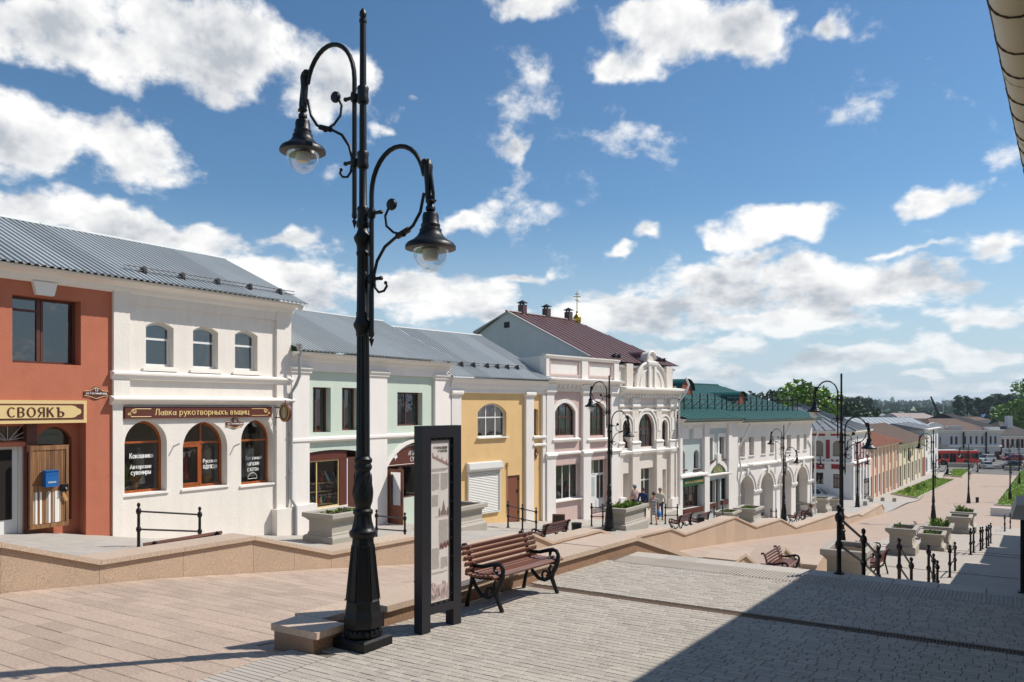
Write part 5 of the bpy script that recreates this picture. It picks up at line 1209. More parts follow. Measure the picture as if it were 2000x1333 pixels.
    h.cornice(a-.08, b+.05, [(.04, P1-.12), (.12, P1-.06), (.18, P1+.02), (.18, P1+.08), (-.32, P1+.1)], 'trim', 'capping')
    o = h.mb(); yy = 3.2; o.add([(a-.02, .3, P0-.6), (a-.02, .3, P1), (a-.02, yy, P1-.15), (a-.02, yy, P0-.6)], [(0, 1, 2, 3)]); o.build('parapet_return', 'gable', h.root)
    g = h.S(1162)
    o = h.mb(); o.add([(a, .3, E+.0), (g+1, .3, E+.0), (g+1, yy+2, E+.5), (a, yy+2, E+.5)], [(0, 1, 2, 3)]); o.build('flat_roof', 'roofgrey', h.root)
    # rear body with the grey gable and maroon roof
    ye = -.3; ze = h.fac.z(1165, 703); den = 6.3
    apex = on_plane_s(FB, g, 992, 609); left = on_plane_s(FB, g, 926, 650)
    yrg, zrg = apex; yl, zl = left
    o = h.mb(); o.add([(g, .32, E-.2), (g, .32, ze+.15), (g, yrg, zrg-.04), (g, yl, zl), (g, yl, E-3)], [(0, 1, 2, 3, 4)]); o.build('gable_wall', 'gable', h.root)
    o = h.mb(); va, vb = on_plane_s(FB, g, 985, 641), on_plane_s(FB, g, 995, 629); o.box(g-.03, g+.02, vb[0], va[0], va[1], vb[1]); o.build('vent', 'iron', h.root)
    o = h.mb(); o.tube([(g-.06, .3, ze+.16), (g-.06, yrg, zrg-.02), (g-.06, yl, zl+.02)], .07, 5); o.build('verge_board', 'gable', h.root)
    rb = FB_ridge_end = on_ridge_s(FB, yrg, 1124)
    h.roof(g-.15, c+.25, ye+.2, ze, g-.15, rb, yrg, zrg, 'roofmaroon', sheet=.55, seam=True, rows=1, both=True)
    snow_guard(h, h.S(1207), h.S(1225), ye+.2, ze, yrg, zrg, .08, 2); snow_guard(h, h.S(1288), h.S(1312), ye+.2, ze, yrg, zrg, .08, 3)
    for px, py in ((1018, 598), (1065, 606), (1108, 614)):
        s_ = on_ridge_s(FB, yrg+.2, px); o = h.mb(); o.box(s_-.19, s_+.19, yrg-.1, yrg+.3, zrg-.6, zrg+.55); ch = o.build('chimney', 'roofmaroon', h.root)
        o = h.mb(); o.add([(s_-.27, yrg-.18, zrg+.66), (s_+.27, yrg-.18, zrg+.66), (s_+.27, yrg+.38, zrg+.66), (s_-.27, yrg+.38, zrg+.66), (s_, yrg+.1, zrg+.85)], [(0, 1, 4), (1, 2, 4), (2, 3, 4), (3, 0, 4), (3, 2, 1, 0)])
        for i in (-.15, .15): o.box(s_+i-.03, s_+i+.03, yrg+.1, yrg+.2, zrg+.5, zrg+.67)
        o.build('chimney_cap', 'iron', h.root)
    h.body(a, c, zb, E-.1, 9, 'gable', top=False)
    # ---- the ornate white front
    F2 = 'cream'; OB = 0.0
    E2 = h.Z(1266, 762); b2 = b+.004
    for pa, pb, pt, pb_, dp, cc in ((1214, 1229, 820, 876, .12, ()), (1245, 1276, 808, 873, .12, (.36, .68)), (1290.5, 1302, 820, 872, .12, ())):
        wa, wb = h.S(pa), h.S(pb); pm = (pa+pb)/2; zt, z0 = h.Z(pm, pt), h.Z(pm, pb_); hw = (wb-wa)/2
        h.window(wa, wb, z0, zt, rise=hw*.96, rec=dp, fm='winbrown', cols=cc, rows=(.55,) if cc else (.62,), fw=.09, curtain=('blind', .6, 0) if cc else None, n=12)
        h.arch_trim(wa, wb, z0, zt, hw*.96, .14, .09, z0-.1, 'trim', n=12); h.arch_trim(wa-.22, wb+.22, z0, zt+.22, hw*.96+.22, .11, .14, z0+(zt-z0)*.55, 'trim', n=12)
    for pa, pb, pt, pb_ in ((1216, 1228, 925, 985), (1252, 1277, 914, 1000), (1294, 1301, 917, 990)):
        wa, wb = h.S(pa), h.S(pb); pm = (pa+pb)/2; h.window(wa, wb, h.Z(pm, pb_), h.Z(pm, pt), rec=.28, fm='winwhite', cols=(.55,) if pb-pa > 15 else (), rows=(.72,), fw=.08, glassm='glass', curtain=('lace', .7, 0) if pb-pa < 15 else None)
    h.wall(b2, c, zb, E2, F2); h.room(b2, c, -3.2, 1.0, 2.0); h.room(b2, c, 1.2, E2-.1, 2.5)
    lz2 = h.Z(1266, 881)
    for p0, p1 in ((1206, 1212), (1232, 1244), (1279, 1289), (1306, 1318)):
        s0, s1 = h.S(p0), h.S(p1)
        h.part('pilaster', F2, (s0, s1, -.13, .02, lz2+.1, E2-1.0)); h.part('pilaster', F2, (s0-.03, s1+.03, -.16, .02, zb, lz2-.12))
        h.part('pilaster_panel', 'trim', (s0+.15, s1-.15, -.16, -.12, lz2+1.2, E2-1.7))
        h.cornice(s0-.12, s1+.12, [(.17, lz2-.25), (.25, lz2-.1), (.27, lz2+.05), (.18, lz2+.15), (.2, lz2+.5), (.26, lz2+.56), (.14, lz2+.65)], 'trim', 'pedestal')
        h.cornice(s0-.08, s1+.08, [(.12, E2-1.1), (.22, E2-1.0), (.18, E2-.75), (.24, E2-.62), (.16, E2-.5)], 'trim', 'capital')
        h.part('pilaster_base', 'trim', (s0-.12, s1+.12, -.32, .02, zb, h.Z((p0+p1)/2, 972)))
    h.cornice(b2, c+.08, [(.05, lz2-.15), (.25, lz2-.05), (.28, lz2+.05), (.05, lz2+.12)], 'trim', 'ledge')
    for z in (E2-1.25, E2-.95): h.cornice(b2, c, [(.03, z-.06), (.13, z-.02), (.13, z+.04), (.03, z+.08)], 'trim', 'string_course')
    h.cornice(b2, c+.3, [(.12, E2-.5), (.18, E2-.32), (.3, E2-.2), (.5, E2-.1), (.62, E2-.02), (.62, E2+.08), (.06, E2+.16)])
    o = h.mb(); x = b2+.3
    while x < c-.2: o.box(x, x+.14, -.3, -.1, E2-.46, E2-.3); x += .33
    tag(o.build('dentils', 'trim', h.root), kind='stuff')
    # attic: side blocks, two half-round volutes and the tall centre aedicule
    ks = h.S(1267); A0 = E2+.14; zr_ = h.Z(1267, 727)
    h.part('attic_wall', F2, (b2+.3, c-.3, .1, .4, A0-.1, A0+1.15))
    h.cornice(b2+.2, c-.2, [(.0, A0+1.1), (.06, A0+1.2), (-.3, A0+1.26)], 'trim', 'attic_capping')
    for sg in (-1, 1):
        R = h.S(1267)-h.S(1236); pts = [(ks+sg*.35, A0)]+[(ks+sg*(.35+(R-.35)*cos(t*pi/24)), A0+1.45*sin(t*pi/24)) for t in range(13)]
        o = h.mb(); o.prism(pts, -.16, .3, 'xz'); o.build('volute', F2, h.root)
        o = h.mb(); o.tube([(p[0], -.17, p[1]) for p in pts[1:]], .09, 6); o.tube([(ks+sg*(.35+(R-.9)*cos(t*pi/24)), -.16, A0+.05+(1.0)*sin(t*pi/24)) for t in range(13)], .05, 5); o.build('volute_moulding', 'trim', h.root)
        xs = ks+sg*(R+.5); h.part('attic_pier', F2, (xs-.35, xs+.35, -.12, .38, A0, A0+1.35)); 
        o = h.mb(); o.prism(outline(xs-sg*.75-.18, xs-sg*.75+.18, A0+.35, A0+1.0, .17, 8), .06, .12, 'xz'); o.build('blind_niche', 'tan', h.root)
    w0, w1 = h.S(1258)-ks, h.S(1277)-ks; zt = h.Z(1267, 705); z9 = h.Z(1267, 688); hw = (w1-w0)/2
    h.part('aedicule', F2, (ks-hw*.62, ks+hw*.62, -.22, .5, A0, zt-.2)); h.part('aedicule_pilaster', 'trim', (ks-hw*.75, ks-hw*.35, -.3, -.2, A0, zt-.35), (ks+hw*.35, ks+hw*.75, -.3, -.2, A0, zt-.35))
    h.cornice(ks-hw, ks+hw, [(.2, zt-.4), (.34, zt-.25), (.36, zt-.1), (.1, zt)], 'trim', 'aedicule_cornice')
    P = [(ks-hw*.8, zt-.02), (ks+hw*.8, zt-.02)]+[(ks+hw*.8*cos(pi*t/12), zt+.1+(z9-zt-.1)*sin(pi*t/12)) for t in range(13)]
    o = h.mb(); o.prism(P, -.18, 1.6, 'xz'); o.build('round_gable', F2, h.root)
    o = h.mb(); o.tube([(x, -.19, z) for x, z in P[2:]], .1, 6); o.build('gable_moulding', 'trim', h.root)
    o = h.mb(); o.prism([(x*1.0+(x-ks)*.08, z+.06) for x, z in P[2:]], .3, 2.6, 'xz'); o.build('gable_roof', 'roofmaroon', h.root)
    rose_plate(FB, 1202, 888, 'brown diamond plaque on the pilaster where pink meets ornate white'); rose_plate(FB, 1312, 903, 'brown diamond plaque on the last pilaster of the ornate white front')
    sp = h.S(1318.5)
    pipe(FB, [(sp+.3, .6, h.Z(1322, 738)), (sp+.42, .75, h.Z(1326, 752)), (sp+.1, .7, h.Z(1322, 768)), (sp-.05, .32, h.Z(1318, 785)), (sp-.05, .32, h.Z(1318, 985))], .06, 'white drainpipe between the ornate front and the grey-green house', 'whitepipe', False, clips=[(sp-.05, .32, 0)])
    return h
def on_plane_s(fac, s, px, py):
    """inward distance and height of a ray's meeting with the cross wall at s"""
    a, b = ray(px); p = fac.at(s); n = fac.n; den = a*n.y-b*n.x; d = (p.x*n.y-p.y*n.x)/den
    q = Vector((a*d, b*d)); return (q-p).dot(n), zat(py, d)
def on_ridge_s(fac, y, px): return fac.s(px, y)
PINK = pink_house()
# the gilded cupola of a church behind the roofs
def cupola():
    d = 95; a, b = ray(1127); p = Vector((a*d, b*d, zat(632, d))); e = empty('church_cupola', p, 0, 'small gilded church cupola and cross rising behind the maroon roof', 'cupola')
    M['gilt'] = mat('polished_gilding', lin('#C99A2E'), .25, .1, 4, metal=1.0)
    u = d/FPX
    o = MB(); o.lathe([(5*u, -12*u), (5*u, 0), (7*u, 1*u), (8.2*u, 5*u), (8*u, 10*u), (6*u, 14*u), (3*u, 17*u), (1.5*u, 20*u)], 14); o.build('onion_dome', 'gilt', e)
    o = MB(); o.ball((0, 0, 22*u), 2.4*u, 8); o.tube([(0, 0, 20*u), (0, 0, 63*u)], .8*u, 6)
    for z, w in ((57, 4), (52, 7)): o.tube([(-w*u*CT, -w*u*ST, z*u), (w*u*CT, w*u*ST, z*u)], .8*u, 6)
    o.tube([(-4*u*CT, -4*u*ST, 46*u), (4*u*CT, 4*u*ST, 43*u)], .8*u, 6); o.build('cross', 'gilt', e)
    o = MB(); o.lathe([(6*u, -30), (6*u, -10*u)], 12); o.build('drum', 'white2', e)
cupola()

# ================================================================ grey-green house and white arcade house under green roofs
def green_roof(h, a, b, ra, rb, E, ye, yrg, zrg, fence):
    h.roof(a, b, ye, E, ra, rb, yrg, zrg, 'roofgreen', sheet=.6, seam=True, rows=1, both=True)
    o = h.mb(); o.add([(a, ye, E-.02), (b, ye, E-.02), (b, ye+.3, E-.25), (a, ye+.3, E-.25)], [(0, 1, 2, 3)]); o.build('eave_board', 'roofgreen', h.root)
    # snow fence
    y = ye+(yrg-ye)*fence[2]; z = E+(zrg-E)*fence[2]; s0, s1 = fence[0], fence[1]; n = max(2, int((s1-s0)/.95))
    for i in range(n+1):
        x = s0+(s1-s0)*i/n; o = h.mb(); o.box(x-.03, x+.03, y-.03, y+.03, z, z+1.1); o.tube([(x, y+.5, z+.2), (x, y, z+.65)], .02, 5); o.build('fence_post', 'iron', h.root)
    for q in (.35, .7, 1.0):
        o = h.mb(); o.tube([(s0, y, z+q), (s1, y, z+q)], .022, 5); o.build('fence_rail', 'iron', h.root)
def dormer(h, px, pxw, pyt, pyb, y):
    s0 = h.fac.s(px, y); w = abs(h.fac.s(px+pxw/2, y)-h.fac.s(px-pxw/2, y))*.5; zt = h.fac.z(px, pyt, y); z0 = h.fac.z(px, pyb, y)
    P = [(s0-w, z0), (s0+w, z0)]+[(s0+w*cos(pi*t/14), z0+(zt-z0)*(.25+.75*sin(pi*t/14))) for t in range(15)]
    M['reddorm'] = M.get('reddorm') or mat('red_brown_boarding', lin('#8C4A33'), .7, .2, 8)
    o = h.mb(); o.prism(P, y, y+.1, 'xz'); d = o.build('dormer', 'reddorm', h.root)
    P2 = [(s0+(x-s0)*1.1, z0+(z-z0)*1.06) for x, z in P[2:]]
    o = h.mb(); k = len(P2); yb = y+3.5; o.add([(x, y-.2, z) for x, z in P2]+[(x, yb, z) for x, z in P2], [(i, i+1, k+i+1, k+i) for i in range(k-1)], True); o.build('dormer_roof', 'roofgreen', d)
def mint_house():
    a, b = FC.s(1323), FC.s(1436)
    h = House('shop_house', FC, a, b, -4.6, 'grey-green shop house with green signs and a dark shop window under a green roof', front='greymint')
    zb = -6.5; E = h.Z(1380, 817)
    for pa, pb, pt, pb_, r in ((1329, 1338, 881, 917, 1), (1355, 1365, 879, 916, 1), (1381, 1391, 856, 900, 0), (1404, 1414, 854, 897, 0)):
        wa, wb = h.S(pa), h.S(pb); pm = (pa+pb)/2; zt, z0 = h.Z(pm, pt), h.Z(pm, pb_)
        h.window(wa, wb, z0, zt, rise=(wb-wa)*.45 if r else 0, rec=.25, fm='winbrown', cols=(.5,) if not r else (), rows=(.7,), fw=.09)
        if r: h.part('window_head', 'trim', (wa-.25, wb+.25, -.14, .02, zt+.75, zt+1.5)); 
        else:
            h.part('window_surround', 'trim', (wa-.22, wa-.003, -.05, .02, z0, zt+.003), (wb+.003, wb+.22, -.05, .02, z0, zt+.003), (wa-.22, wb+.22, -.05, .02, zt+.004, zt+.26))
        h.part('sill', 'winbrown', (wa-.08, wb+.08, -.14, .02, z0-.12, z0-.02))
    for pa, pb, pt, pb_, cc, rr in ((1334, 1368, 945, 992, (.27, .5, .74), ()), (1383, 1397, 939, 983, (.5,), ()), (1408.5, 1421, 934, 976, (.5,), ())):
        wa, wb = h.S(pa), h.S(pb); pm = (pa+pb)/2; h.window(wa, wb, h.Z(pm, pb_), h.Z(pm, pt), rec=.22, fm='winbrown', cols=cc, rows=rr, fw=.08, glassm='shopglass', curtain=('lace', .45, 0) if pm < 1370 else None)
        h.part('sill', 'signbrown', (wa-.1, wb+.1, -.18, .02, h.Z(pm, pb_)-.32, h.Z(pm, pb_)-.02))
    da, db = h.S(1398), h.S(1406.5); h.hole(da, db, zb, h.Z(1402, 936), 0, .3)
    ga, gb = h.S(1384), h.S(1415); gz0, gz1 = h.Z(1399, 925), h.Z(1399, 907)
    h.wall(a, b, zb, E); h.body(a, b, zb, E, 9, 'greymint', top=False); h.room(a, b, -6.4, E-.3, 3)
    h.part('door', 'winbrown', (da, db, .2, .26, zb, h.Z(1402, 936)))
    for p0, p1 in ((1323, 1327.5), (1371, 1380.5), (1418, 1436)): h.part('pilaster', 'white2', (h.S(p0), h.S(p1), -.22, .02, zb, E-.3))
    zl = h.Z(1350, 930); h.cornice(a, h.S(1376), [(.05, zl-.1), (.3, zl), (.3, zl+.1), (.05, zl+.22)], 'trim', 'ledge')
    zl2 = gz0-.06; h.cornice(h.S(1376), h.S(1424), [(.05, zl2-.12), (.25, zl2-.02), (.25, zl2+.05), (.05, zl2+.1)], 'trim', 'ledge')
    o = h.mb(); P = outline(ga, gb, gz0+.03, gz1, min((gb-ga)/2, gz1-gz0-.05), 14); o.prism(P, -.1, 0, 'xz'); sg = o.build('arched_sign', 'greensign', h.root)
    h.arch_trim(ga, gb, gz0+.05, gz1, min((gb-ga)/2, gz1-gz0-.05), .3, .14, None, 'trim')
    kc = (ga+gb)/2; h.part('keystone', 'trim', (kc-.25, kc+.25, -.22, .02, gz1+.1, gz1+.7))
    ftext(h, 'АПТЕКА', kc, gz0+(gz1-gz0)*.42, -.102, .55, (gb-ga)*.55, 'gold', parent=sg, bold=.02)
    e, w, hh = wall_sign('shop_sign', FC, 1329, 1375, 934, 948, 'green signboard with gilt lettering over the dark shop window of the grey-green house', .12, 'greensign')
    o = MB(); o.box(.25, w-.25, -.13, -.121, hh*.2, hh*.8); o.build('sign_field', mat('deep_green', lin('#14512F'), .5), e)
    letters(e, 'ФЕРМА & ПРОВИНЦІЯ', w/2, hh/2, .131, hh*.45, w*.78, 'gold', bold=.03)
    h.cornice(a, b, [(.05, E-.7), (.1, E-.4), (.3, E-.25), (.7, E-.1), (.75, E-.03), (.1, E-.01)])
    y = -.8; yr0, zr0 = 7.0, h.fac.z(1370, 752, 7.0)
    green_roof(h, a-.1, b+.02, a-.1, b+.02, E, y, yr0, zr0, (a+.3, b-.2, .22))
    dormer(h, 1340, 24, 742, 771, 2.6)
    rose_plate(FC, 1376, 918, 'brown diamond plaque on the pilaster beside the green arched sign', 1.2)
    return h
MINT = mint_house()
def arcade_house():
    a, b = FC.s(1436)+.004, FC.s(1586)
    h = House('arcade_house', FC, a, b, -6, 'white arcade house with four round arches along the pavement and a green roof', front='white2')
    zb = -8.5; E = h.Z(1500, 817.5)
    for pa, pb, pt, pb_ in ((1446, 1455, 855, 893), (1463.5, 1473, 854, 890), (1487, 1495.5, 853, 887), (1504, 1511.5, 851.5, 885), (1524, 1531, 851, 883), (1537, 1545, 850.5, 881.5), (1556, 1562, 850, 880.5), (1569.5, 1575.5, 849, 879)):
        wa, wb = h.S(pa), h.S(pb); pm = (pa+pb)/2; h.window(wa, wb, h.Z(pm, pb_), h.Z(pm, pt), rec=.32, fm='winbrown', cols=(.5,), rows=(), fw=.07, sill=.08)
    arches = []
    for pa, pb, pt in ((1442, 1472, 930), (1484, 1510, 923.5), (1523.6, 1545.5, 917.5), (1554, 1577, 911.5)):
        wa, wb = h.S(pa), h.S(pb); pm = (pa+pb)/2; hw = (wb-wa)/2; h.hole(wa, wb, zb, h.Z(pm, pt), min(hw, 1.9), .7, 16); arches.append((wa, wb, h.Z(pm, pt), min(hw, 1.9)))
    h.wall(a, b, zb, E); h.body(a, b, zb, E, 9, 'white2', top=False)
    for wa, wb, zt, r in arches:
        h.arch_trim(wa, wb, zt-r, zt, r, .26, .07, None, 'trim', n=16); h.arch_trim(wa-.26, wb+.26, zt-r, zt+.26, r+.26, .12, .13, None, 'white2', n=16, name='hood_mould')
        kc = (wa+wb)/2; h.part('keystone', 'trim', (kc-.15, kc+.15, -.2, .02, zt+.05, zt+.55))
    piers = [a]+[x for q in arches for x in q[:2]]+[b]
    for i in range(0, len(piers), 2):
        s0, s1 = piers[i], piers[i+1]; z = (arches[min(i//2, 3)][2]-arches[min(i//2, 3)][3]); h.cornice(s0-.12, s1+.12, [(.04, z-.28), (.1, z-.2), (.14, z-.08), (.14, z), (.04, z+.05)], 'trim', 'impost')
    # walk behind the arches with doors and windows in its back wall
    y = 3.0
    for wa, wb, zt, r in arches:
        c = (wa+wb)/2; h.hole(c-.2, c+1.3, zt-r-3.2, zt-r-.1, .5, .2)
        o = h.mb(); o.box(c-.2, c+1.3, y+.15, y+.2, zt-r-3.2, zt-.1); o.build('shop_door', 'winbrown', h.root)
    h.wall(a+.2, b-.2, zb, arches[0][2]+.8, 'white2', y=y, name='arcade_wall')
    o = h.mb(); o.add([(a+.1, .9, arches[0][2]+.7), (b-.1, .9, arches[0][2]+.7), (b-.1, y, arches[0][2]+.7), (a+.1, y, arches[0][2]+.7)], [(0, 1, 2, 3)]); o.add([(a+.1, .0, E-.1), (b-.1, 0, E-.1), (b-.1, 8, E-.1), (a+.1, 8, E-.1)], [(0, 1, 2, 3)]); o.build('ceiling', 'white2', h.root)
    zl = h.Z(1510, 903.5); h.cornice(a, b+.1, [(.03, zl-.1), (.16, zl-.04), (.16, zl+.06), (.03, zl+.14)], 'trim', 'ledge')
    h.cornice(a, b+.4, [(.03, E-.5), (.1, E-.35), (.35, E-.2), (.7, E-.1), (.72, E-.03), (.1, E-.01)])
    yr0 = 7.0; rb = on_ridge_s(FC, yr0, 1402)
    zr0 = h.fac.z(1400, 752.5, yr0)
    green_roof(h, a-.02, b+.5, a-.02, max(a+1, min(rb, b-3)), E, -.8, yr0, zr0, (a+.2, b-1.2, .2))
    dormer(h, 1447, 17, 766, 790, 2.4)
    for px, t in ((1440, 'where the grey-green house meets the white arcade'), (1522, 'between the second and third arches of the arcade'), (1588, 'at the far corner of the white arcade')):
        s_ = h.S(px-6); pipe(FC, [(s_+1.0, .75, E-.35), (s_+.3, .25, E-2.0), (s_+.3, .25, zl+.6), (s_+.3, .4, zl-.3), (s_+.3, .25, zl-1), (s_+.3, .25, zb+1.5)] if px != 1588 else [(b+.25, .8, E-.3), (b+.05, .25, E-2), (b+.05, .25, zb+2.0)], .065, 'white drainpipe '+t, 'whitepipe')
    return h
ARC = arcade_house()
# ================================================================ the side street, the far row, and the roofs beyond
M['redtrim'] = mat('crimson_window_trim', lin('#8E2833'), .7, .1, 4)
M['farwhite'] = mat('weathered_white_wall', lin('#D6D3D0'), .85, .07, .8, streak=.1, stain=.2)
M['orange'] = mat('orange_plaster', lin('#D8A382'), .85, .08, .8, streak=.1, stain=.12)
M['farcream'] = mat('cream_plaster', lin('#D6C6A8'), .85, .08, .8, streak=.1, stain=.15)
M['darkbrick'] = mat('dark_red_brick', lin('#6B3A33'), .9, .15, 2, stain=.2)
M['greywall'] = mat('pale_grey_wall', lin('#C3C2C0'), .85, .08, .6, streak=.12, stain=.25)
M['zincroof'] = mat('dull_zinc_roofing', lin('#8F9193'), .6, .1, .8, objvar=.08, streak=.08)
def red_trim_house():
    a, b = 0.0, FD.s(1697)
    h = House('corner_house', FD, a, b, -7.6, 'white corner house with crimson window trim behind the parked cars', front='farwhite')
    zb = -9.2; E = FD.z(1668, 842)
    for p0, p1 in ((1668, 1671), (1673.5, 1677), (1680, 1683), (1686, 1688.5), (1691, 1693.5)):
        wa, wb = h.S(p0), h.S(p1); z0, z1 = h.Z(p0, 898), h.Z(p0, 866); z1 = min(z1, E-.9); h.window(wa, wb, z0, z1, .25, .25, 'winwhite', (), (.6,), .1); h.part('window_trim', 'redtrim', (wa-.1, wb+.1, -.1, .02, z0-.7, z0-.1)); h.part('window_trim', 'redtrim', (wb+.5, wb+.75, -.08, .02, z0, z1))
        q0, q1 = zb+.8, h.Z(p0, 915); h.window(wa, wb, q0+1.0, q1-.2, 0, .3, 'winwhite', (), (), .1)
    h.wall(a, b, zb, E); L = 14.0
    zl = h.Z(1666, 905); h.cornice(a-.1, b, [(.03, zl-.2), (.3, zl-.05), (.3, zl+.08), (.03, zl+.2)], 'trim', 'ledge'); h.cornice(a-.3, b, [(.03, E-.4), (.2, E-.25), (.5, E-.1), (.5, E)], 'trim')
    for i in range(6): x = a+.4+(b-a-.8)*i/5; h.part('rusticated_pilaster', 'farwhite', (x-.3, x+.3, -.14, .02, zb, zl-.2))
    # side that faces the camera, along y
    q = FD.at(0, 0); FS = Fac((q.x+FD.n.x*L, q.y+FD.n.y*L), 90+2.4)
    g = House('side_front', FS, 0, L, -7.6, None, None, front='farwhite'); g.root.parent = None
    for p0, p1 in ((1589, 1608), (1626, 1645)):
        wa, wb = g.S(p0), g.S(p1); z0, z1 = g.Z((p0+p1)/2, 892), g.Z((p0+p1)/2, 861)
        g.window(wa, wb, z0, z1, .5, .25, 'winwhite', (.4,), (.6,), .1, curtain=('blind', .5, 1))
        P = [(wa-.15, z1+.55), (wb+.15, z1+.55), (wb+.3, z1+.9), ((wa+wb)/2+.5, z1+1.3), ((wa+wb)/2-.5, z1+1.3), (wa-.3, z1+.9)]
        o = g.mb(); o.prism(P, -.1, .02, 'xz'); o.build('window_trim', 'redtrim', g.root)
        P = [(wa-.1, z0-1.4), (wb+.1, z0-1.4), (wb+.1, z0-.3), (wb-.3, z0-.6), ((wa+wb)/2, z0-.3), (wa+.3, z0-.6), (wa-.1, z0-.3)]
        o = g.mb(); o.prism(P, -.1, .02, 'xz'); o.build('window_trim', 'redtrim', g.root)
    x = g.S(1617); z = g.Z(1617, 875); g.part('window_trim', 'redtrim', (x-.2, x+.2, -.08, .02, z-1.2, z+.9))
    for p0, p1, pt, pb_ in ((1591, 1608, 923, 945), (1627, 1640, 926, 954)):
        wa, wb = g.S(p0), g.S(p1); g.window(wa, wb, g.Z(p0, pb_), g.Z(p0, pt), 0, .25, 'winbrown', (.5,), (.7,), .1)
    g.wall(0, L, zb, E); g.cornice(0, L+.1, [(.03, zl-.2), (.25, zl-.05), (.25, zl+.08), (.03, zl+.2)], 'trim', 'ledge'); g.cornice(0, L+.3, [(.03, E-.4), (.2, E-.25), (.5, E-.1), (.5, E)], 'trim')
    for o in [c for c in D.objects if c.parent is g.root]: o.parent = h.root; o.matrix_local = h.root.matrix_basis.inverted() @ g.root.matrix_basis
    D.objects.remove(g.root)
    o = h.mb(); o.add([(b, 0, zb), (b, L, zb), (b, L, E), (b, 0, E), (0, L, zb), (0, L, E)], [(0, 1, 2, 3), (1, 4, 5, 2)]); o.build('side_wall', 'farwhite', h.root)
    h.room(a+.2, b, -3.2, E-.2, 6); 
    # hipped zinc roof in sheets
    zr_ = E+3.0; c0, c1, yr_ = 5.5, b-4.5, L/2
    R = [((-.5, -.5), (b+.4, -.5), (c1, yr_), (c0, yr_)), ((-.5, L+.4), (-.5, -.5), (c0, yr_), (c0, yr_)), ((b+.4, -.5), (b+.4, L+.4), (c1, yr_), (c1, yr_)), ((b+.4, L+.4), (-.5, L+.4), (c0, yr_), (c1, yr_))]
    for (p, q, r, s) in R:
        n = max(4, int(hypot(q[0]-p[0], q[1]-p[1])/1.0))
        for i in range(n):
            t0, t1 = i/n, (i+1)/n; f = lambda u, v, t: (u[0]+(v[0]-u[0])*t, u[1]+(v[1]-u[1])*t)
            A, B, C_, D_ = f(p, q, t0), f(p, q, t1), f(s, r, t1), f(s, r, t0); up = .02+.03*(i % 2)
            o = h.mb(); o.add([(*A, E+up), (*B, E+up), (*C_, zr_+up), (*D_, zr_+up), (*B, E+up+.08), (*C_, zr_+up+.08)], [(0, 1, 2, 3), (1, 4, 5, 2)]); o.build('roof_sheet', 'zincroof', h.root)
    return h
red_trim_house()
def low_row(pa, pb, E_at, label, m, roofm, bays, rise, base=-9.3, ridge=6, name='shop_house', eave=.5):
    a, b = FD.s(pa)+.01, FD.s(pb); h = House(name, FD, a, b, -8.8, label, front=m); E = E_at
    for i in range(bays):
        x = a+(b-a)*(i+.5)/bays; w = (b-a)/bays*.26
        h.window(x-w, x+w, -8.2 if i % 3 else -8.9, -5.9, 0, .3, 'winbrown', (.5,), (.75,), .1)
        if i % 2: h.window(x-w*.8, x+w*.8, -5.0, min(E-.7, -3.4), .2, .25, 'winbrown', (.5,), (), .1) if E > -3.2 else None
    h.wall(a, b, base, E); h.body(a, b, base, E, 9, m, top=False); h.room(a, b, -9.2, E-.3, 4)
    for i in range(bays+1):
        x = a+(b-a)*i/bays; h.part('pilaster', 'trim', (x-.18, x+.18, -.16, .02, base, E-.3))
    h.cornice(a, b, [(.03, E-.35), (.2, E-.2), (.4, E-.05), (.4, E)], 'trim')
    h.roof(a-.2, b+.2, -.8, E, a+.4, b-.4, ridge, E+rise, roofm, sheet=1.6, pitch=.4, amp=.03)
    return h
z1 = FD.z(1725, 846)
low_row(1697, 1754, FD.z(1725, 868)+0.0, 'low orange shop house with white pilasters and a rusty roof', 'orange', 'rust', 8, 1.9)
low_row(1754, 1805, FD.z(1780, 862)+.0, 'low cream shop house with brown doors and a patched brown roof', 'farcream', 'brownroof', 7, 2.5)
hz = House('end_house', FD, FD.s(1805)+.01, FD.s(1832), -8.9, 'tall white house end with an arched gable at the far end of the left row', front='farwhite')
for i in range(3):
    x = hz.s0+(hz.s1-hz.s0)*(i+.5)/3; hz.window(x-1, x+1, -5.0, -2.3, .6, .3, 'winbrown', (.5,), (.6,), .1); hz.window(x-1, x+1, -8.6, -6, .6, .3, 'winbrown', (.5,), (.6,), .1)
hz.wall(hz.s0, hz.s1, -9.4, -1.3); hz.body(hz.s0, hz.s1, -9.4, -1.3, 10, 'farwhite', top=False); hz.cornice(hz.s0-.2, hz.s1+.2, [(.03, -1.7), (.3, -1.5), (.6, -1.3), (.6, -1.15)], 'trim')
hz.part('gate', 'rust', (hz.s0-3.2, hz.s0-.4, -.25, -.1, -9.2, -5.8)); hz.roof(hz.s0-.2, hz.s1+.2, -.6, -1.3, hz.s0, hz.s1, 5, -.3, 'zincroof', sheet=2)
for sx in (-3.3, -.35):
    q = FD.at(hz.s0+sx, -.02)
q = FD.s(1773); e = House_thing(hz, 'round_sign', q, -.25, FD.z(1773, 888)-1, 'round dark sign hung on the cream facade down the street', 'sign'); o = MB(); o.lathe([(1.0, -.08), (1.0, .08)], 20, (0, 0, 1), axis='y'); o.build('disc', 'iron', e); o = MB(); o.tube([(.8*cos(t*pi/10), -.1, 1+.8*sin(t*pi/10)) for t in range(20)], .05, 5, closed=True); o.build('ring', 'gold', e)

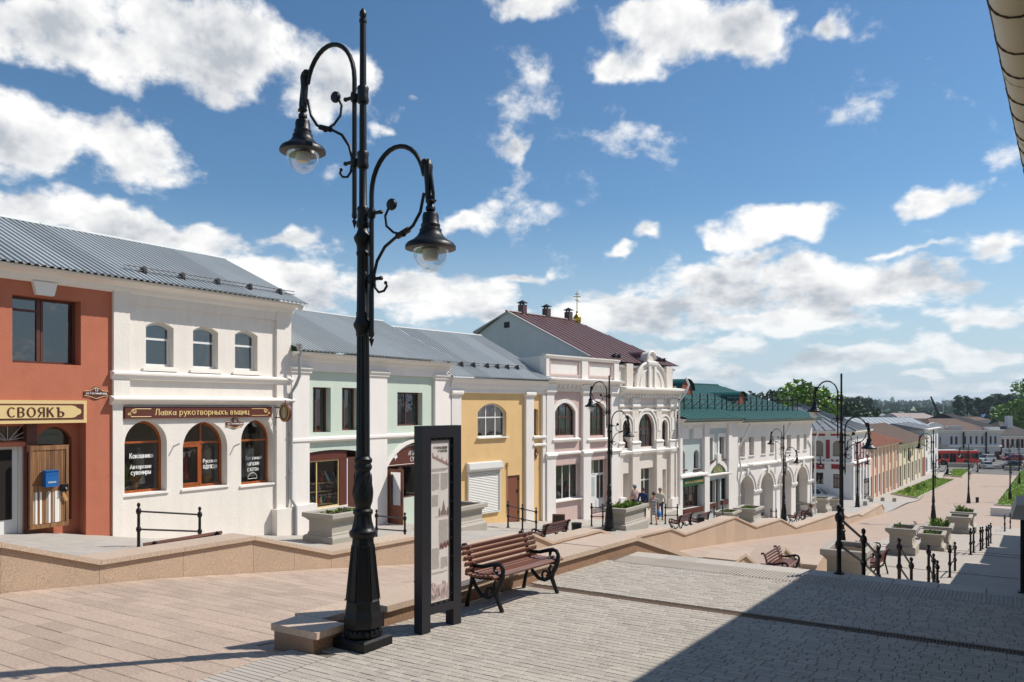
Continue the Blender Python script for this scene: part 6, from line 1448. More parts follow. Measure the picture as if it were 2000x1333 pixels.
def wide_front(name, label, d, pxa, pxb, pyt, m, wins, zb=-9.2, depth_=14, wm='winbrown', ledge=None):
    """a house that closes the view, square to the camera's right-left line at distance d"""
    pa = Vector((ray(pxa)[0]*d, ray(pxa)[1]*d)); F_ = Fac(pa, 90-32.2); L = F_.s(pxb)
    h = House(name, F_, 0, L, -8.9, label, front=m); E = zat(pyt, d)
    for p0, p1, t, b_, r in wins: h.window(h.S(p0), h.S(p1), zat(b_, d), zat(t, d), r, .3, wm, (.5,), (.6,), .12)
    h.wall(0, L, zb, E); h.body(0, L, zb, E, depth_, m, top=False); h.room(0, L, zb, E-.2, 5); h.cornice(-.3, L+.3, [(.03, E-.7), (.25, E-.45), (.6, E-.2), (.6, E)], 'trim')
    if ledge: z = zat(ledge, d); h.cornice(0, L, [(.03, z-.2), (.25, z), (.25, z+.15), (.03, z+.3)], 'trim', 'ledge')
    return h, E, L
W_ = [(1835, 1838, 853, 868, .3)]+[(1856+i*9.5, 1861+i*9.5, 852.5, 868.5, .3) for i in range(2)]+[(x, x+4.5, 852, 867.5, .3) for x in (1882.5, 1894, 1905, 1916.5, 1933, 1942)]+[(x, x+5, 883, 893, 0) for x in (1906, 1913, 1928)]
h, E, L = wide_front('mansion', 'long pale grey two-storey mansion with dark narrow windows closing the street', 172, 1822, 1956, 840, 'greywall', W_, ledge=873)
h.part('attic', 'greywall', (h.S(1850), h.S(1879), -.1, .6, E+.02, E+.9)); h.part('attic', 'trim', (h.S(1922), h.S(1952), -.2, .5, E+.02, E+.6)); h.part('door', 'winbrown', (h.S(1943), h.S(1954), -.06, .02, zat(898, 172), zat(882, 172)))
for px in (1881, 1925): h.part('drainpipe', 'iron', (h.S(px)-.12, h.S(px)+.12, -.35, -.1, -9, E))
h.part('balcony', 'stone', (h.S(1833), h.S(1848), -1.0, .02, zat(876, 172), zat(869, 172)))
o = h.mb(); xc = h.S(1826); o.prism([(xc+2*cos(pi*t/12), E+1.6*sin(pi*t/12)) for t in range(13)], -.2, .6, 'xz'); o.build('round_gable', 'trim', h.root)
h.roof(-.3, L*.8, -.5, E, 3, L*.62, 8, E+2.3, 'brownroof', sheet=2.2, pitch=.6, amp=.03)
h.roof(L*.68, L+.3, 1.0, E+.4, L*.72, L*.86, 16, E+3.4, mat('black_roofing', lin('#2B2A2C'), .8, .1, 1), sheet=2.2, pitch=.6, amp=.03)
W_ = [(1965+i*9.5, 1970.5+i*9.5, 860, 876, .4) for i in range(5)]
h, E, L = wide_front('brick_house', 'dark red brick house with white window surrounds at the far right of the plaza', 185, 1957, 2030, 852, 'darkbrick', W_, ledge=878)
for i in range(5):
    x0, x1 = h.S(1965+i*9.5), h.S(1970.5+i*9.5); z0, z1 = zat(876, 185), zat(860, 185); h.part('window_surround', 'trim', (x0-.4, x0-.02, -.1, .02, z0-.3, z1+.4), (x1+.02, x1+.4, -.1, .02, z0-.3, z1+.4), (x0-.4, x1+.4, -.12, .02, z1+.41, z1+.9))
h.part('lower_wall', 'farwhite', (0, L, -.06, -.01, -9.2, zat(879, 185)))
for px in (1966, 1978, 1990): h.part('lower_window', 'winbrown', (h.S(px)-.5, h.S(px)+.5, -.1, -.06, zat(895, 185), zat(886, 185)))
h.roof(-.4, L+.4, -.6, E, 4, L-4, 8, E+3.2, mat('sooty_slate', lin('#4A4643'), .8, .15, 1), sheet=2.4, pitch=.6, amp=.03)
o = h.mb(); x = h.S(1994); o.box(x-.6, x+.6, 4, 5.2, E+1, E+4.6); o.build('chimney', 'farwhite', h.root)
def shed(label, d, pxa, pxb, pye, pyr, wallm, roofm, zb=-9.5, dep=16, cat='building', wins=0):
    pa = Vector((ray(pxa)[0]*d, ray(pxa)[1]*d)); F_ = Fac(pa, 90-32.2+random.uniform(-8, 8)); L = F_.s(pxb); h = House('town_house', F_, 0, L, -9, label, cat, front=wallm); E = zat(pye, d)
    for i in range(wins): x = L*(i+.5)/wins; h.window(x-.6, x+.6, E-2.2, E-.8, 0, .2, 'winwhite', (.5,), (), .1)
    h.wall(0, L, zb, E); h.body(0, L, zb, E, dep, wallm, top=False); h.roof(-.4, L+.4, -.5, E, .3, L-.3, dep/2, zat(pyr, d), roofm, sheet=3, pitch=.8, amp=.04)
    for x in (0.0, L): o = h.mb(); o.add([(x, 0, E-.1), (x, dep/2, zat(pyr, d)-.1), (x, dep, E-.1)], [(0, 1, 2)]); o.build('gable', wallm, h.root)
    return h
bl = mat('blue_sheet_roofing', lin('#4A6FA5'), .5, .1, 1)
shed('long grey zinc-roofed house behind the orange row', 150, 1668, 1812, 833, 817, 'farwhite', mat('light_zinc', lin('#A2A8AB'), .6, .1, .5))
shed('pinkish-roofed house with a yellow gable beyond the zinc roof', 240, 1760, 1832, 818, 808, 'farcream', mat('pinkish_roofing', lin('#B5A39C'), .8, .1, .4), wins=3)
shed('white far house with a blue roof among the trees', 380, 1926, 1962, 816, 811, 'farwhite', bl, wins=4)
shed('small white far house beside the tall tree row', 420, 1925, 1958, 812, 806, 'farwhite', 'zincroof', wins=4)
shed('pale far shed at the right edge beyond the brick house', 330, 1982, 2050, 823, 815, 'farwhite', 'zincroof')
shed('low dark-roofed far house in front of the tree line', 300, 1880, 1935, 822, 815, 'greywall', 'brownroof', wins=3)
shed('low grey far house left of the crane', 420, 1690, 1712, 812, 806, 'farwhite', 'zincroof', wins=2)
shed('low grey far house half hidden by trees above the zinc roof', 420, 1715, 1735, 813, 808, 'farwhite', 'zincroof', wins=2)
# crane jib and two masts
def boom():
    d = 330; p0 = Vector((ray(1836)[0]*d, ray(1836)[1]*d, zat(815, d))); p1 = Vector((ray(1818)[0]*d, ray(1818)[1]*d, zat(775, d))); e = empty('crane', (p0.x, p0.y, -9.3), 0, 'dark slanting crane jib rising above the far roofs', 'crane')
    o = MB(Matrix.Translation((-p0.x, -p0.y, 9.3))); o.tube([p0, p0.lerp(p1, .5), p1], [.75, .55, .35], 6); o.build('jib', 'iron', e)
    o = MB(); o.box(-3, 3, -1.3, 1.3, 0, 2.2); o.box(-1, 1.2, -1, 1, 2.2, zat(815, d)+9.3); o.build('cab', 'iron', e)
boom()
def far_mast(px, pt, d, label):
    e = empty('radio_mast', (ray(px)[0]*d, ray(px)[1]*d, -9), 0, label, 'mast'); o = MB(); H = zat(pt, d)+9; o.tube([(0, 0, 0), (0, 0, H*.6), (0, 0, H)], [.35, .22, .12], 5); o.build('pole', 'zinc', e)
    o = MB(); [o.tube([(-1, 0, H*q), (1, 0, H*q)], .07, 4) for q in (.8, .9)]; o.build('antenna', 'zinc', e)
far_mast(1842, 778, 420, 'thin grey radio mast right of the crane jib')
far_mast(1892, 806, 260, 'short mast with a small dish above the dark roof')

# lawns with kerbs, concrete cubes, kerb wall
def patch(name, pts, z, m, kind='structure', dz=0.06):
    mb = MB(); mb.prism([(p.x, p.y) for p in pts], z-.3, z+dz, 'xy'); return tag(mb.build(name, m), kind=kind)
def lawn(name, pix, label=None):
    pts = []
    for px, py in pix:
        z = -8.6
        for _ in range(4): p = on_z(px, py, z); z = zs(p.y)
        pts.append(Vector((p.x, p.y, z+.1)))
    mb = MB(); n = len(pts); c = sum(pts, Vector())/n
    mb.add(pts+[p-Vector((0, 0, .4)) for p in pts], [tuple(range(n))]+[(i, n+i, n+(i+1) % n, (i+1) % n) for i in range(n)]); o = tag(mb.build(name, M['lawnsoil']), kind='structure')
    k = MB(); 
    for i in range(n):
        a, b = pts[i], pts[(i+1) % n]; t = (b-a).normalized(); s = Vector((t.y, -t.x, 0))*.09
        hexa(k, [a-s-Vector((0, 0, .3)), a+s-Vector((0, 0, .3)), b+s-Vector((0, 0, .3)), b-s-Vector((0, 0, .3)), a-s+Vector((0, 0, .03)), a+s+Vector((0, 0, .03)), b+s+Vector((0, 0, .03)), b-s+Vector((0, 0, .03))])
    k.build('kerb', 'stone', o)
    g = MB(); tris = geometry.tessellate_polygon([[Vector((p.x, p.y, 0)) for p in pts]])
    for t in tris:
        A, B, C_ = [pts[i] for i in t]; area = ((B-A).cross(C_-A)).length/2
        for _ in range(int(area*34)):
            u, v = random.random(), random.random()
            if u+v > 1: u, v = 1-u, 1-v
            p = A+(B-A)*u+(C_-A)*v; a_ = random.uniform(0, pi); w = random.uniform(.05, .1); hh = random.uniform(.06, .14); dx, dy = cos(a_)*w, sin(a_)*w; lx, ly = random.uniform(-.06, .06), random.uniform(-.06, .06)
            g.add([(p.x-dx, p.y-dy, p.z), (p.x+dx, p.y+dy, p.z), (p.x+lx, p.y+ly, p.z+hh)], [(0, 1, 2)])
    gr = g.build('grass', 'grass'); tag(gr, label, 'grass', None, 'stuff')
M['lawnsoil'] = mat('lawn_ground', lin('#7E9446'), .95, .15, .6)
lawn('lawn', [(1741, 966), (1791, 974), (1865, 938), (1821, 934.5)], 'mown grass of the long lawn strip beside the far pavement')
lawn('lawn', [(1843, 930), (1878, 933), (1896, 918), (1861, 917.5)], 'mown grass of the small lawn strip near the red bus')
lawn('lawn', [(1944, 988), (2100, 998), (2070, 915), (1994, 921)], 'mown grass of the lawn at the right edge of the plaza')
tag(patch('road', [Vector((-60, 176)), Vector((-60, 158)), Vector((80, 158)), Vector((80, 200)), Vector((-60, 215))], -8.86, 'asphalt', dz=0.0), kind='structure')
mb = MB(); mb.box(-200, 200, 168, 420, -9.6, -8.95); tag(mb.build('town_ground', 'asphalt'), kind='structure')
mb = MB(); mb.box(-60, -22.9, 84, 176, -9.8, -8.3); tag(mb.build('side_street', 'asphalt'), kind='structure')
def cube(px, py, w, label):
    z = -8
    for _ in range(5): p = on_z(px, py, z); z = zs(p.y)
    e = MB(); e.frustum(-w, w, -w, w, 0, w*2.3, w*.12); o = e.build('concrete_bollard', 'planter'); o.location = p; tag(o, label, 'bollard', 'concrete bollards by the plaza')
for px, py, lb in ((1690, 988, 'concrete cube bollard nearest the end of the zigzag wall'), (1698, 977, 'concrete cube bollard farthest back beside the zigzag wall end'), (1702, 981, 'tilted concrete block between two cubes by the zigzag wall'), (1724, 980, 'concrete cube bollard standing alone left of the lawn tip'), (1747, 981, 'concrete cube bollard right below the tip of the lawn'), (1941, 1001, 'concrete cube bollard at the left end of the pale kerb wall'), (1955, 1004, 'concrete cube bollard second along the pale kerb wall')): cube(px, py, .2, lb)
for px, py, w in ((1876, 913, 2.2), (1937, 917, 1.6), (1980, 920, 1.4)):
    p = on_z(px, py, -8.9); mb = MB(); mb.box(-w, w, -.4, .4, 0, .8); o = mb.build('concrete_barrier', 'planter'); o.location = p; o.rotation_euler = (0, 0, TH*.6); tag(o, {1876: 'long concrete barrier in front of the red bus', 1937: 'concrete barrier beside the small white car', 1980: 'concrete barrier in front of the dark hatchback'}[px], 'barrier')
p = on_z(1935, 1008, -7.2); mb = MB(); mb.box(0, 9, -.2, .2, -1, .75); o = mb.build('kerb_wall', 'farwhite'); o.location = (p.x, p.y, zs(p.y)); o.rotation_euler = (0, 0, radians(-6)); tag(o, 'pale low kerb wall in front of the right-hand lawn', 'wall')

def low_shrub(px, py, label):
    p = on_z(px, py, -8.55); e = empty('shrub', p, 0, label, 'shrub', 'young shrubs on the long lawn'); o = MB()
    for _ in range(70):
        a = random.uniform(0, 2*pi); r = random.uniform(0, .4); z = random.uniform(.05, .75)*(1.1-r); t = random.uniform(0, 3); w = .1
        o.add([(r*cos(a)-w*cos(t), r*sin(a)-w*sin(t), z), (r*cos(a), r*sin(a), z+w), (r*cos(a)+w*cos(t), r*sin(a)+w*sin(t), z), (r*cos(a), r*sin(a), z-w)], [(0, 1, 2, 3)])
    o.build('foliage', 'leaf', e); o = MB(); o.tube([(0, 0, -.1), (.03, 0, .5)], .02, 5); o.build('stem', 'bark', e)
low_shrub(1774, 962, 'young shrub nearest the tip of the long lawn'); low_shrub(1794, 957, 'young shrub second from the tip of the long lawn'); low_shrub(1804, 953, 'young shrub third from the tip of the long lawn')
# ---------------------------------------------------------------- trees
def leaf_cloud(mb, c, r, n, s):
    for _ in range(n):
        while True:
            v = Vector((random.uniform(-1, 1), random.uniform(-1, 1), random.uniform(-1, 1)))
            if .2 < v.length < 1: break
        p = Vector(c)+Vector((v.x*r[0], v.y*r[1], v.z*r[2])); a = Vector((random.gauss(0, 1), random.gauss(0, 1), random.gauss(0, 1))).normalized(); b = a.cross(Vector((random.gauss(0, 1), random.gauss(0, 1), random.gauss(0, 1)))).normalized(); q = s*random.uniform(.6, 1.3)
        mb.add([p-a*q, p+b*q*.6, p+a*q, p-b*q*.6], [(0, 1, 2, 3)])
def make_tree(H, spread, kind, m, n=1500, s=.35):
    """kind: round, tall (bare stem, high tufts), bushy"""
    t = empty('tree', (0, 0, 0)); tr = MB(); tr.tube([(0, 0, -.5), (.15, .05, H*.35), (-.05, .1, H*.7), (0, 0, H*.92)], [H*.022, H*.017, H*.01, H*.004], 7)
    cl = []; k = {'round': 13, 'tall': 13, 'bushy': 12}[kind]
    for i in range(k):
        a = random.uniform(0, 2*pi); z = {'round': random.uniform(.38, .95), 'tall': random.uniform(.36, .97), 'bushy': random.uniform(.2, .92)}[kind]
        R = spread*{'round': sin(pi*min(1, max(.12, (z-.25)/.78)))**.6, 'tall': .75*(1.25-z)**.6, 'bushy': (1.05-z)**.5}[kind]*random.uniform(.35, 1)
        c = (R*cos(a), R*sin(a), z*H); cl.append(c); tr.tube([(0, 0, max(.2, z-.22)*H), (c[0]*.5, c[1]*.5, (z-.08)*H), c], [H*.008, H*.005, H*.002], 5)
    tr.build('trunk', 'bark', t); cr = MB()
    for c in cl:
        q = spread*random.uniform(.26, .46); leaf_cloud(cr, c, (q, q, q*.75), n//k, s)
    cr.build('crown', m, t); return t
protos = {('round', 'leaf'): make_tree(10, 4.6, 'round', 'leaf', 2600, .34), ('bushy', 'leafd'): make_tree(9, 4.2, 'bushy', 'leafd', 1900, .4), ('tall', 'leafb'): make_tree(20, 5.6, 'tall', 'leafb', 2600, .6)}
used = set()
def tree(px, d, pyt, kind, m, label, group=None, zb=-9):
    pr = protos[(kind, m)]; H0 = {('round', 'leaf'): 10, ('bushy', 'leafd'): 9, ('tall', 'leafb'): 20}[(kind, m)]
    p = (ray(px)[0]*d, ray(px)[1]*d, zb); sc = (zat(pyt, d)-zb)/H0/.97; rz = random.uniform(0, 6.28)
    if pr.name in used: copy_tree(pr, p, rz, label, group, (sc*random.uniform(.85, 1.15), sc*random.uniform(.85, 1.15), sc))
    else:
        used.add(pr.name); pr.location = p; pr.rotation_euler = (0, 0, rz); pr.scale = (sc, sc, sc); tag(pr, label, 'tree', group)
for px, d, t, l in ((1545, 128, 766, 'bright green rounded tree just behind the arcade roof end'), (1570, 122, 771, 'bright green leafy tree right of the tallest one behind the arcade'), (1600, 126, 780, 'bright green tree behind the grey hipped roof'), (1525, 140, 772, 'dark-edged green tree left of the bright one behind the arcade')): tree(px, d, t, 'round', 'leaf', l)
for px, d, t, l in ((1480, 190, 775, 'dark bushy tree farthest left above the green roof'), (1505, 185, 770, 'dark bushy tree second from the left above the green roof'), (1645, 200, 790, 'dark bushy tree behind the roof of the crimson-trimmed house'), (1668, 210, 795, 'dark bushy tree right of the tall post lamp'), (1700, 240, 800, 'dark bushy tree above the long zinc roof')): tree(px, d, t, 'bushy', 'leafd', l, 'dark bushes and trees behind the roofs')
for px, t in ((1650, 778), (1664, 779), (1676, 777), (1689, 780), (1697, 781)): tree(px, 420, t, 'tall', 'leafb', 'tall thin tree of the group above the zinc roof, '+{1650: 'first', 1664: 'second', 1676: 'third', 1689: 'fourth', 1697: 'fifth'}[px]+' from the left', 'tall far trees at the left')
ORD = ['first', 'second', 'third', 'fourth', 'fifth', 'sixth', 'seventh', 'eighth', 'ninth']
for i, (px, t) in enumerate(((1872, 776), (1890, 777), (1912, 780), (1931, 777), (1948, 774), (1957, 773), (1969, 773), (1982, 777), (1996, 775))): tree(px, 330+10*(i % 3), t, 'tall', 'leafb', 'tall dark tree in the row beyond the mansion, '+ORD[i]+' from the left', 'tall tree row beyond the mansion')
tree(2006, 230, 757, 'round', 'leaf', 'green tree crown cut by the right edge of the view')
for i, (px, d, t) in enumerate(((1955, 260, 815), (1972, 250, 818), (1990, 240, 822))): tree(px, d, t, 'bushy', 'leafd', 'dark bush behind the brick house roof, '+ORD[i]+' from the left', 'bushes behind the brick house')
# the far woods as one mass
def woods():
    mb = MB()
    for k in range(900):
        px = random.uniform(1330, 2150); d = random.choice((520, 700, 950, 1300, 1700)); a, b = ray(px); x, y = a*d, b*d
        top = {520: 812, 700: 806, 950: 802, 1300: 798, 1700: 791}[d]+random.uniform(-3, 5)-4*sin(px*.012)*(d > 1000)
        zt = zat(top, d); w = d*.011*random.uniform(.7, 1.5); zb = -9
        for j in range(9):
            c = (x+random.gauss(0, w*.6), y+random.gauss(0, w*.6), zt-abs(random.gauss(0, (zt-zb)*.42+1)))
            q = w*random.uniform(.35, .7); leaf_cloud(mb, c, (q, q, q*.6), 3, q*.7)
    o = mb.build('far_woods', 'leafb'); tag(o, 'far green woods along the horizon', 'woods', None, 'stuff')
woods()
def hills():
    mb = MB(); vs = []; n = 60
    for i in range(n+1):
        px = 600+(2600-600)*i/n; a, b = ray(px)
        for d, py in ((1500, 803), (2300, 797-4*sin(i*.35)), (3200, 790-3*sin(i*.22+1)), (5200, 789)): vs.append((a*d, b*d, zat(py, d)))
    mb.add(vs, [(i*4+j, i*4+j+1, i*4+j+5, i*4+j+4) for i in range(n) for j in range(3)], True); tag(mb.build('hills', mat('far_wooded_hills', lin('#4F6A52'), .95, .3, .01)), kind='structure')
hills()
# ================================================================ street lamps
M['lampglass'] = glass('lamp_globe_glass', (.97, .97, .96), .02, .3)
M['bulb'] = mat('frosted_lamp_tube', lin('#D9D6CF'), .5, .03, 4)
def arm_parts(root, sx, dz, long_=True):
    """one bracket arm with its luminaire; sx is the side, dz the drop"""
    q = lambda x, z: (sx*(x if x <= .125 else .125+(x-.125)*1.21), 0, z+dz)
    X0 = .125; X1 = .93; G = (X1-X0)/(.79-X0)
    arm = MB(); pts = [q(X0, 4.72), q(X0, 6.15)]
    cx, rx, cz, rz = (X0+.73)/2, (.73-X0)/2, 6.2, .46
    for i in range(15): t = pi-i/14*(pi*.93); pts.append(q(cx+rx*cos(t), cz+rz*sin(t)))
    arm.tube(pts, .026, 8); arm.lathe([(.0, -.17), (.028, -.08), (.012, -.06), (.03, -.04), (.03, 0)], 8, q(X0, 4.72)); am = arm.build('arm', 'iron', root)
    for z in (5.29, 6.0):
        b = MB(); b.tube([(0, 0, z+dz), q(X0+.1, z)], .02, 6); b.lathe([(.038, -.05), (.044, -.025), (.044, .025), (.038, .05)], 10, q(X0, z)); b.ball(q(X0+.11, z), .026, 8); b.lathe([(.058, -.09), (.066, -.07), (.06, -.02), (.06, .03), (.066, .07), (.056, .09)], 12, (0, 0, z+dz)); b.build('bracket', 'iron', am)
    s = MB()                                        # acanthus sleeve where the hanger starts
    s.lathe([(.018, -.36), (.03, -.3), (.036, -.16), (.045, -.05), (.05, .03), (.035, .08), (.02, .1)], 8, q(.765, 6.36)); s.tube([q(.79, 6.3), q(.82, 6.1), q(.825, 6.02), q(.85, 6.02)], [.022, .018, .014, .01], 6); s.ball(q(.735, 6.42), .055, 8)
    s.tube([q(.77, 6.05), q(.79, 5.75)], .02, 8); s.build('acanthus_sleeve', 'iron', am)
    c = MB(); S = []                                # scrolls
    for i in range(17): t = -.3+i/16*2.0; S.append(q(.37+.34*cos(-t)*1.0, 6.14-.30*sin(t)))
    c.tube([q(.72, 6.12), q(.68, 5.93), q(.60, 5.80), q(.50, 5.73), q(.40, 5.70), q(.28, 5.62), q(.19, 5.48), q(.155, 5.34), q(.16, 5.2)], .017, 6)
    c.tube([q(.155, 5.30), q(.17, 5.19), q(.21, 5.14), q(.27, 5.15), q(.305, 5.20), q(.29, 5.235)], .014, 6); c.ball(q(.29, 5.235), .022, 6)
    c.tube([q(.47, 5.73), q(.38, 5.76), q(.30, 5.84), q(.285, 5.95), q(.33, 6.04), q(.36, 6.06)], .014, 6); c.lathe([(.02, -.03), (.058, -.022), (.066, 0), (.058, .022), (.02, .03)], 10, q(.36, 6.06), axis='y'); c.ball(q(.49, 5.73), .036, 8); c.tube([q(.56, 5.77), q(.42, 5.71)], .032, 6)
    c.build('scroll', 'iron', am)
    L_ = MB(); o = (sx*X1, 0, dz); 
    L_.lathe([(.02, 6.08), (.03, 6.05), (.055, 6.02), (.03, 5.99), (.05, 5.96), (.05, 5.93), (.03, 5.91), (.075, 5.90), (.085, 5.87), (.085, 5.80), (.1, 5.78), (.098, 5.745), (.115, 5.73), (.115, 5.70), (.14, 5.66), (.185, 5.62), (.24, 5.59), (.262, 5.56), (.262, 5.53), (.24, 5.525)], 22, o)
    sh = L_.build('lamp_shade', 'iron', root)
    g = MB(); g.lathe([(.19, 5.535), (.188, 5.5), (.17, 5.43), (.13, 5.36), (.075, 5.31), (.03, 5.29), (.001, 5.285)], 18, o, cap=False); g.build('globe', 'lampglass', sh)
    u = MB(); u.lathe([(.04, 5.6), (.08, 5.56), (.085, 5.46), (.07, 5.42), (.01, 5.41)], 12, o); u.build('lamp_tube', 'bulb', sh)
def make_lamp(dz2=-1.31):
    r = empty('street_lamp', (0, 0, 0))
    p = MB(); p.add([], []); p.box(-.225, .225, -.225, .225, -.05, .09); p.frustum(-.225, .225, -.225, .225, .09, .11, .03)
    p.build('plinth', 'iron', r)
    p = MB(); p.lathe([(.18, .11), (.2, .13), (.19, .17), (.16, .2), (.15, .24)], 26, flute=0); 
    for i in range(20):
        a = 2*pi*i/20; p.lathe([(.012, -.045), (.03, -.02), (.03, .02), (.012, .045)], 6, (.18*cos(a), .18*sin(a), .155))
    p.build('egg_moulding', 'iron', r)
    p = MB(); p.lathe([(.165, .2), (.215, .22), (.222, .28), (.22, .34), (.2, .40), (.192, .46), (.12, 1.17), (.125, 1.19)], 8, rot=pi/8, cap=True); 
    for i in range(8):
        a = 2*pi*i/8; e = Matrix.Rotation(a, 4, 'Z')
        p.add([e @ Vector((.186, -.055, .5)), e @ Vector((.186, .055, .5)), e @ Vector((.124, .032, 1.1)), e @ Vector((.124, -.032, 1.1)), e @ Vector((.174, -.045, .52)), e @ Vector((.174, .045, .52)), e @ Vector((.116, .026, 1.08)), e @ Vector((.116, -.026, 1.08))], [(0, 1, 5, 4), (1, 2, 6, 5), (2, 3, 7, 6), (3, 0, 4, 7)])
    o = p.build('pedestal', 'iron', r); o.data.polygons.foreach_set('use_smooth', [False]*len(o.data.polygons))
    p = MB(); p.lathe([(.115, 1.17), (.14, 1.19), (.15, 1.22), (.147, 1.25), (.122, 1.27), (.12, 1.29, .12), (.1, 1.36, .14), (.094, 1.42, .1), (.108, 1.44), (.108, 1.47), (.085, 1.49), (.085, 1.51)], 24)
    p.lathe([(.08, 1.5), (.102, 1.56), (.11, 1.62), (.102, 1.74), (.088, 1.84), (.078, 1.9), (.095, 1.92), (.1, 1.95), (.085, 1.98), (.1, 2.0), (.1, 2.03), (.074, 2.06)], 24)
    for i in range(8):                                  # twisted leaves on the vase
        a0 = 2*pi*i/8; p.tube([((.102 if j < 3 else .092)*cos(a0+j*.16), (.102 if j < 3 else .092)*sin(a0+j*.16), 1.6+j*.055) for j in range(6)], [.006, .014, .014, .012, .008, .003], 5)
    p.build('vase', 'iron', r)
    p = MB(); p.lathe([(.075, 2.05), (.075, 2.1), (.075, 2.12, .14), (.068, 3.36, .14), (.078, 3.38), (.074, 3.4), (.078, 3.43), (.1, 3.47), (.105, 3.5), (.08, 3.55), (.072, 3.6), (.075, 3.62), (.07, 3.64, .14), (.064, 4.24, .14), (.075, 4.27), (.066, 4.3)], 24); p.build('fluted_shaft', 'iron', r)
    p = MB(); p.lathe([(.066, 4.3), (.07, 4.36), (.098, 4.42), (.1, 4.45), (.07, 4.49), (.055, 4.54), (.07, 4.56), (.075, 4.6), (.06, 4.63), (.044, 4.65), (.04, 5.3), (.035, 6.6), (.034, 6.78), (.042, 6.79), (.042, 6.82), (.025, 6.83), (.04, 6.86), (.036, 6.9), (.012, 6.94)], 16); p.build('upper_pole', 'iron', r)
    arm_parts(r, -1, 0); arm_parts(r, 1, dz2)
    return r
LG = 'black street lamps with two drooping bell arms'
lamp = make_lamp(); lamp.location = (-6.0, 6.48, 0); tag(lamp, 'nearest and tallest-looking black street lamp beside the information board', 'street lamp', LG)
lamp2 = None
for (x, y, z, lb, sc) in ((-15.25, 32.35, zw(32.35), 'black street lamp beside the planted stone tub in front of the pink house', 1.0), (-14.2, 59.8, zw(59.8)+.1, 'black street lamp in front of the white arcade', 1.0), (-12.9, 83.8, zw(83.8), 'black street lamp before the crimson-trimmed corner house, beyond the zigzag wall end', 1.0), (-5.3, 30.9, zs(30.9), 'tall black street lamp rising behind the nearest stair railing', 1.0), (-5.0, 66.2, zr(66.2), 'black street lamp right of the lawn tip, second down the right-hand row', 1.0), (-4.4, 106, zs(106), 'black street lamp at the edge of the pink plaza, third down the right-hand row', 1.0), (-.35, 112, zs(112), 'black street lamp on the near corner of the right-hand lawn', 1.0), (.7, 137, zs(137), 'black street lamp on the far part of the right-hand lawn', 1.0), (-19.0, 93, -7.9, 'thin black street lamp in the side street by the white parked car', .96)):
    if x > -6 and y > 60:                                # the right-hand row down the street carries its lower arm lower
        if lamp2 is None: lamp2 = make_lamp(-1.85); lamp2.location = (x, y, z); tag(lamp2, lb, 'street lamp', LG)
        else: copy_tree(lamp2, (x, y, z), 0, lb, None, sc)
    else: copy_tree(lamp, (x, y, z), 0, lb, None, sc)

# ================================================================ benches
SLAT = {}
def bench_end():
    """cast-iron side: sabre legs, seat rail and a scrolled arm, in the x (depth) / z plane"""
    m = MB()
    t = lambda P, r: m.tube([(x, 0, z) for x, z in P], r, 8)
    t([(-.02, 0), (.0, .1), (.03, .22), (.06, .33), (.07, .42), (.05, .55), (.015, .68), (-.01, .76), (-.045, .80), (-.085, .79), (-.09, .755)], [.03, .026, .024, .026, .028, .026, .024, .024, .026, .024, .018])   # rear leg to back
    t([(.56, 0), (.5, .12), (.465, .2), (.48, .27), (.53, .36), (.565, .45), (.57, .54), (.54, .59), (.48, .6), (.44, .57), (.435, .52), (.47, .49), (.5, .515)], [.028, .03, .032, .034, .034, .03, .028, .028, .027, .024, .022, .02, .018])  # front leg to arm scroll
    t([(.06, .40), (.2, .395), (.36, .41), (.52, .42)], .024); t([(.05, .56), (.14, .54), (.26, .545), (.4, .585), (.49, .605)], [.02, .024, .026, .028, .028])
    t([(.08, .37), (.14, .26), (.24, .175), (.34, .16), (.42, .2), (.46, .26)], [.022, .026, .028, .028, .03, .03]); t([(.34, .165), (.3, .22), (.32, .28), (.38, .29), (.41, .25), (.375, .22)], .018); t([(.44, .26), (.42, .33), (.45, .38)], .02)
    t([(.44, .45), (.4, .48), (.37, .45), (.4, .42)], .014)
    return m
SEAT = [(.105, .425), (.175, .418), (.245, .416), (.315, .42), (.385, .428), (.455, .437), (.525, .432)]
BACK = [(.062, .50), (.048, .575), (.03, .645), (.01, .715), (-.014, .775)]
def make_bench(L=1.62):
    r = empty('park_bench', (0, 0, 0)); me = None
    for s in (-1, 1):
        b = bench_end(); b.v = [(x, y+s*(L/2-.16), z) for x, y, z in b.v]; b.build('iron_end', 'iron', r)
    def slat(x, z, w, t, rot, mesh_name):
        o = MB(); c, s_ = cos(rot), sin(rot)
        P = [(-w/2, -t/2+.006), (-w/2+.006, -t/2), (w/2-.006, -t/2), (w/2, -t/2+.006), (w/2, t/2-.006), (w/2-.006, t/2), (-w/2+.006, t/2), (-w/2, t/2-.006)]
        o.prism([(u, v) for u, v in P], -L/2, L/2, 'xz'); ob = o.build(mesh_name, 'benchwood', r); ob.location = (x, 0, z); ob.rotation_euler = (0, rot, 0); return ob
    for i, (x, z) in enumerate(SEAT): slat(x, z+.03, .058, .032, (.06 if i < 3 else -.08 if i > 4 else 0)+(.7 if i == 6 else 0), 'seat_slat')
    for x, z in BACK: slat(x+.034, z, .058, .028, -pi/2+.2+.12, 'back_slat')
    b = MB()
    for s in (-1, 1):
        for x, z in BACK: b.ball((x+.052, s*(L/2-.16), z), .011, 6)
        for x, z in SEAT: b.ball((x, s*(L/2-.16), z+.05), .009, 6)
    tag(b.build('bolts', 'zinc', r), kind='stuff')
    return r
BG = 'slatted benches with black scrolled iron ends'
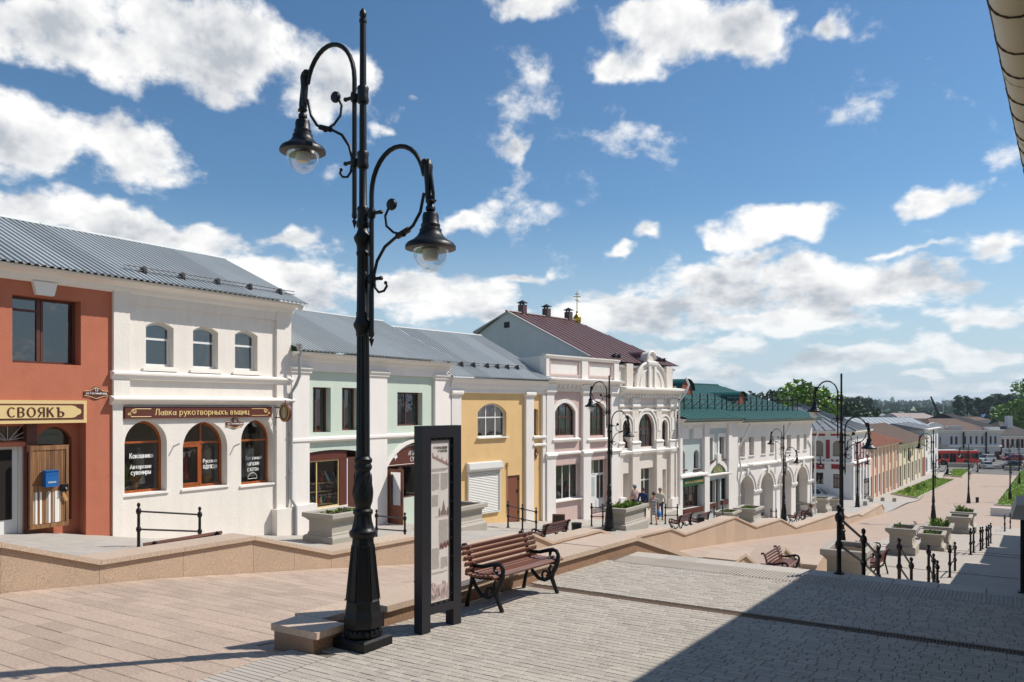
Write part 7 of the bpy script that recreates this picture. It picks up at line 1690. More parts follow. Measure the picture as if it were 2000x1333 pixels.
bench = make_bench(1.6); bench.location = (-5.98, 9.13, 0); bench.rotation_euler = (0, 0, radians(-4)); tag(bench, 'nearest reddish slatted bench with scrolled black iron arms, beside the information board', 'bench', BG)
def put_bench(x, y, z, deg, label): return copy_tree(bench, (x, y, z), radians(deg), label)
put_bench(-12.62, 9.0, zw(9.0)-.02, 180, 'bench showing only its back rail behind the zigzag wall before the white house')
put_bench(-12.6, 22.8, zw(22.8)+.02, 176, 'bench seen from behind in front of the apricot house and brown door')
put_bench(-13.0, 36.0, zw(36.0), 176, 'nearer of the two benches seen from behind by the grey-green house')
put_bench(-13.0, 38.6, zw(38.6), 176, 'farther of the two benches seen from behind by the grey-green house')
put_bench(-12.6, 57.6, zw(57.6)+.15, 176, 'empty bench beside the seated woman in front of the arcade')
put_bench(-12.5, 60.0, zw(60.0)+.2, 176, 'bench with the red-haired woman sitting on it')
put_bench(-5.45, 21.6, -2.0, 0, 'single bench facing right just below the platform edge')
put_bench(-4.75, 31.6, zr(31.6), 0, 'upper bench half hidden by the slanting stair railing')
put_bench(-3.6, 28.4, zr(28.4), 176, 'lower bench facing left behind the second railing post')
put_bench(-4.5, 47.5, zr(47.5), 0, 'small far bench just behind the planted tubs on the right terrace')

# ================================================================ railings
def make_post(h=1.08):
    p = MB(); p.lathe([(.075, 0), (.078, .02), (.05, .03), (.042, .05), (.036, .08), (.036, h*.36), (.05, h*.38), (.062, h*.42), (.05, h*.46), (.034, h*.48), (.033, h*.74), (.05, h*.76), (.064, h*.81), (.05, h*.86), (.026, h*.885), (.022, h*.9), (.038, h*.93), (.04, h*.96), (.025, h*.99), (.004, h)], 14)
    return p
RG = 'black ball-topped stair railings'
def railing(pts, label, h=1.08, low=.44, top=.83, plate=False):
    """posts at each place, two rails from ball to ball"""
    b = pts[0]; r = empty('stair_railing', b, 0, label, 'railing', RG)
    global POSTME
    for p in pts:
        if POSTME is None:
            o = make_post().build('post', 'ironbrown', r); POSTME = o.data
        else:
            o = D.objects.new('post', POSTME); COL.objects.link(o); o.parent = r
        o.location = Vector(p)-Vector(b); o.scale = (1, 1, h/1.08)
    for p, q in zip(pts, pts[1:]):
        for f in (.42, .81):
            m = MB(); u = Vector(p)-Vector(b)+Vector((0, 0, h*f)); v = Vector(q)-Vector(b)+Vector((0, 0, h*f)); m.tube([u, v], .022, 8); m.build('rail', 'ironbrown', r)
    return r
POSTME = None
railing([(-17.3, 11.1, zw(11.1)-.05), (-17.3, 12.75, zw(12.75))], 'railing of two posts in front of the white house with arched windows')
railing([(-17.2, 19.2, -1.75), (-17.2, 20.6, -2.0)], 'railing mostly hidden behind the planter of the pale green shop')
railing([(-17.0, 26.7, -2.2), (-17.0, 27.8, -2.45), (-17.0, 28.9, -2.7)], 'railing of three posts before the apricot house and brown door')
railing([(-16.6, 33.3, -2.95), (-16.6, 34.5, -3.1)], 'railing of two posts left of the street lamp before the pink house')
railing([(-15.6, 40.0, -3.6), (-15.6, 41.8, -3.8)], 'railing beside the group of walkers before the ornate front')
railing([(-15.3, 47.2, -4.35), (-15.3, 48.9, -4.6)], 'railing of two posts at the door of the grey-green house')
railing([(-13.9, 55.0, -5.35), (-13.9, 56.4, -5.5)], 'railing of two posts before the first arch of the arcade')
railing([(-2.3, 13.2, 0), (-2.3, 15.6, -.68), (-2.3, 17.45, -1.27)], 'nearest stair railing, its first post on the platform edge, descending the steps')
railing([(-2.06, 18.75, -1.26), (-2.0, 20.5, -1.95)], 'second stair railing down, two posts just beyond the platform edge')
railing([(-1.86, 23.2, -2.03), (-1.86, 24.7, -2.5), (-1.86, 26.0, -2.9)], 'third stair railing down, three posts close together')
railing([(-1.76, 29.6, -2.98), (-1.7, 31.2, -3.1)], 'fourth stair railing down, two posts in sun beside the shadow edge')
railing([(-1.45, 36.6, zr(36.6)), (-1.42, 38.6, zr(38.6))], 'stair railing of two posts right of the pair of planters')
railing([(-1.25, 41.2, zr(41.2)), (-1.22, 43.0, zr(43.0))], 'stair railing of two posts in the shadow edge, sixth down the terrace')
railing([(-1.1, 44.5, zr(44.5)), (-1.05, 46.0, zr(46)), (-1.0, 48.0, zr(48))], 'stair railing of three posts farther down in the shade')
railing([(-.5, 62, zr(62)), (-.5, 63.6, zr(63.6))], 'farthest but one stair railing, near the shadow tip')
railing([(-.2, 66.5, zr(66.5)), (-.2, 68.2, zr(68.2))], 'farthest stair railing in front of the pale kerb wall')
# dark doorway frame post at the right edge of the platform
e = empty('handrail_frame', (.13, 13.25, 0), 0, 'dark metal handrail frame with a pale sloping cover at the right edge of the view', 'railing')
o = MB(); o.box(-.05, .12, -.05, .05, 0, 1.02); o.box(-.08, .16, -.08, .08, 0, .02); o.build('post', 'iron', e); o = MB(); o.tube([(.03, .0, .95), (.03, .0, .7), (.03, 2.5, .25)], .03, 8); o.build('rail', 'iron', e)
o = MB(); hexa(o, [(-.16, -.3, 1.05), (.4, -.3, 1.05), (.4, .5, 1.12), (-.16, .5, 1.12), (-.1, -.3, 1.25), (.4, -.3, 1.3), (.4, .5, 1.36), (-.1, .5, 1.3)]); o.build('cover', 'stone', e)

# ================================================================ stone planters
def make_planter(L=1.9, Wd=1.15, H=1.0):
    r = empty('stone_planter', (0, 0, 0)); m = MB()
    def lay(ins0, ins1, z0, z1):
        a, b = L/2, Wd/2; m.add([(-a+ins0, -b+ins0, z0), (a-ins0, -b+ins0, z0), (a-ins0, b-ins0, z0), (-a+ins0, b-ins0, z0), (-a+ins1, -b+ins1, z1), (a-ins1, -b+ins1, z1), (a-ins1, b-ins1, z1), (-a+ins1, b-ins1, z1)], [(0, 1, 5, 4), (1, 2, 6, 5), (2, 3, 7, 6), (3, 0, 4, 7)])
    pr = [(.02, -.15), (.02, .28), (.05, .33), (.12, .36), (.12, .40), (.15, .44), (.15, .76), (.12, .78), (.09, .82), (.04, .86), (0, .88), (0, 1.0), (.02, 1.01), (.15, 1.01), (.17, .99), (.17, .86)]
    for (i0, z0), (i1, z1) in zip(pr, pr[1:]): lay(i0, i1, z0*H, z1*H)
    m.build('tub', 'planter', r)
    s = MB(); a, b = L/2-.165, Wd/2-.165; n = 8; vs = [(-a+2*a*i/n, -b+2*b*j/4, H*.9+random.uniform(-.02, .03)) for j in range(5) for i in range(n+1)]; s.add(vs, [(j*(n+1)+i, j*(n+1)+i+1, (j+1)*(n+1)+i+1, (j+1)*(n+1)+i) for j in range(4) for i in range(n)]); s.build('soil', 'soil', r)
    return r
PG = 'grey cast-stone planters'
tub = make_planter()
def plants(x0, x1, y0, y1, z, n, hmin, hmax, label, loc, rz):
    e = empty('bedding_plants', loc, rz, label, 'plants'); m = MB()
    for _ in range(n):
        cx, cy = random.uniform(x0, x1), random.uniform(y0, y1); H = random.uniform(hmin, hmax)
        for k in range(9):
            a = random.uniform(0, 2*pi); l = H*random.uniform(.5, 1); r_ = l*random.uniform(.2, .7); w = .035
            m.add([(cx, cy, z), (cx+r_*.6*cos(a)-w*sin(a), cy+r_*.6*sin(a)+w*cos(a), z+l*.7), (cx+r_*cos(a), cy+r_*sin(a), z+l), (cx+r_*.6*cos(a)+w*sin(a), cy+r_*.6*sin(a)-w*cos(a), z+l*.7)], [(0, 1, 2, 3)])
    o = m.build('foliage', 'leaf', e); tag(o, kind='stuff')
first = [True]
def planter(x, y, z, deg, label, sc=(1, 1, 1), pl=None):
    if first[0]:
        first[0] = False; t = tub; t.location = (x, y, z); t.rotation_euler = (0, 0, radians(deg)); t.scale = sc; tag(t, label, 'planter', PG)
    else: t = copy_tree(tub, (x, y, z), radians(deg), label, PG, sc)
    if pl:
        n, h0, h1, lb = pl; plants(-.7*sc[0], .7*sc[0], -.35*sc[1], .35*sc[1], .9*sc[2], n, h0, h1, lb, (x, y, z), radians(deg))
planter(-18.3, 18.6, zw(18.6)-.05, 90, 'stone planter with a few weeds before the pale green shop', (.95, 1.17, 1.05), (25, .06, .2, 'few green weeds in the planter before the pale green shop'))
planter(-18.05, 24.9, zw(24.9)-.1, 90, 'empty stone planter half hidden behind the information board', (.95, 1.2, 1.05))
planter(-15.35, 34.45, zw(34.4)-.05, 90, 'large stone planter full of green plants beside the lamp before the pink house', (1.4, 1.0, 1.12), (120, .12, .36, 'thick green bedding plants in the large planter before the pink house'))
planter(-15.4, 50.2, zw(50.2)-.15, 90, 'front stone planter of the pair before the grey-green house', (1.0, 1.1, .95), (30, .08, .2, 'low green growth in the front planter before the arcade'))
planter(-14.9, 53.2, zw(53.2)-.1, 90, 'rear and taller stone planter of the pair before the arcade', (1.1, 1.3, 1.2), (40, .08, .22, 'low green growth in the rear planter before the arcade'))
planter(-14.8, 70.5, zw(70.5), 90, 'first of three stone planters at the far end of the arcade', (1.0, 1.1, 1.0))
planter(-14.3, 73.6, zw(73.6), 90, 'middle and tallest of three stone planters at the far end of the arcade', (1.1, 1.3, 1.25), (20, .06, .16, 'thin weeds in the middle planter at the far end of the arcade'))
planter(-13.8, 76.8, zw(76.8), 90, 'last of three stone planters at the far end of the arcade', (1.0, 1.1, 1.1))
planter(-4.15, 25.4, -2.85, 90, 'large empty stone planter behind the nearest stair railing', (1.0, 1.1, 1.3))
planter(-3.75, 35.2, zr(35.2), 90, 'tall bare stone planter standing alone on the lower terrace', (.78, .95, 1.05), (1, .12, .3, 'bare twigs sticking out of the tall lone planter'))
planter(-2.95, 38.4, zr(38.4)-.05, 90, 'low front planter of the pair on the lower terrace', (.75, .9, .8), (25, .06, .16, 'low green growth in the front planter of the terrace pair'))
planter(-2.85, 40.6, zr(40.6)-.05, 90, 'rear planter of the terrace pair, with a leafy green plant', (.9, 1.0, 1.1), (14, .15, .5, 'tall leafy green plant in the rear planter of the terrace pair'))
planter(-2.75, 55.0, zr(55.0), 90, 'front planter of the farther pair on the right terrace', (.95, 1.15, 1.05))
planter(-2.65, 57.8, zr(57.8), 90, 'rear planter of the farther pair, with a feathery green shrub', (1.05, 1.25, 1.3), (16, .2, .6, 'feathery green shrub in the rear planter of the farther pair'))
# litter bins
def litter_bin(x, y, z, label):
    e = empty('litter_bin', (x, y, z), 0, label, 'bin', 'dark litter bins'); o = MB(); o.lathe([(.13, 0), (.16, .05), (.18, .55), (.185, .58)], 14); o.build('body', 'iron', e); o = MB(); o.lathe([(.19, .58), (.195, .62), (.16, .63)], 14); o.build('rim', 'iron', e)
litter_bin(-13.0, 24.9, zw(24.9), 'dark litter bin at the far end of the bench before the apricot house'); litter_bin(-3.6, 108, -8.62, 'dark litter bin beside the third lamp of the right-hand row'); litter_bin(-12.75, 37.3, zw(37.3), 'dark litter bin between the two benches by the grey-green house')
# pavement sign boards
def aboard(x, y, z, rz, label, m='door', h=.85):
    e = empty('sandwich_board', (x, y, z), rz, label, 'sign'); 
    for s in (-1, 1):
        o = MB(); hexa(o, [(-.28, s*.22-.012, 0), (.28, s*.22-.012, 0), (.28, s*.22+.012, 0), (-.28, s*.22+.012, 0), (-.28, s*.02-.012, h), (.28, s*.02-.012, h), (.28, s*.02+.012, h), (-.28, s*.02+.012, h)]); pn = o.build('panel', m, e)
        o = MB(); hexa(o, [(-.23, s*.2+s*.014-.003, .1), (.23, s*.2+s*.014-.003, .1), (.23, s*.2+s*.014+.003, .1), (-.23, s*.2+s*.014+.003, .1), (-.23, s*.05+s*.014-.003, h*.9), (.23, s*.05+s*.014-.003, h*.9), (.23, s*.05+s*.014+.003, h*.9), (-.23, s*.05+s*.014+.003, h*.9)]); o.build('chalk_face', 'soil', pn)
aboard(-20.2, 20.9, zw(20.9), 1.2, 'small wooden sandwich board behind the planter of the pale green shop'); aboard(-17.35, 31.5, zw(31.5), .4, 'brown sandwich board on the pavement before the pink house', 'door', .62)
e = empty('notice_frame', (-14.6, 101, -8.1), radians(80), 'dark open notice frame standing beside the orange house', 'frame'); o = MB(); [o.box(*q) for q in ((-.9, -.82, -.05, .05, 0, 2.3), (.82, .9, -.05, .05, 0, 2.3), (-.82, .82, -.05, .05, .2, .28), (-.82, .82, -.05, .05, 2.22, 2.3))]; o.build('frame', 'iron', e); o = MB(); o.box(-.82, .82, -.01, .01, .28, 2.22); o.build('pane', 'shopglass', e)

# ================================================================ information board
def info_board():
    a = radians(83); e = empty('information_board', (-5.70, 7.13, 0), a, 'tall black information board with a long printed poster, beside the nearest lamp', 'information board')
    # local x along the face (away from the camera), y into the board (towards the wall), z up
    M['frame'] = mat('black_board_frame', lin('#26262C'), .42, .08, 3, .05, 80, spec=.4)
    Wd, T, H = .655, .13, 2.38
    def pt(name, *bx): 
        o = MB(); [o.box(*b) for b in bx]; return o.build(name, 'frame', e)
    for x0 in (0, Wd-.135): pt('upright', (x0, x0+.135, 0, T, 0, H))
    pt('head', (.135, Wd-.135, 0, T, 2.24, H)); pt('sill', (.135, Wd-.135, 0, T, .20, .29)); pt('backing', (.135, Wd-.135, .05, T-.02, .29, 2.24))
    fr = MB(); x0, x1, z0, z1 = .135, Wd-.135, .29, 2.24; 
    for q in ((x0, x0+.03, z0, z1), (x1-.03, x1, z0, z1), (x0+.03, x1-.03, z0, z0+.03), (x0+.03, x1-.03, z1-.03, z1)): fr.box(q[0], q[1], .02, .05, q[2], q[3])
    gk = fr.build('glazing_frame', 'iron', e); sc = MB()
    for k in range(9):
        for x in (x0+.014, x1-.014): sc.ball((x, .018, z0+.1+k*(z1-z0-.2)/8), .006, 6)
    for x in (x0+.1, (x0+x1)/2, x1-.1): sc.ball((x, .018, z1-.014), .006, 6); sc.ball((x, .018, z0+.014), .006, 6)
    tag(sc.build('screws', 'zinc', gk), kind='stuff')
    M['poster'] = mat('printed_poster_paper', lin('#DDD5CE'), .45, .07, 6, spec=.4)
    px0, px1, pz0, pz1 = x0+.032, x1-.032, z0+.032, z1-.032
    o = MB(); o.box(px0, px1, .036, .049, pz0, pz1); po = o.build('poster', 'poster', e)
    ink = mat('faint_poster_ink', lin('#978B85'), .6); pale = mat('pale_poster_ink', lin('#AF9C98'), .6); redink = mat('sepia_red_ink', lin('#A87F7A'), .6); pinkink = mat('pink_poster_wash', lin('#C9B4B0'), .6, .3, 30)
    def put(mb_, name, m): tag(mb_.build(name, m, po), kind='stuff')
    w = px1-px0; L = MB(); random.seed(3)
    def col(xa, xb, zt, n, sp=.0135, ragged=False):
        z = zt
        for i in range(n):
            x = xa
            end = xb-(random.uniform(0, .08) if i == n-1 else random.uniform(0, .006))
            while x < end-.008:
                q = min(random.uniform(.012, .034), end-x); L.box(x, x+q, .0335, .036, z-.0036, z); x += q+.004
            z -= sp
        return z
    cA, cB, cM = px0+.025, px1-.025, (px0+px1)/2
    z = pz1-.33; col(cA, cB, z, 3); z -= .06
    col(cA, cM-.012, z, 15); col(cM+.012, cB, z, 15); z -= .25
    col(cA, cM-.03, z, 10); z2 = z-.30; col(cM-.02, cB, z2, 22); z2 -= .32
    col(cA, cM-.012, z2, 18); col(cM+.012, cB, z2-.12, 10); col(cA, cB, z2-.28, 2); put(L, 'text_lines', ink)
    text('АРЗАМАССКАЯ', 'heading', ink, po, Matrix.Translation(((cA+cB)/2, .0355, pz1-.085)) @ TXT, .03, w*.72, extr=.001)
    text('КРѢПОСТЬ', 'heading', ink, po, Matrix.Translation(((cA+cB)/2+.04, .0355, pz1-.125)) @ TXT, .026, w*.5, extr=.001)
    B = MB()
    for q in ((px0+.012, px1-.012, pz1-.016, pz1-.013), (px0+.012, px0+.015, pz0+.02, pz1-.016), (px1-.015, px1-.012, pz0+.02, pz1-.016)): B.box(q[0], q[1], .034, .036, q[2], q[3])
    put(B, 'border', pale)
    P = MB()                                             # a slanting wall with towers, a church, a group, a town at the foot
    for k in range(14):
        t = k/13; x = cA+.01+t*(w*.78); zz = pz1-.175-t*.10; hh = .02+.028*(k % 4 == 0); P.box(x, x+.012, .0335, .036, zz-.03, zz-.03+hh)
        P.prism([(x-.004, zz-.03+hh), (x+.016, zz-.03+hh), (x+.006, zz-.01+hh)], .0335, .036, 'xz')
    put(P, 'fortress_drawing', redink)
    P = MB(); cx, cz = cM+.06, pz1-.88
    P.prism([(cx-.05, cz), (cx+.05, cz), (cx+.045, cz+.05), (cx-.045, cz+.05)], .0335, .036, 'xz'); P.prism([(cx-.03, cz+.05), (cx+.03, cz+.05), (cx+.012, cz+.12), (cx, cz+.17), (cx-.012, cz+.12)], .0335, .036, 'xz')
    for dx in (-.07, .07): P.prism([(cx+dx-.014, cz-.01), (cx+dx+.014, cz-.01), (cx+dx+.01, cz+.06), (cx+dx, cz+.09), (cx+dx-.01, cz+.06)], .0335, .036, 'xz')
    put(P, 'church_drawing', mat('grey_brown_ink', lin('#8A7672'), .6))
    P = MB()
    for k in range(9):
        x = cM+.0+k*.018; zz = pz1-1.28+.012*sin(k*2)+k*.003; P.prism([(x-.01, zz), (x+.01, zz), (x+.006, zz+.05), (x, zz+.072), (x-.006, zz+.05)], .0335, .036, 'xz')
    put(P, 'group_drawing', mat('dark_sepia_ink', lin('#7A5354'), .6))
    P = MB(); P.box(px0+.01, px1-.01, .0345, .036, pz0+.02, pz0+.2); put(P, 'town_wash', pinkink); P = MB()
    for k in range(40):
        x = random.uniform(cA, cB); zz = pz0+random.uniform(.03, .2); P.prism([(x-.012, zz), (x+.012, zz), (x+.01, zz+.03), (x, zz+.045), (x-.01, zz+.03)], .033, .0345, 'xz')
    put(P, 'town_drawing', pale); P = MB(); P.box(cM-.08, cM+.15, .0345, .036, cz-.02, cz-.005); put(P, 'ground_wash', pinkink)
info_board()
# ================================================================ the row on the right, whose eaves shade the terrace
M['gutter'] = mat('cream_gutter_metal', lin('#D2C6AC'), .5, .07, 3, streak=.05)
M['brownmetal'] = mat('brown_gutter_strap', lin('#4A3630'), .5, .08, 5)
FRr = Fac((-.142+.0524*(0-6.2), 0), 3.0)
def right_house(y0, y1, ez, zb, label, detailed=False, wallm='farcream'):
    c3, s3 = cos(radians(3)), sin(radians(3)); p = FRr.at(y0); e = empty('eaves_house', (p.x, p.y, zb), pi/2-FRr.a, label, 'building'); L = y1-y0; z = ez-zb
    # local x along the street, local -y away from the street (this row stands on the other side)
    b = MB(); b.box(0, L, -9, -.55, -.3, z-.25); b.build('wall', wallm, e)
    b = MB(); b.box(-.1, L+.1, -9.2, -.4, z-.25, z-.12); b.build('soffit', 'brownmetal', e)
    n = max(2, int(L/1.2))
    for i in range(n):
        b = MB(); a0, a1 = -.15+(L+.3)*i/n, -.15+(L+.3)*(i+1)/n
        hexa(b, [(a0, -4.8, z+2.3), (a1, -4.8, z+2.3), (a1, -.06, z-.02), (a0, -.06, z-.02), (a0, -4.8, z+2.34), (a1-.01, -4.8, z+2.34), (a1-.01, -.06, z+.02), (a0, -.06, z+.02)]); b.build('roof_sheet', 'roofmaroon', e)
    b = MB(); b.prism([(-4.8, z+2.3), (-9.2, z-.1), (-.3, z-.1)], -.1, L+.1, 'yz'); b.build('gable', wallm, e)
    for i in range(int(L/3.2)):
        x = 1.6+i*3.2
        if x+1.2 > L: break
        w = MB(); w.box(x, x+1.1, -.56, -.5, 1.0, 2.5); fr = w.build('window', 'winbrown', e); w = MB(); w.box(x+.08, x+1.02, -.5, -.49, 1.08, 2.42); w.build('pane', 'shopglass', fr)
    # half-round gutter with a rolled lip, straps and joints
    g = MB(); P = []; N_ = 10; r = .185
    for i in range(N_+1): t = pi+pi*i/N_; P.append((-.185+r*cos(t), z-.02+r*sin(t)))
    Q = [(-.185+(r-.006)*cos(pi+pi*i/N_), z-.02+(r-.006)*sin(pi+pi*i/N_)) for i in range(N_+1)]
    poly = P+Q[::-1]
    k = MB(); vs = [(0, u, v) for u, v in P]+[(L, u, v) for u, v in P]; k.add(vs, [(i, i+1, N_+1+i+1, N_+1+i) for i in range(N_)], True); k.build('gutter', 'gutter', e)
    k = MB(); k.tube([(0, -.002, z-.012), (L, -.002, z-.012)], .014, 6); k.build('gutter_lip', 'brownmetal', e)
    k = MB(); k.box(0, L, -.405, -.385, z-.26, z+.03); k.build('fascia', 'brownmetal', e)
    x = .35; j = 0
    while x < L:
        k = MB(); k.tube([(x, -.185+(r+.004)*cos(pi+pi*i/8), z-.02+(r+.004)*sin(pi+pi*i/8)) for i in range(9)], .009, 5); k.tube([(x, .0, z-.02), (x, .006, z+.01), (x, -.03, z+.02)], .008, 5); k.build('gutter_strap', 'brownmetal', e)
        if j % 3 == 1: k = MB(); k.tube([(x+.22, -.185+(r+.002)*cos(pi+pi*i/8), z-.02+(r+.002)*sin(pi+pi*i/8)) for i in range(9)], .006, 5); k.build('gutter_joint', 'gutter', e)
        x += .52 if j % 2 else .66; j += 1
    return e
right_house(-6.0, 19.5, 5.34, 0.0, 'house whose cream half-round gutter with brown straps cuts the top right corner')
right_house(19.6, 37.0, 1.95, -2.6, 'second lower house down the right side, seen only by the shade of its eaves')
right_house(37.1, 49.0, 1.15, -4.0, 'third house down the right side, seen only by the shade of its eaves')
right_house(49.1, 60.0, .3, -5.2, 'last house down the right side, seen only by the shade of its eaves')

# ================================================================ people
def skin_mesh(nodes, edges, sub=1):
    me = D.meshes.new('t'); me.from_pydata([n[:3] for n in nodes], edges, []); o = D.objects.new('t', me); COL.objects.link(o)
    md = o.modifiers.new('s', 'SKIN'); sv = me.skin_vertices[0].data
    for i, n in enumerate(nodes):
        r = n[3]; sv[i].radius = (r, r) if not isinstance(r, tuple) else r
    sv[0].use_root = True; md.use_smooth_shade = True
    s = o.modifiers.new('u', 'SUBSURF'); s.levels = sub
    dg = bpy.context.evaluated_depsgraph_get(); dg.update(); r = D.meshes.new_from_object(o.evaluated_get(dg)); D.objects.remove(o); D.meshes.remove(me)
    for p in r.polygons: p.use_smooth = True
    return r
def link_mesh(me, name, m, parent):
    me.name = name; me.materials.clear(); me.materials.append(M[m] if isinstance(m, str) else m); o = D.objects.new(name, me); COL.objects.link(o); o.parent = parent; return o
M['skin'] = mat('skin', lin('#B98A6E'), .55, .05, 8)
M['hairbrown'] = mat('brown_hair', lin('#4E342A'), .6, .2, 40, .3, 80); M['hairred'] = mat('auburn_hair', lin('#8A4A2C'), .55, .2, 40, .3, 80); M['hairfair'] = mat('ash_blond_hair', lin('#8E7C66'), .6, .2, 40, .3, 80); M['hairplum'] = mat('plum_dyed_hair', lin('#5A3444'), .6, .2, 40, .3, 80)
def cloth(name, c): return mat(name, lin(c), .85, .08, 9, .15, 60)
def stripes(name, c1, c2, w):
    m = D.materials.new(name); nt, b = nodes_of(m); tc = nt.nodes.new('ShaderNodeTexCoord'); sp = nt.nodes.new('ShaderNodeSeparateXYZ'); nt.links.new(tc.outputs['Object'], sp.inputs[0])
    a = nt.nodes.new('ShaderNodeMath'); a.operation = 'MULTIPLY'; a.inputs[1].default_value = 1/w; nt.links.new(sp.outputs[2], a.inputs[0]); f = nt.nodes.new('ShaderNodeMath'); f.operation = 'FRACT'; nt.links.new(a.outputs[0], f.inputs[0]); g = nt.nodes.new('ShaderNodeMath'); g.operation = 'GREATER_THAN'; g.inputs[1].default_value = .5; nt.links.new(f.outputs[0], g.inputs[0])
    mx = nt.nodes.new('ShaderNodeMix'); mx.data_type = 'RGBA'; nt.links.new(g.outputs[0], mx.inputs[0]); mx.inputs[6].default_value = (*lin(c1), 1); mx.inputs[7].default_value = (*lin(c2), 1); nt.links.new(mx.outputs[2], b.inputs['Base Color']); b.inputs['Roughness'].default_value = .85; return m
def person(loc, rz, label, H=1.7, top=None, bottom=None, dress=None, hair='hairbrown', cap=None, shoes='iron', step=.16, larm=None, rarm=None, seat=False, long_hair=False, sleeves=.5, trousers=True, lean=0.0):
    """x to the right, y forward; joints posed, skin grown over them"""
    k = H/1.7; e = empty('person', loc, rz, label, 'person')
    if seat:
        hip = (0, 0, .50); L = {'kL': (-.11, .42, .50), 'aL': (-.11, .45, .10), 'tL': (-.11, .60, .05), 'kR': (.11, .44, .52), 'aR': (.13, .52, .10), 'tR': (.13, .67, .05)}
        zt = .50
    else:
        hip = (0, 0, .92); L = {'kL': (-.10, step*.6, .50), 'aL': (-.10, step*.5, .09), 'tL': (-.10, step*.5+.15, .035), 'kR': (.10, -step*.2, .50), 'aR': (.10, -step*.9, .09), 'tR': (.11, -step*.9+.15, .035)}
        zt = .92
    lean_ = lambda y, z: y+lean*(z-zt)
    ch = (0, lean_(-.01, zt+.32), zt+.32); nk = (0, lean_(-.01, zt+.53), zt+.53); hd = (0, lean_(.02, zt+.62), zt+.62); hd2 = (0, lean_(.03, zt+.70), zt+.70)
    sL, sR = (-.175, lean_(-.01, zt+.46), zt+.46), (.175, lean_(-.01, zt+.46), zt+.46)
    larm = larm or [(-.24, -.04, zt+.20), (-.25, .06, zt-.03)]; rarm = rarm or [(.24, -.04, zt+.20), (.25, .05, zt-.03)]
    S = lambda p: (p[0]*k, p[1]*k, p[2]*k)
    def nd(p, r): return (*S(p), r*k)
    N = [nd(hip, .125), nd((0, lean_(0, zt+.14), zt+.14), .115), nd(ch, .125), nd(nk, .052), nd(hd, .078), nd(hd2, .085), nd((0, hd2[1], zt+.78), .06)]
    E = [(0, 1), (1, 2), (2, 3), (3, 4), (4, 5), (5, 6)]
    def chain(root, pts):
        i = root
        for p, r in pts: N.append(nd(p, r)); E.append((i, len(N)-1)); i = len(N)-1
        return i
    for s, sh, arm in ((-1, sL, larm), (1, sR, rarm)):
        w = Vector(arm[1]); fdir = (Vector(arm[1])-Vector(arm[0])).normalized(); chain(2, [(sh, .062), (arm[0], .042), (arm[1], .029), (tuple(w+fdir*.07), .034)])
    for sd_ in ('L', 'R'):
        sgn = -1 if sd_ == 'L' else 1; chain(0, [((sgn*.1, hip[1]+.02, hip[2]-.06 if not seat else hip[2]), .09), (L['k'+sd_], .055), (L['a'+sd_], .036), (L['t'+sd_], .034)])
    me = skin_mesh(N, E); bm = bmesh.new(); bm.from_mesh(me)
    # face and fingers grow out of the same mesh
    x = MB(); fy = hd2[1]+.085; x.lathe([(.001, fy+.03), (.014, fy+.005), (.018, fy-.02)], 6, (0, 0, 0), axis='y') if False else x.ball(S((0, fy, zt+.665)), .017*k, 6)
    for s in (-1, 1): x.ball(S((s*.083, hd2[1]-.005, zt+.68)), .02*k, 6)
    for arm in (larm, rarm):
        w = Vector(arm[1]); f = (Vector(arm[1])-Vector(arm[0])).normalized(); side = f.cross(Vector((1, 0, 0))); side = side.normalized() if side.length > .1 else Vector((0, 1, 0)); inn = f.cross(side)
        for q, ln in ((-1.5, .06), (-.5, .075), (.5, .07), (1.5, .055)):
            b0 = w+f*.08+side*q*.016; x.tube([S(b0), S(b0+f*ln*.5+inn*.006), S(b0+f*ln+inn*.022)], [.0085*k, .008*k, .006*k], 5)
        b0 = w+f*.045+side*.025; x.tube([S(b0), S(b0+side*.025+f*.02), S(b0+side*.03+f*.05)], [.011*k, .0095*k, .007*k], 5)
    x_ = D.meshes.new('x'); x_.from_pydata(x.v, [], x.f); bm.from_mesh(x_); D.meshes.remove(x_); bm.to_mesh(me); bm.free()
    for p in me.polygons: p.use_smooth = True
    link_mesh(me, 'body', 'skin', e)
    ey = MB()
    for s in (-1, 1): ey.ball(S((s*.032, hd2[1]+.078, zt+.695)), .009*k, 6)
    ey.build('eyes', 'iron', e); mo = MB(); mo.ball(S((0, hd2[1]+.073, zt+.628)), .016*k, 6, .4); mo.build('mouth', mat('lips', lin('#93564E'), .6), e)
    # clothes
    if dress:
        n = [nd((0, lean_(-.0, zt+.44), zt+.44), .10), nd(ch, .148), nd((0, .0, zt+.12), .14), nd((0, 0, zt-.05), .165), nd((0, .0, zt-.28), .185), nd((0, .0, zt-.46), .20)]; ed = [(0, 1), (1, 2), (2, 3), (3, 4), (4, 5)]
        for sh, arm in ((sL, larm), (sR, rarm)):
            m_ = Vector(sh).lerp(Vector(arm[0]), .75); n += [nd(sh, .075), nd(tuple(m_), .062)]; ed += [(1, len(n)-2), (len(n)-2, len(n)-1)]
        link_mesh(skin_mesh(n, ed), 'dress', dress, e)
    else:
        n = [nd((0, lean_(-.0, zt+.47), zt+.47), .085), nd(ch, .15), nd((0, lean_(0, zt+.12), zt+.12), .14), nd((0, 0, zt-.06), .15)]; ed = [(0, 1), (1, 2), (2, 3)]
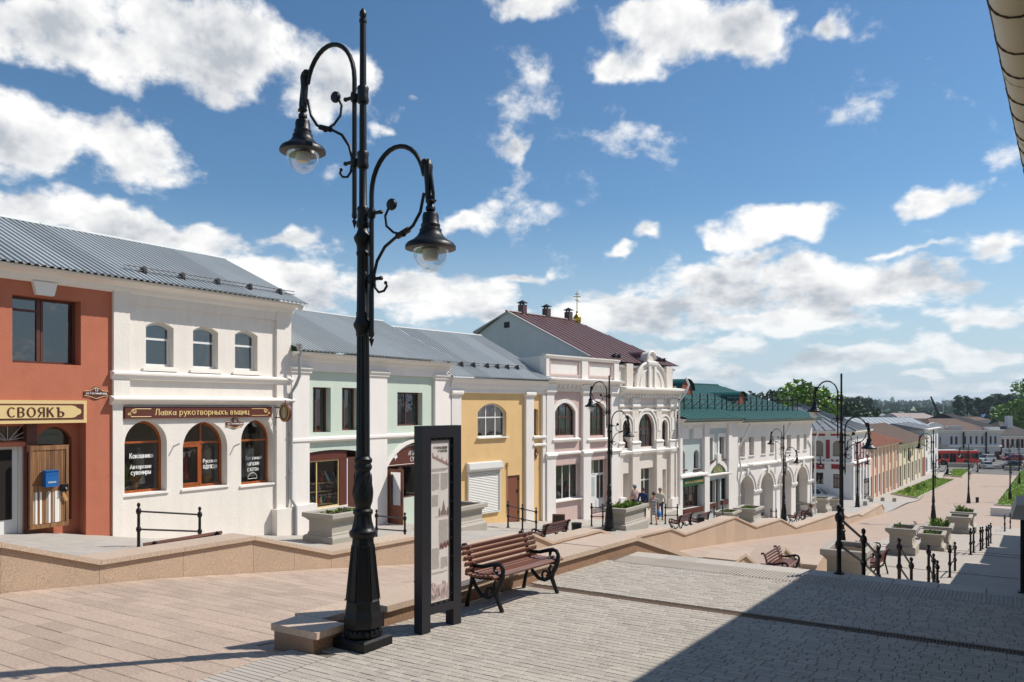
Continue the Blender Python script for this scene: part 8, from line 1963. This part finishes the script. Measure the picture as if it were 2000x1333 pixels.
        for sh, arm in ((sL, larm), (sR, rarm)):
            a0, a1 = Vector(arm[0]), Vector(arm[1]); pts = [(sh, .078), (tuple(a0), .06)] if sleeves > .6 else [(sh, .078), (tuple(Vector(sh).lerp(a0, .8)), .065)]
            if sleeves > .6: pts.append((tuple(a0.lerp(a1, .92)), .042))
            i = 1
            for p, r in pts: n.append(nd(p, r)); ed.append((i, len(n)-1)); i = len(n)-1
        link_mesh(skin_mesh(n, ed), 'shirt', top, e)
        n = [nd((hip[0], hip[1], hip[2]), .142)]; ed = []
        for sd_ in ('L', 'R'):
            sgn = -1 if sd_ == 'L' else 1; kx, ax = Vector(L['k'+sd_]), Vector(L['a'+sd_]); pts = [((sgn*.095, hip[1]+.02, hip[2]-.06 if not seat else hip[2]), .105), (tuple(kx), .075), (tuple(kx.lerp(ax, .95)), .058)]; i = 0
            for p, r in pts: n.append(nd(p, r)); ed.append((i, len(n)-1)); i = len(n)-1
        link_mesh(skin_mesh(n, ed), 'trousers', bottom, e)
    sh_ = MB()
    for sd_ in ('L', 'R'):
        a, t = Vector(L['a'+sd_]), Vector(L['t'+sd_]); d_ = (t-a); d_.z = 0; d_.normalize(); base = Vector((a.x, a.y, t.z-.035)); hexa(sh_, [S(base+d_*q0+Vector((-d_.y, d_.x, 0))*w_+Vector((0, 0, zz))) for zz, sc in ((0, 1), (.06, .8)) for q0, w_ in ((-.07*sc, -.045*sc), (.21*sc, -.04*sc), (.21*sc, .04*sc), (-.07*sc, .045*sc))])
    sh_.build('shoes', shoes, e)
    hr = MB(); c = S((0, hd2[1]-.022, zt+.715)); hr.ball(c, .108*k, 12, 1.0)
    if long_hair: hr.lathe([(.05*k, c[2]-.26*k), (.1*k, c[2]-.2*k), (.115*k, c[2]-.08*k), (.1*k, c[2]+.04*k)], 10, (c[0], c[1]-.02*k, 0))
    hb = hr.build('hair', hair, e)
    if cap:
        cp = MB(); cp.lathe([(.118*k, c[2]-.0), (.122*k, c[2]+.03*k), (.1*k, c[2]+.085*k), (.05*k, c[2]+.115*k), (.005, c[2]+.12*k)], 14, (c[0], c[1]+.012*k, 0)); hexa(cp, [(c[0]+x_*.07*k, c[1]+yy*k, c[2]+zz*k) for zz in (.005, .018) for x_, yy in ((-1, .1), (1, .1), (.7, .2), (-.7, .2))]); cp.build('cap', cap, e)
    return e
zl_ = -3.52
mb = MB(); mb.box(-20.9, -16.9, 40.6, 45.2, -4.6, zl_); tag(mb.build('entrance_landing', 'stone'), kind='structure')
def at_px(px, d, z): a, b = ray(px); return (a*d, b*d, z)
away = lambda deg=0: TH+radians(deg)      # facing away from the camera
person(at_px(1240, 44.3, zl_), away(20), 'man in a red and white striped shirt and pale blue cap before the ornate entrance', 1.76, stripes('red_white_stripes', '#A34A45', '#D9D5CF', .07), cloth('dark_olive_cloth', '#3A3530'), cap=cloth('pale_blue_cloth', '#8FA6BC'), rarm=[(.25, .0, 1.12), (.22, .16, .93)], sleeves=.5)
person(at_px(1256, 43.6, zl_), away(-10), 'person with plum-coloured hair in a dark blue jacket and black trousers', 1.68, cloth('navy_cloth', '#25345C'), cloth('black_cloth', '#1D1D24'), hair='hairplum', sleeves=1)
w3 = at_px(1277, 41.3, 0); w3 = (w3[0], w3[1], zw(w3[1])+.0)
P3 = person(w3, away(8), 'woman in a loose navy and white striped dress with bare legs, walking with a bag', 1.66, dress=stripes('navy_white_stripes', '#3B3F55', '#C9C6C4', .075), shoes=cloth('brown_shoe', '#6B4A3A'), rarm=[(.26, .0, 1.10), (.27, .06, .88)], step=.2)
P4 = person(at_px(1289.5, 43.2, zl_), away(-5), 'fair-haired person in a cream top and blue jeans, rightmost of the walkers', 1.7, cloth('cream_cloth', '#C9C0AE'), cloth('denim', '#3D4A66'), hair='hairfair', sleeves=1, lean=-.02)
def bag(p, label, col):
    e = empty('carrier_bag', p, TH, label, 'bag'); o = MB(); o.lathe([(.06, 0), (.13, .04), (.15, .18), (.1, .3), (.04, .36)], 10); o.build('sack', cloth('bag_cloth', col), e); o = MB(); o.tube([(-.03, 0, .34), (-.02, 0, .44), (.02, 0, .44), (.03, 0, .34)], .01, 5); o.build('handle', cloth('bag_handle_cloth', col), e)
q = Matrix.Rotation(away(8), 3, 'Z') @ Vector((.27, .09, 0)); bag((w3[0]+q.x, w3[1]+q.y, w3[2]+.36), 'bright blue bag hanging from the hand of the woman in the striped dress', '#2F6FA8')
person((-12.38, 60.15, zw(60.1)+.14), radians(92), 'auburn-haired woman sitting on a bench before the arcade, seen from behind', 1.66, cloth('grey_pink_cloth', '#B3A49E'), cloth('grey_cloth', '#6E6A6C'), hair='hairred', seat=True, long_hair=True, larm=[(-.26, .08, .74), (-.14, .3, .62)], rarm=[(.26, .08, .74), (.16, .32, .66)], sleeves=1)
d_ = 150; x_, y_ = ray(1814)[0]*d_, ray(1814)[1]*d_
person((x_, y_, zs(y_)), radians(20), 'far pedestrian in dark clothes walking beside the white end house', 1.75, cloth('charcoal_cloth', '#33343E'), cloth('dark_trouser_cloth', '#2A2A30'), step=.3, sleeves=1)
d_ = 140; x_, y_ = ray(1996.5)[0]*d_, ray(1996.5)[1]*d_
person((x_, y_, zs(y_)+.02), radians(70), 'far pedestrian in a pale top at the right edge by the dark hatchback', 1.7, cloth('pale_rose_cloth', '#C9A79C'), cloth('light_blue_cloth', '#8C9BB0'), step=.3)

# ================================================================ vehicles
M['tyre'] = mat('tyre_rubber', lin('#1B1B1C'), .85, .1, 9); M['rim'] = mat('alloy_rim', lin('#9A9C9E'), .35, .05, 5, metal=.7)
M['carglass'] = mat('tinted_car_glass', lin('#1C2226'), .06, .03, 3, spec=.7); M['lamp_r'] = mat('red_tail_lamp', lin('#8E1F1C'), .3, .03, 3); M['lamp_w'] = mat('clear_headlamp', lin('#D5D8DA'), .15, .03, 3); M['plate'] = mat('number_plate_white', lin('#DDDDDA'), .5)
def bev(o, w, seg=2):
    bm = bmesh.new(); bm.from_mesh(o.data); bmesh.ops.remove_doubles(bm, verts=bm.verts, dist=1e-4); bmesh.ops.bevel(bm, geom=[e for e in bm.edges if len(e.link_faces) == 2 and e.calc_face_angle(0) > .35], offset=w, segments=seg, affect='EDGES', clamp_overlap=True); bm.to_mesh(o.data); bm.free()
    for p in o.data.polygons: p.use_smooth = True
    o.data.set_sharp_from_angle(angle=radians(50))
def wheel(e, x, y, r, w=.2):
    o = MB(); s = 1 if y > 0 else -1; o.lathe([(r*.6, -w/2), (r*.95, -w/2), (r, -w*.35), (r, w*.35), (r*.95, w/2), (r*.6, w/2)], 18, (x, y, r), axis='y'); t = o.build('wheel', 'tyre', e)
    o = MB(); o.lathe([(r*.63, w*.42*s), (r*.6, w*.47*s), (r*.2, w*.40*s), (.01, w*.45*s)], 16, (x, y, r), axis='y'); 
    for i in range(5): a = 2*pi*i/5; o.tube([(x+r*.1*cos(a), y+w*.46*s, r+r*.1*sin(a)), (x+r*.58*cos(a), y+w*.46*s, r+r*.58*sin(a))], r*.07, 5)
    o.build('rim', 'rim', t)
def car(loc, rz, col, label, kind='hatch', L=4.3, Wd=1.76, H=1.5):
    """nose towards +x"""
    name = 'parked_car'; e = empty(name, loc, rz, label, 'car'); cm = mat('car_paint', lin(col), .28, .02, 2, spec=.6, coat=.6)
    h = L/2; wb = L*.30; r = .32 if kind != 'suv' else .36; gl = .3; sh = H*.60
    hood = sh*.98; Z = H
    prof = [(-h, gl+.12), (-h+.06, sh*.9), (-h+.12, sh+.0)]+([(-h+.6, sh+.02)] if kind == 'sedan' else [])+[(h*.34, sh), (h*.72, hood-.08), (h-.1, hood-.2), (h, gl+.28), (h-.02, gl)]
    def archpts(cx): return [(cx+(r+.07)*cos(t), r+(r+.07)*sin(t)) for t in [pi*i/8 for i in range(9)]]
    low = [p for p in archpts(wb) if p[1] > gl-.05]+[p for p in archpts(-wb-.05) if p[1] > gl-.05]
    o = MB(); o.prism(prof+low+[(-h+.04, gl)], -Wd/2, Wd/2, 'xz'); b = o.build('body', cm, e); bev(b, .05)
    r0 = -h+(.12 if kind != 'sedan' else .75); r1 = -h+(.45 if kind != 'sedan' else 1.25); f1 = h*.12; f0 = h*.48
    o = MB(); hexa(o, [(r0, -Wd/2+.06, sh-.03), (f0, -Wd/2+.06, sh-.03), (f0, Wd/2-.06, sh-.03), (r0, Wd/2-.06, sh-.03), (r1, -Wd/2+.22, Z-.05), (f1, -Wd/2+.22, Z-.05), (f1, Wd/2-.22, Z-.05), (r1, Wd/2-.22, Z-.05)]); g = o.build('windows', 'carglass', e); bev(g, .04)
    o = MB(); hexa(o, [(r1-.06, -Wd/2+.2, Z-.07), (f1+.05, -Wd/2+.2, Z-.07), (f1+.05, Wd/2-.2, Z-.07), (r1-.06, Wd/2-.2, Z-.07), (r1+.03, -Wd/2+.26, Z), (f1-.08, -Wd/2+.26, Z), (f1-.08, Wd/2-.26, Z), (r1+.03, Wd/2-.26, Z)]); rf = o.build('roof', cm, e); bev(rf, .03)
    p = MB()
    for s in (-1, 1):
        y0, y1 = s*(Wd/2-.055), s*(Wd/2-.215)
        for xb, xt in ((f0-.02, f1+.02), (.0-.25, .0-.28), (r0+.1, r1+.02)): p.tube([(xb, y0, sh-.02), (xt, y1, Z-.05)], .03, 5)
    p.build('pillars', cm, e)
    for s in (-1, 1):
        o = MB(); o.box(-.05, .14, s*(Wd/2+.02), s*(Wd/2+.16), sh+.0, sh+.13); m = o.build('mirror', cm, e); m.location = (f0-.35, 0, .02); bev(m, .03)
        o = MB(); o.box(h-.12, h-.01, s*(Wd/2-.38), s*(Wd/2-.03), hood-.36, hood-.2); o.build('headlight', 'lamp_w', e); o = MB(); o.box(-h-.015, -h+.1, s*(Wd/2-.22), s*(Wd/2-.01), sh*.68, sh*.92); o.build('tail_light', 'lamp_r', e)
        for x in (.28, -.62): o = MB(); o.box(x-.09, x+.09, s*(Wd/2), s*(Wd/2+.025), sh-.16, sh-.13); o.build('door_handle', cm, e)
        o = MB(); o.box(h*.3, h*.3+.008, s*(Wd/2-.003), s*(Wd/2+.004), gl+.1, sh-.03); o.box(-.24, -.232, s*(Wd/2-.003), s*(Wd/2+.004), gl+.1, sh-.03); o.build('door_seam', 'iron', e)
        for x in (wb, -wb-.05): wheel(e, x, s*(Wd/2-.1), r)
    o = MB(); o.box(h-.02, h+.012, -Wd/2+.42, Wd/2-.42, hood-.36, hood-.22); o.box(h-.03, h+.02, -Wd/2+.3, Wd/2-.3, gl+.06, gl+.18); o.build('grille', 'iron', e)
    o = MB(); o.box(h+.01, h+.025, -.26, .26, gl+.24, gl+.35); o.box(-h-.025, -h-.005, -.26, .26, sh*.55, sh*.55+.11); o.build('number_plate', 'plate', e)
    o = MB(); o.box(-h+.1, h-.1, -Wd/2+.08, Wd/2-.08, gl-.08, gl+.05); o.build('underbody', 'iron', e)
    if kind == 'suv':
        o = MB(); [o.tube([(r1+.1, s*(Wd/2-.3), Z+.05), (f1-.1, s*(Wd/2-.3), Z+.05)], .02, 5) for s in (-1, 1)]; o.build('roof_rails', 'iron', e)
    return e
def car_at(px, d, z, *a, **k): x, y = ray(px)[0]*d, ray(px)[1]*d; return car((x, y, z), *a, **k)
hd = lambda deg: TH+radians(deg)        # 0: nose to the right of the picture
car_at(1628, 92.3, -7.95, hd(-28), '#C4C7CA', 'silver-white off-road estate car parked beside the arcade, nose to the right', 'suv', 4.6, 1.85, 1.72)
car_at(1596, 89.0, -7.95, hd(-35), '#CFD1D2', 'pale silver hatchback whose nose shows in front of the off-road car', 'hatch', 4.1, 1.75, 1.5)
car_at(1593, 97.8, -7.95, hd(-20), '#26272C', 'black car behind the silver-white off-road car', 'suv', 4.6, 1.85, 1.95)
car_at(1925, 166, -8.95, hd(205), '#C2C4C6', 'silver estate car standing beside the bus, nose to the left', 'suv', 4.4, 1.8, 1.65)
car_at(1926.5, 148, -8.9, hd(75), '#CDCFD0', 'small white saloon seen from behind on the plaza road', 'sedan', 4.1, 1.68, 1.4)
car_at(1975, 147, -8.9, hd(160), '#23262C', 'dark hatchback on the plaza road beside the right-hand lawn', 'hatch', 4.2, 1.75, 1.55)
car_at(1977, 170, -8.95, hd(172), '#A3262B', 'red car parked before the brick house', 'hatch', 4.2, 1.72, 1.42)
def bus():
    d = 158; px = 1861; p = (ray(px)[0]*d, ray(px)[1]*d, -8.92); e = empty('city_bus', p, hd(0), 'red city bus with dark windows passing the end of the street', 'bus'); L, Wd, H = 9.0, 2.5, 3.0; h = L/2
    R = mat('red_bus_paint', lin('#DA2A1A'), .35, .03, 2, spec=.5, coat=.4)
    o = MB(); o.box(-h, h, -Wd/2, Wd/2, .35, 2.86); b = o.build('body', R, e); bev(b, .12, 3)
    o = MB(); o.box(-h+.1, h-.1, -Wd/2+.1, Wd/2-.1, 2.84, 3.0); b = o.build('roof', 'winwhite', e); bev(b, .08)
    o = MB(); o.box(h-3.4, h-.8, -.9, .9, 2.98, 3.16); b = o.build('roof_unit', 'iron', e)
    for s in (-1, 1):
        y = s*(Wd/2+.004)
        for i in range(6):
            x0 = -h+.35+i*1.42; 
            if s < 0 and i in (2,): continue
            o = MB(); o.box(x0, x0+1.25, y-.01, y+.01, 1.35, 2.35); o.build('window', 'carglass', e)
        for x in (-h+2.0, h-2.5): wheel(e, x, s*(Wd/2-.14), .48, .3)
        o = MB(); o.lathe([(.62, -.01), (.62, .012)], 16, (h-2.5, y, .5), axis='y'); o.lathe([(.62, -.01), (.62, .012)], 16, (-h+2.0, y, .5), axis='y'); o.build('wheel_arch', 'iron', e)
    for k in (0, 1): o = MB(); o.box(-h+3.2+k*.64, -h+3.8+k*.64, -Wd/2-.018, -Wd/2, .5, 2.4); dr = o.build('door', 'carglass', e)
    o = MB(); o.box(-h+.2, h-.2, -Wd/2-.006, -Wd/2, .36, .5); o.build('skirt', 'iron', e)
    o = MB(); o.box(h-.01, h+.012, -1.05, 1.05, 1.3, 2.6); o.build('windscreen', 'carglass', e)
    for s in (-1, 1): o = MB(); o.box(h-.01, h+.02, s*.75, s*1.08, .7, .9); o.build('headlight', 'lamp_w', e); o = MB(); o.box(-h-.02, -h, s*.9, s*1.1, .9, 1.3); o.build('tail_light', 'lamp_r', e)
    o = MB(); o.box(h-.7, h-.05, -Wd/2-.014, -Wd/2, 1.2, 2.45); o.build('driver_window', 'carglass', e)
bus()
# ---------------------------------------------------------------- the summer air
def haze():
    mb = MB(); mb.box(-1500, 6200, -30, 6500, -12, 60); o = mb.build('haze', None); m = D.materials.new('summer_air'); m.use_nodes = True; nt = m.node_tree; nt.nodes.clear()
    v = nt.nodes.new('ShaderNodeVolumePrincipled'); v.inputs['Color'].default_value = (.75, .86, 1, 1); v.inputs['Density'].default_value = .00013; v.inputs['Anisotropy'].default_value = .2
    out = nt.nodes.new('ShaderNodeOutputMaterial'); nt.links.new(v.outputs[0], out.inputs['Volume']); o.data.materials.append(m); m.cycles.homogeneous_volume = True
    tag(o, 'thin summer haze over the town', 'haze', None, 'stuff')
SC.cycles.volume_bounces = 0
haze()
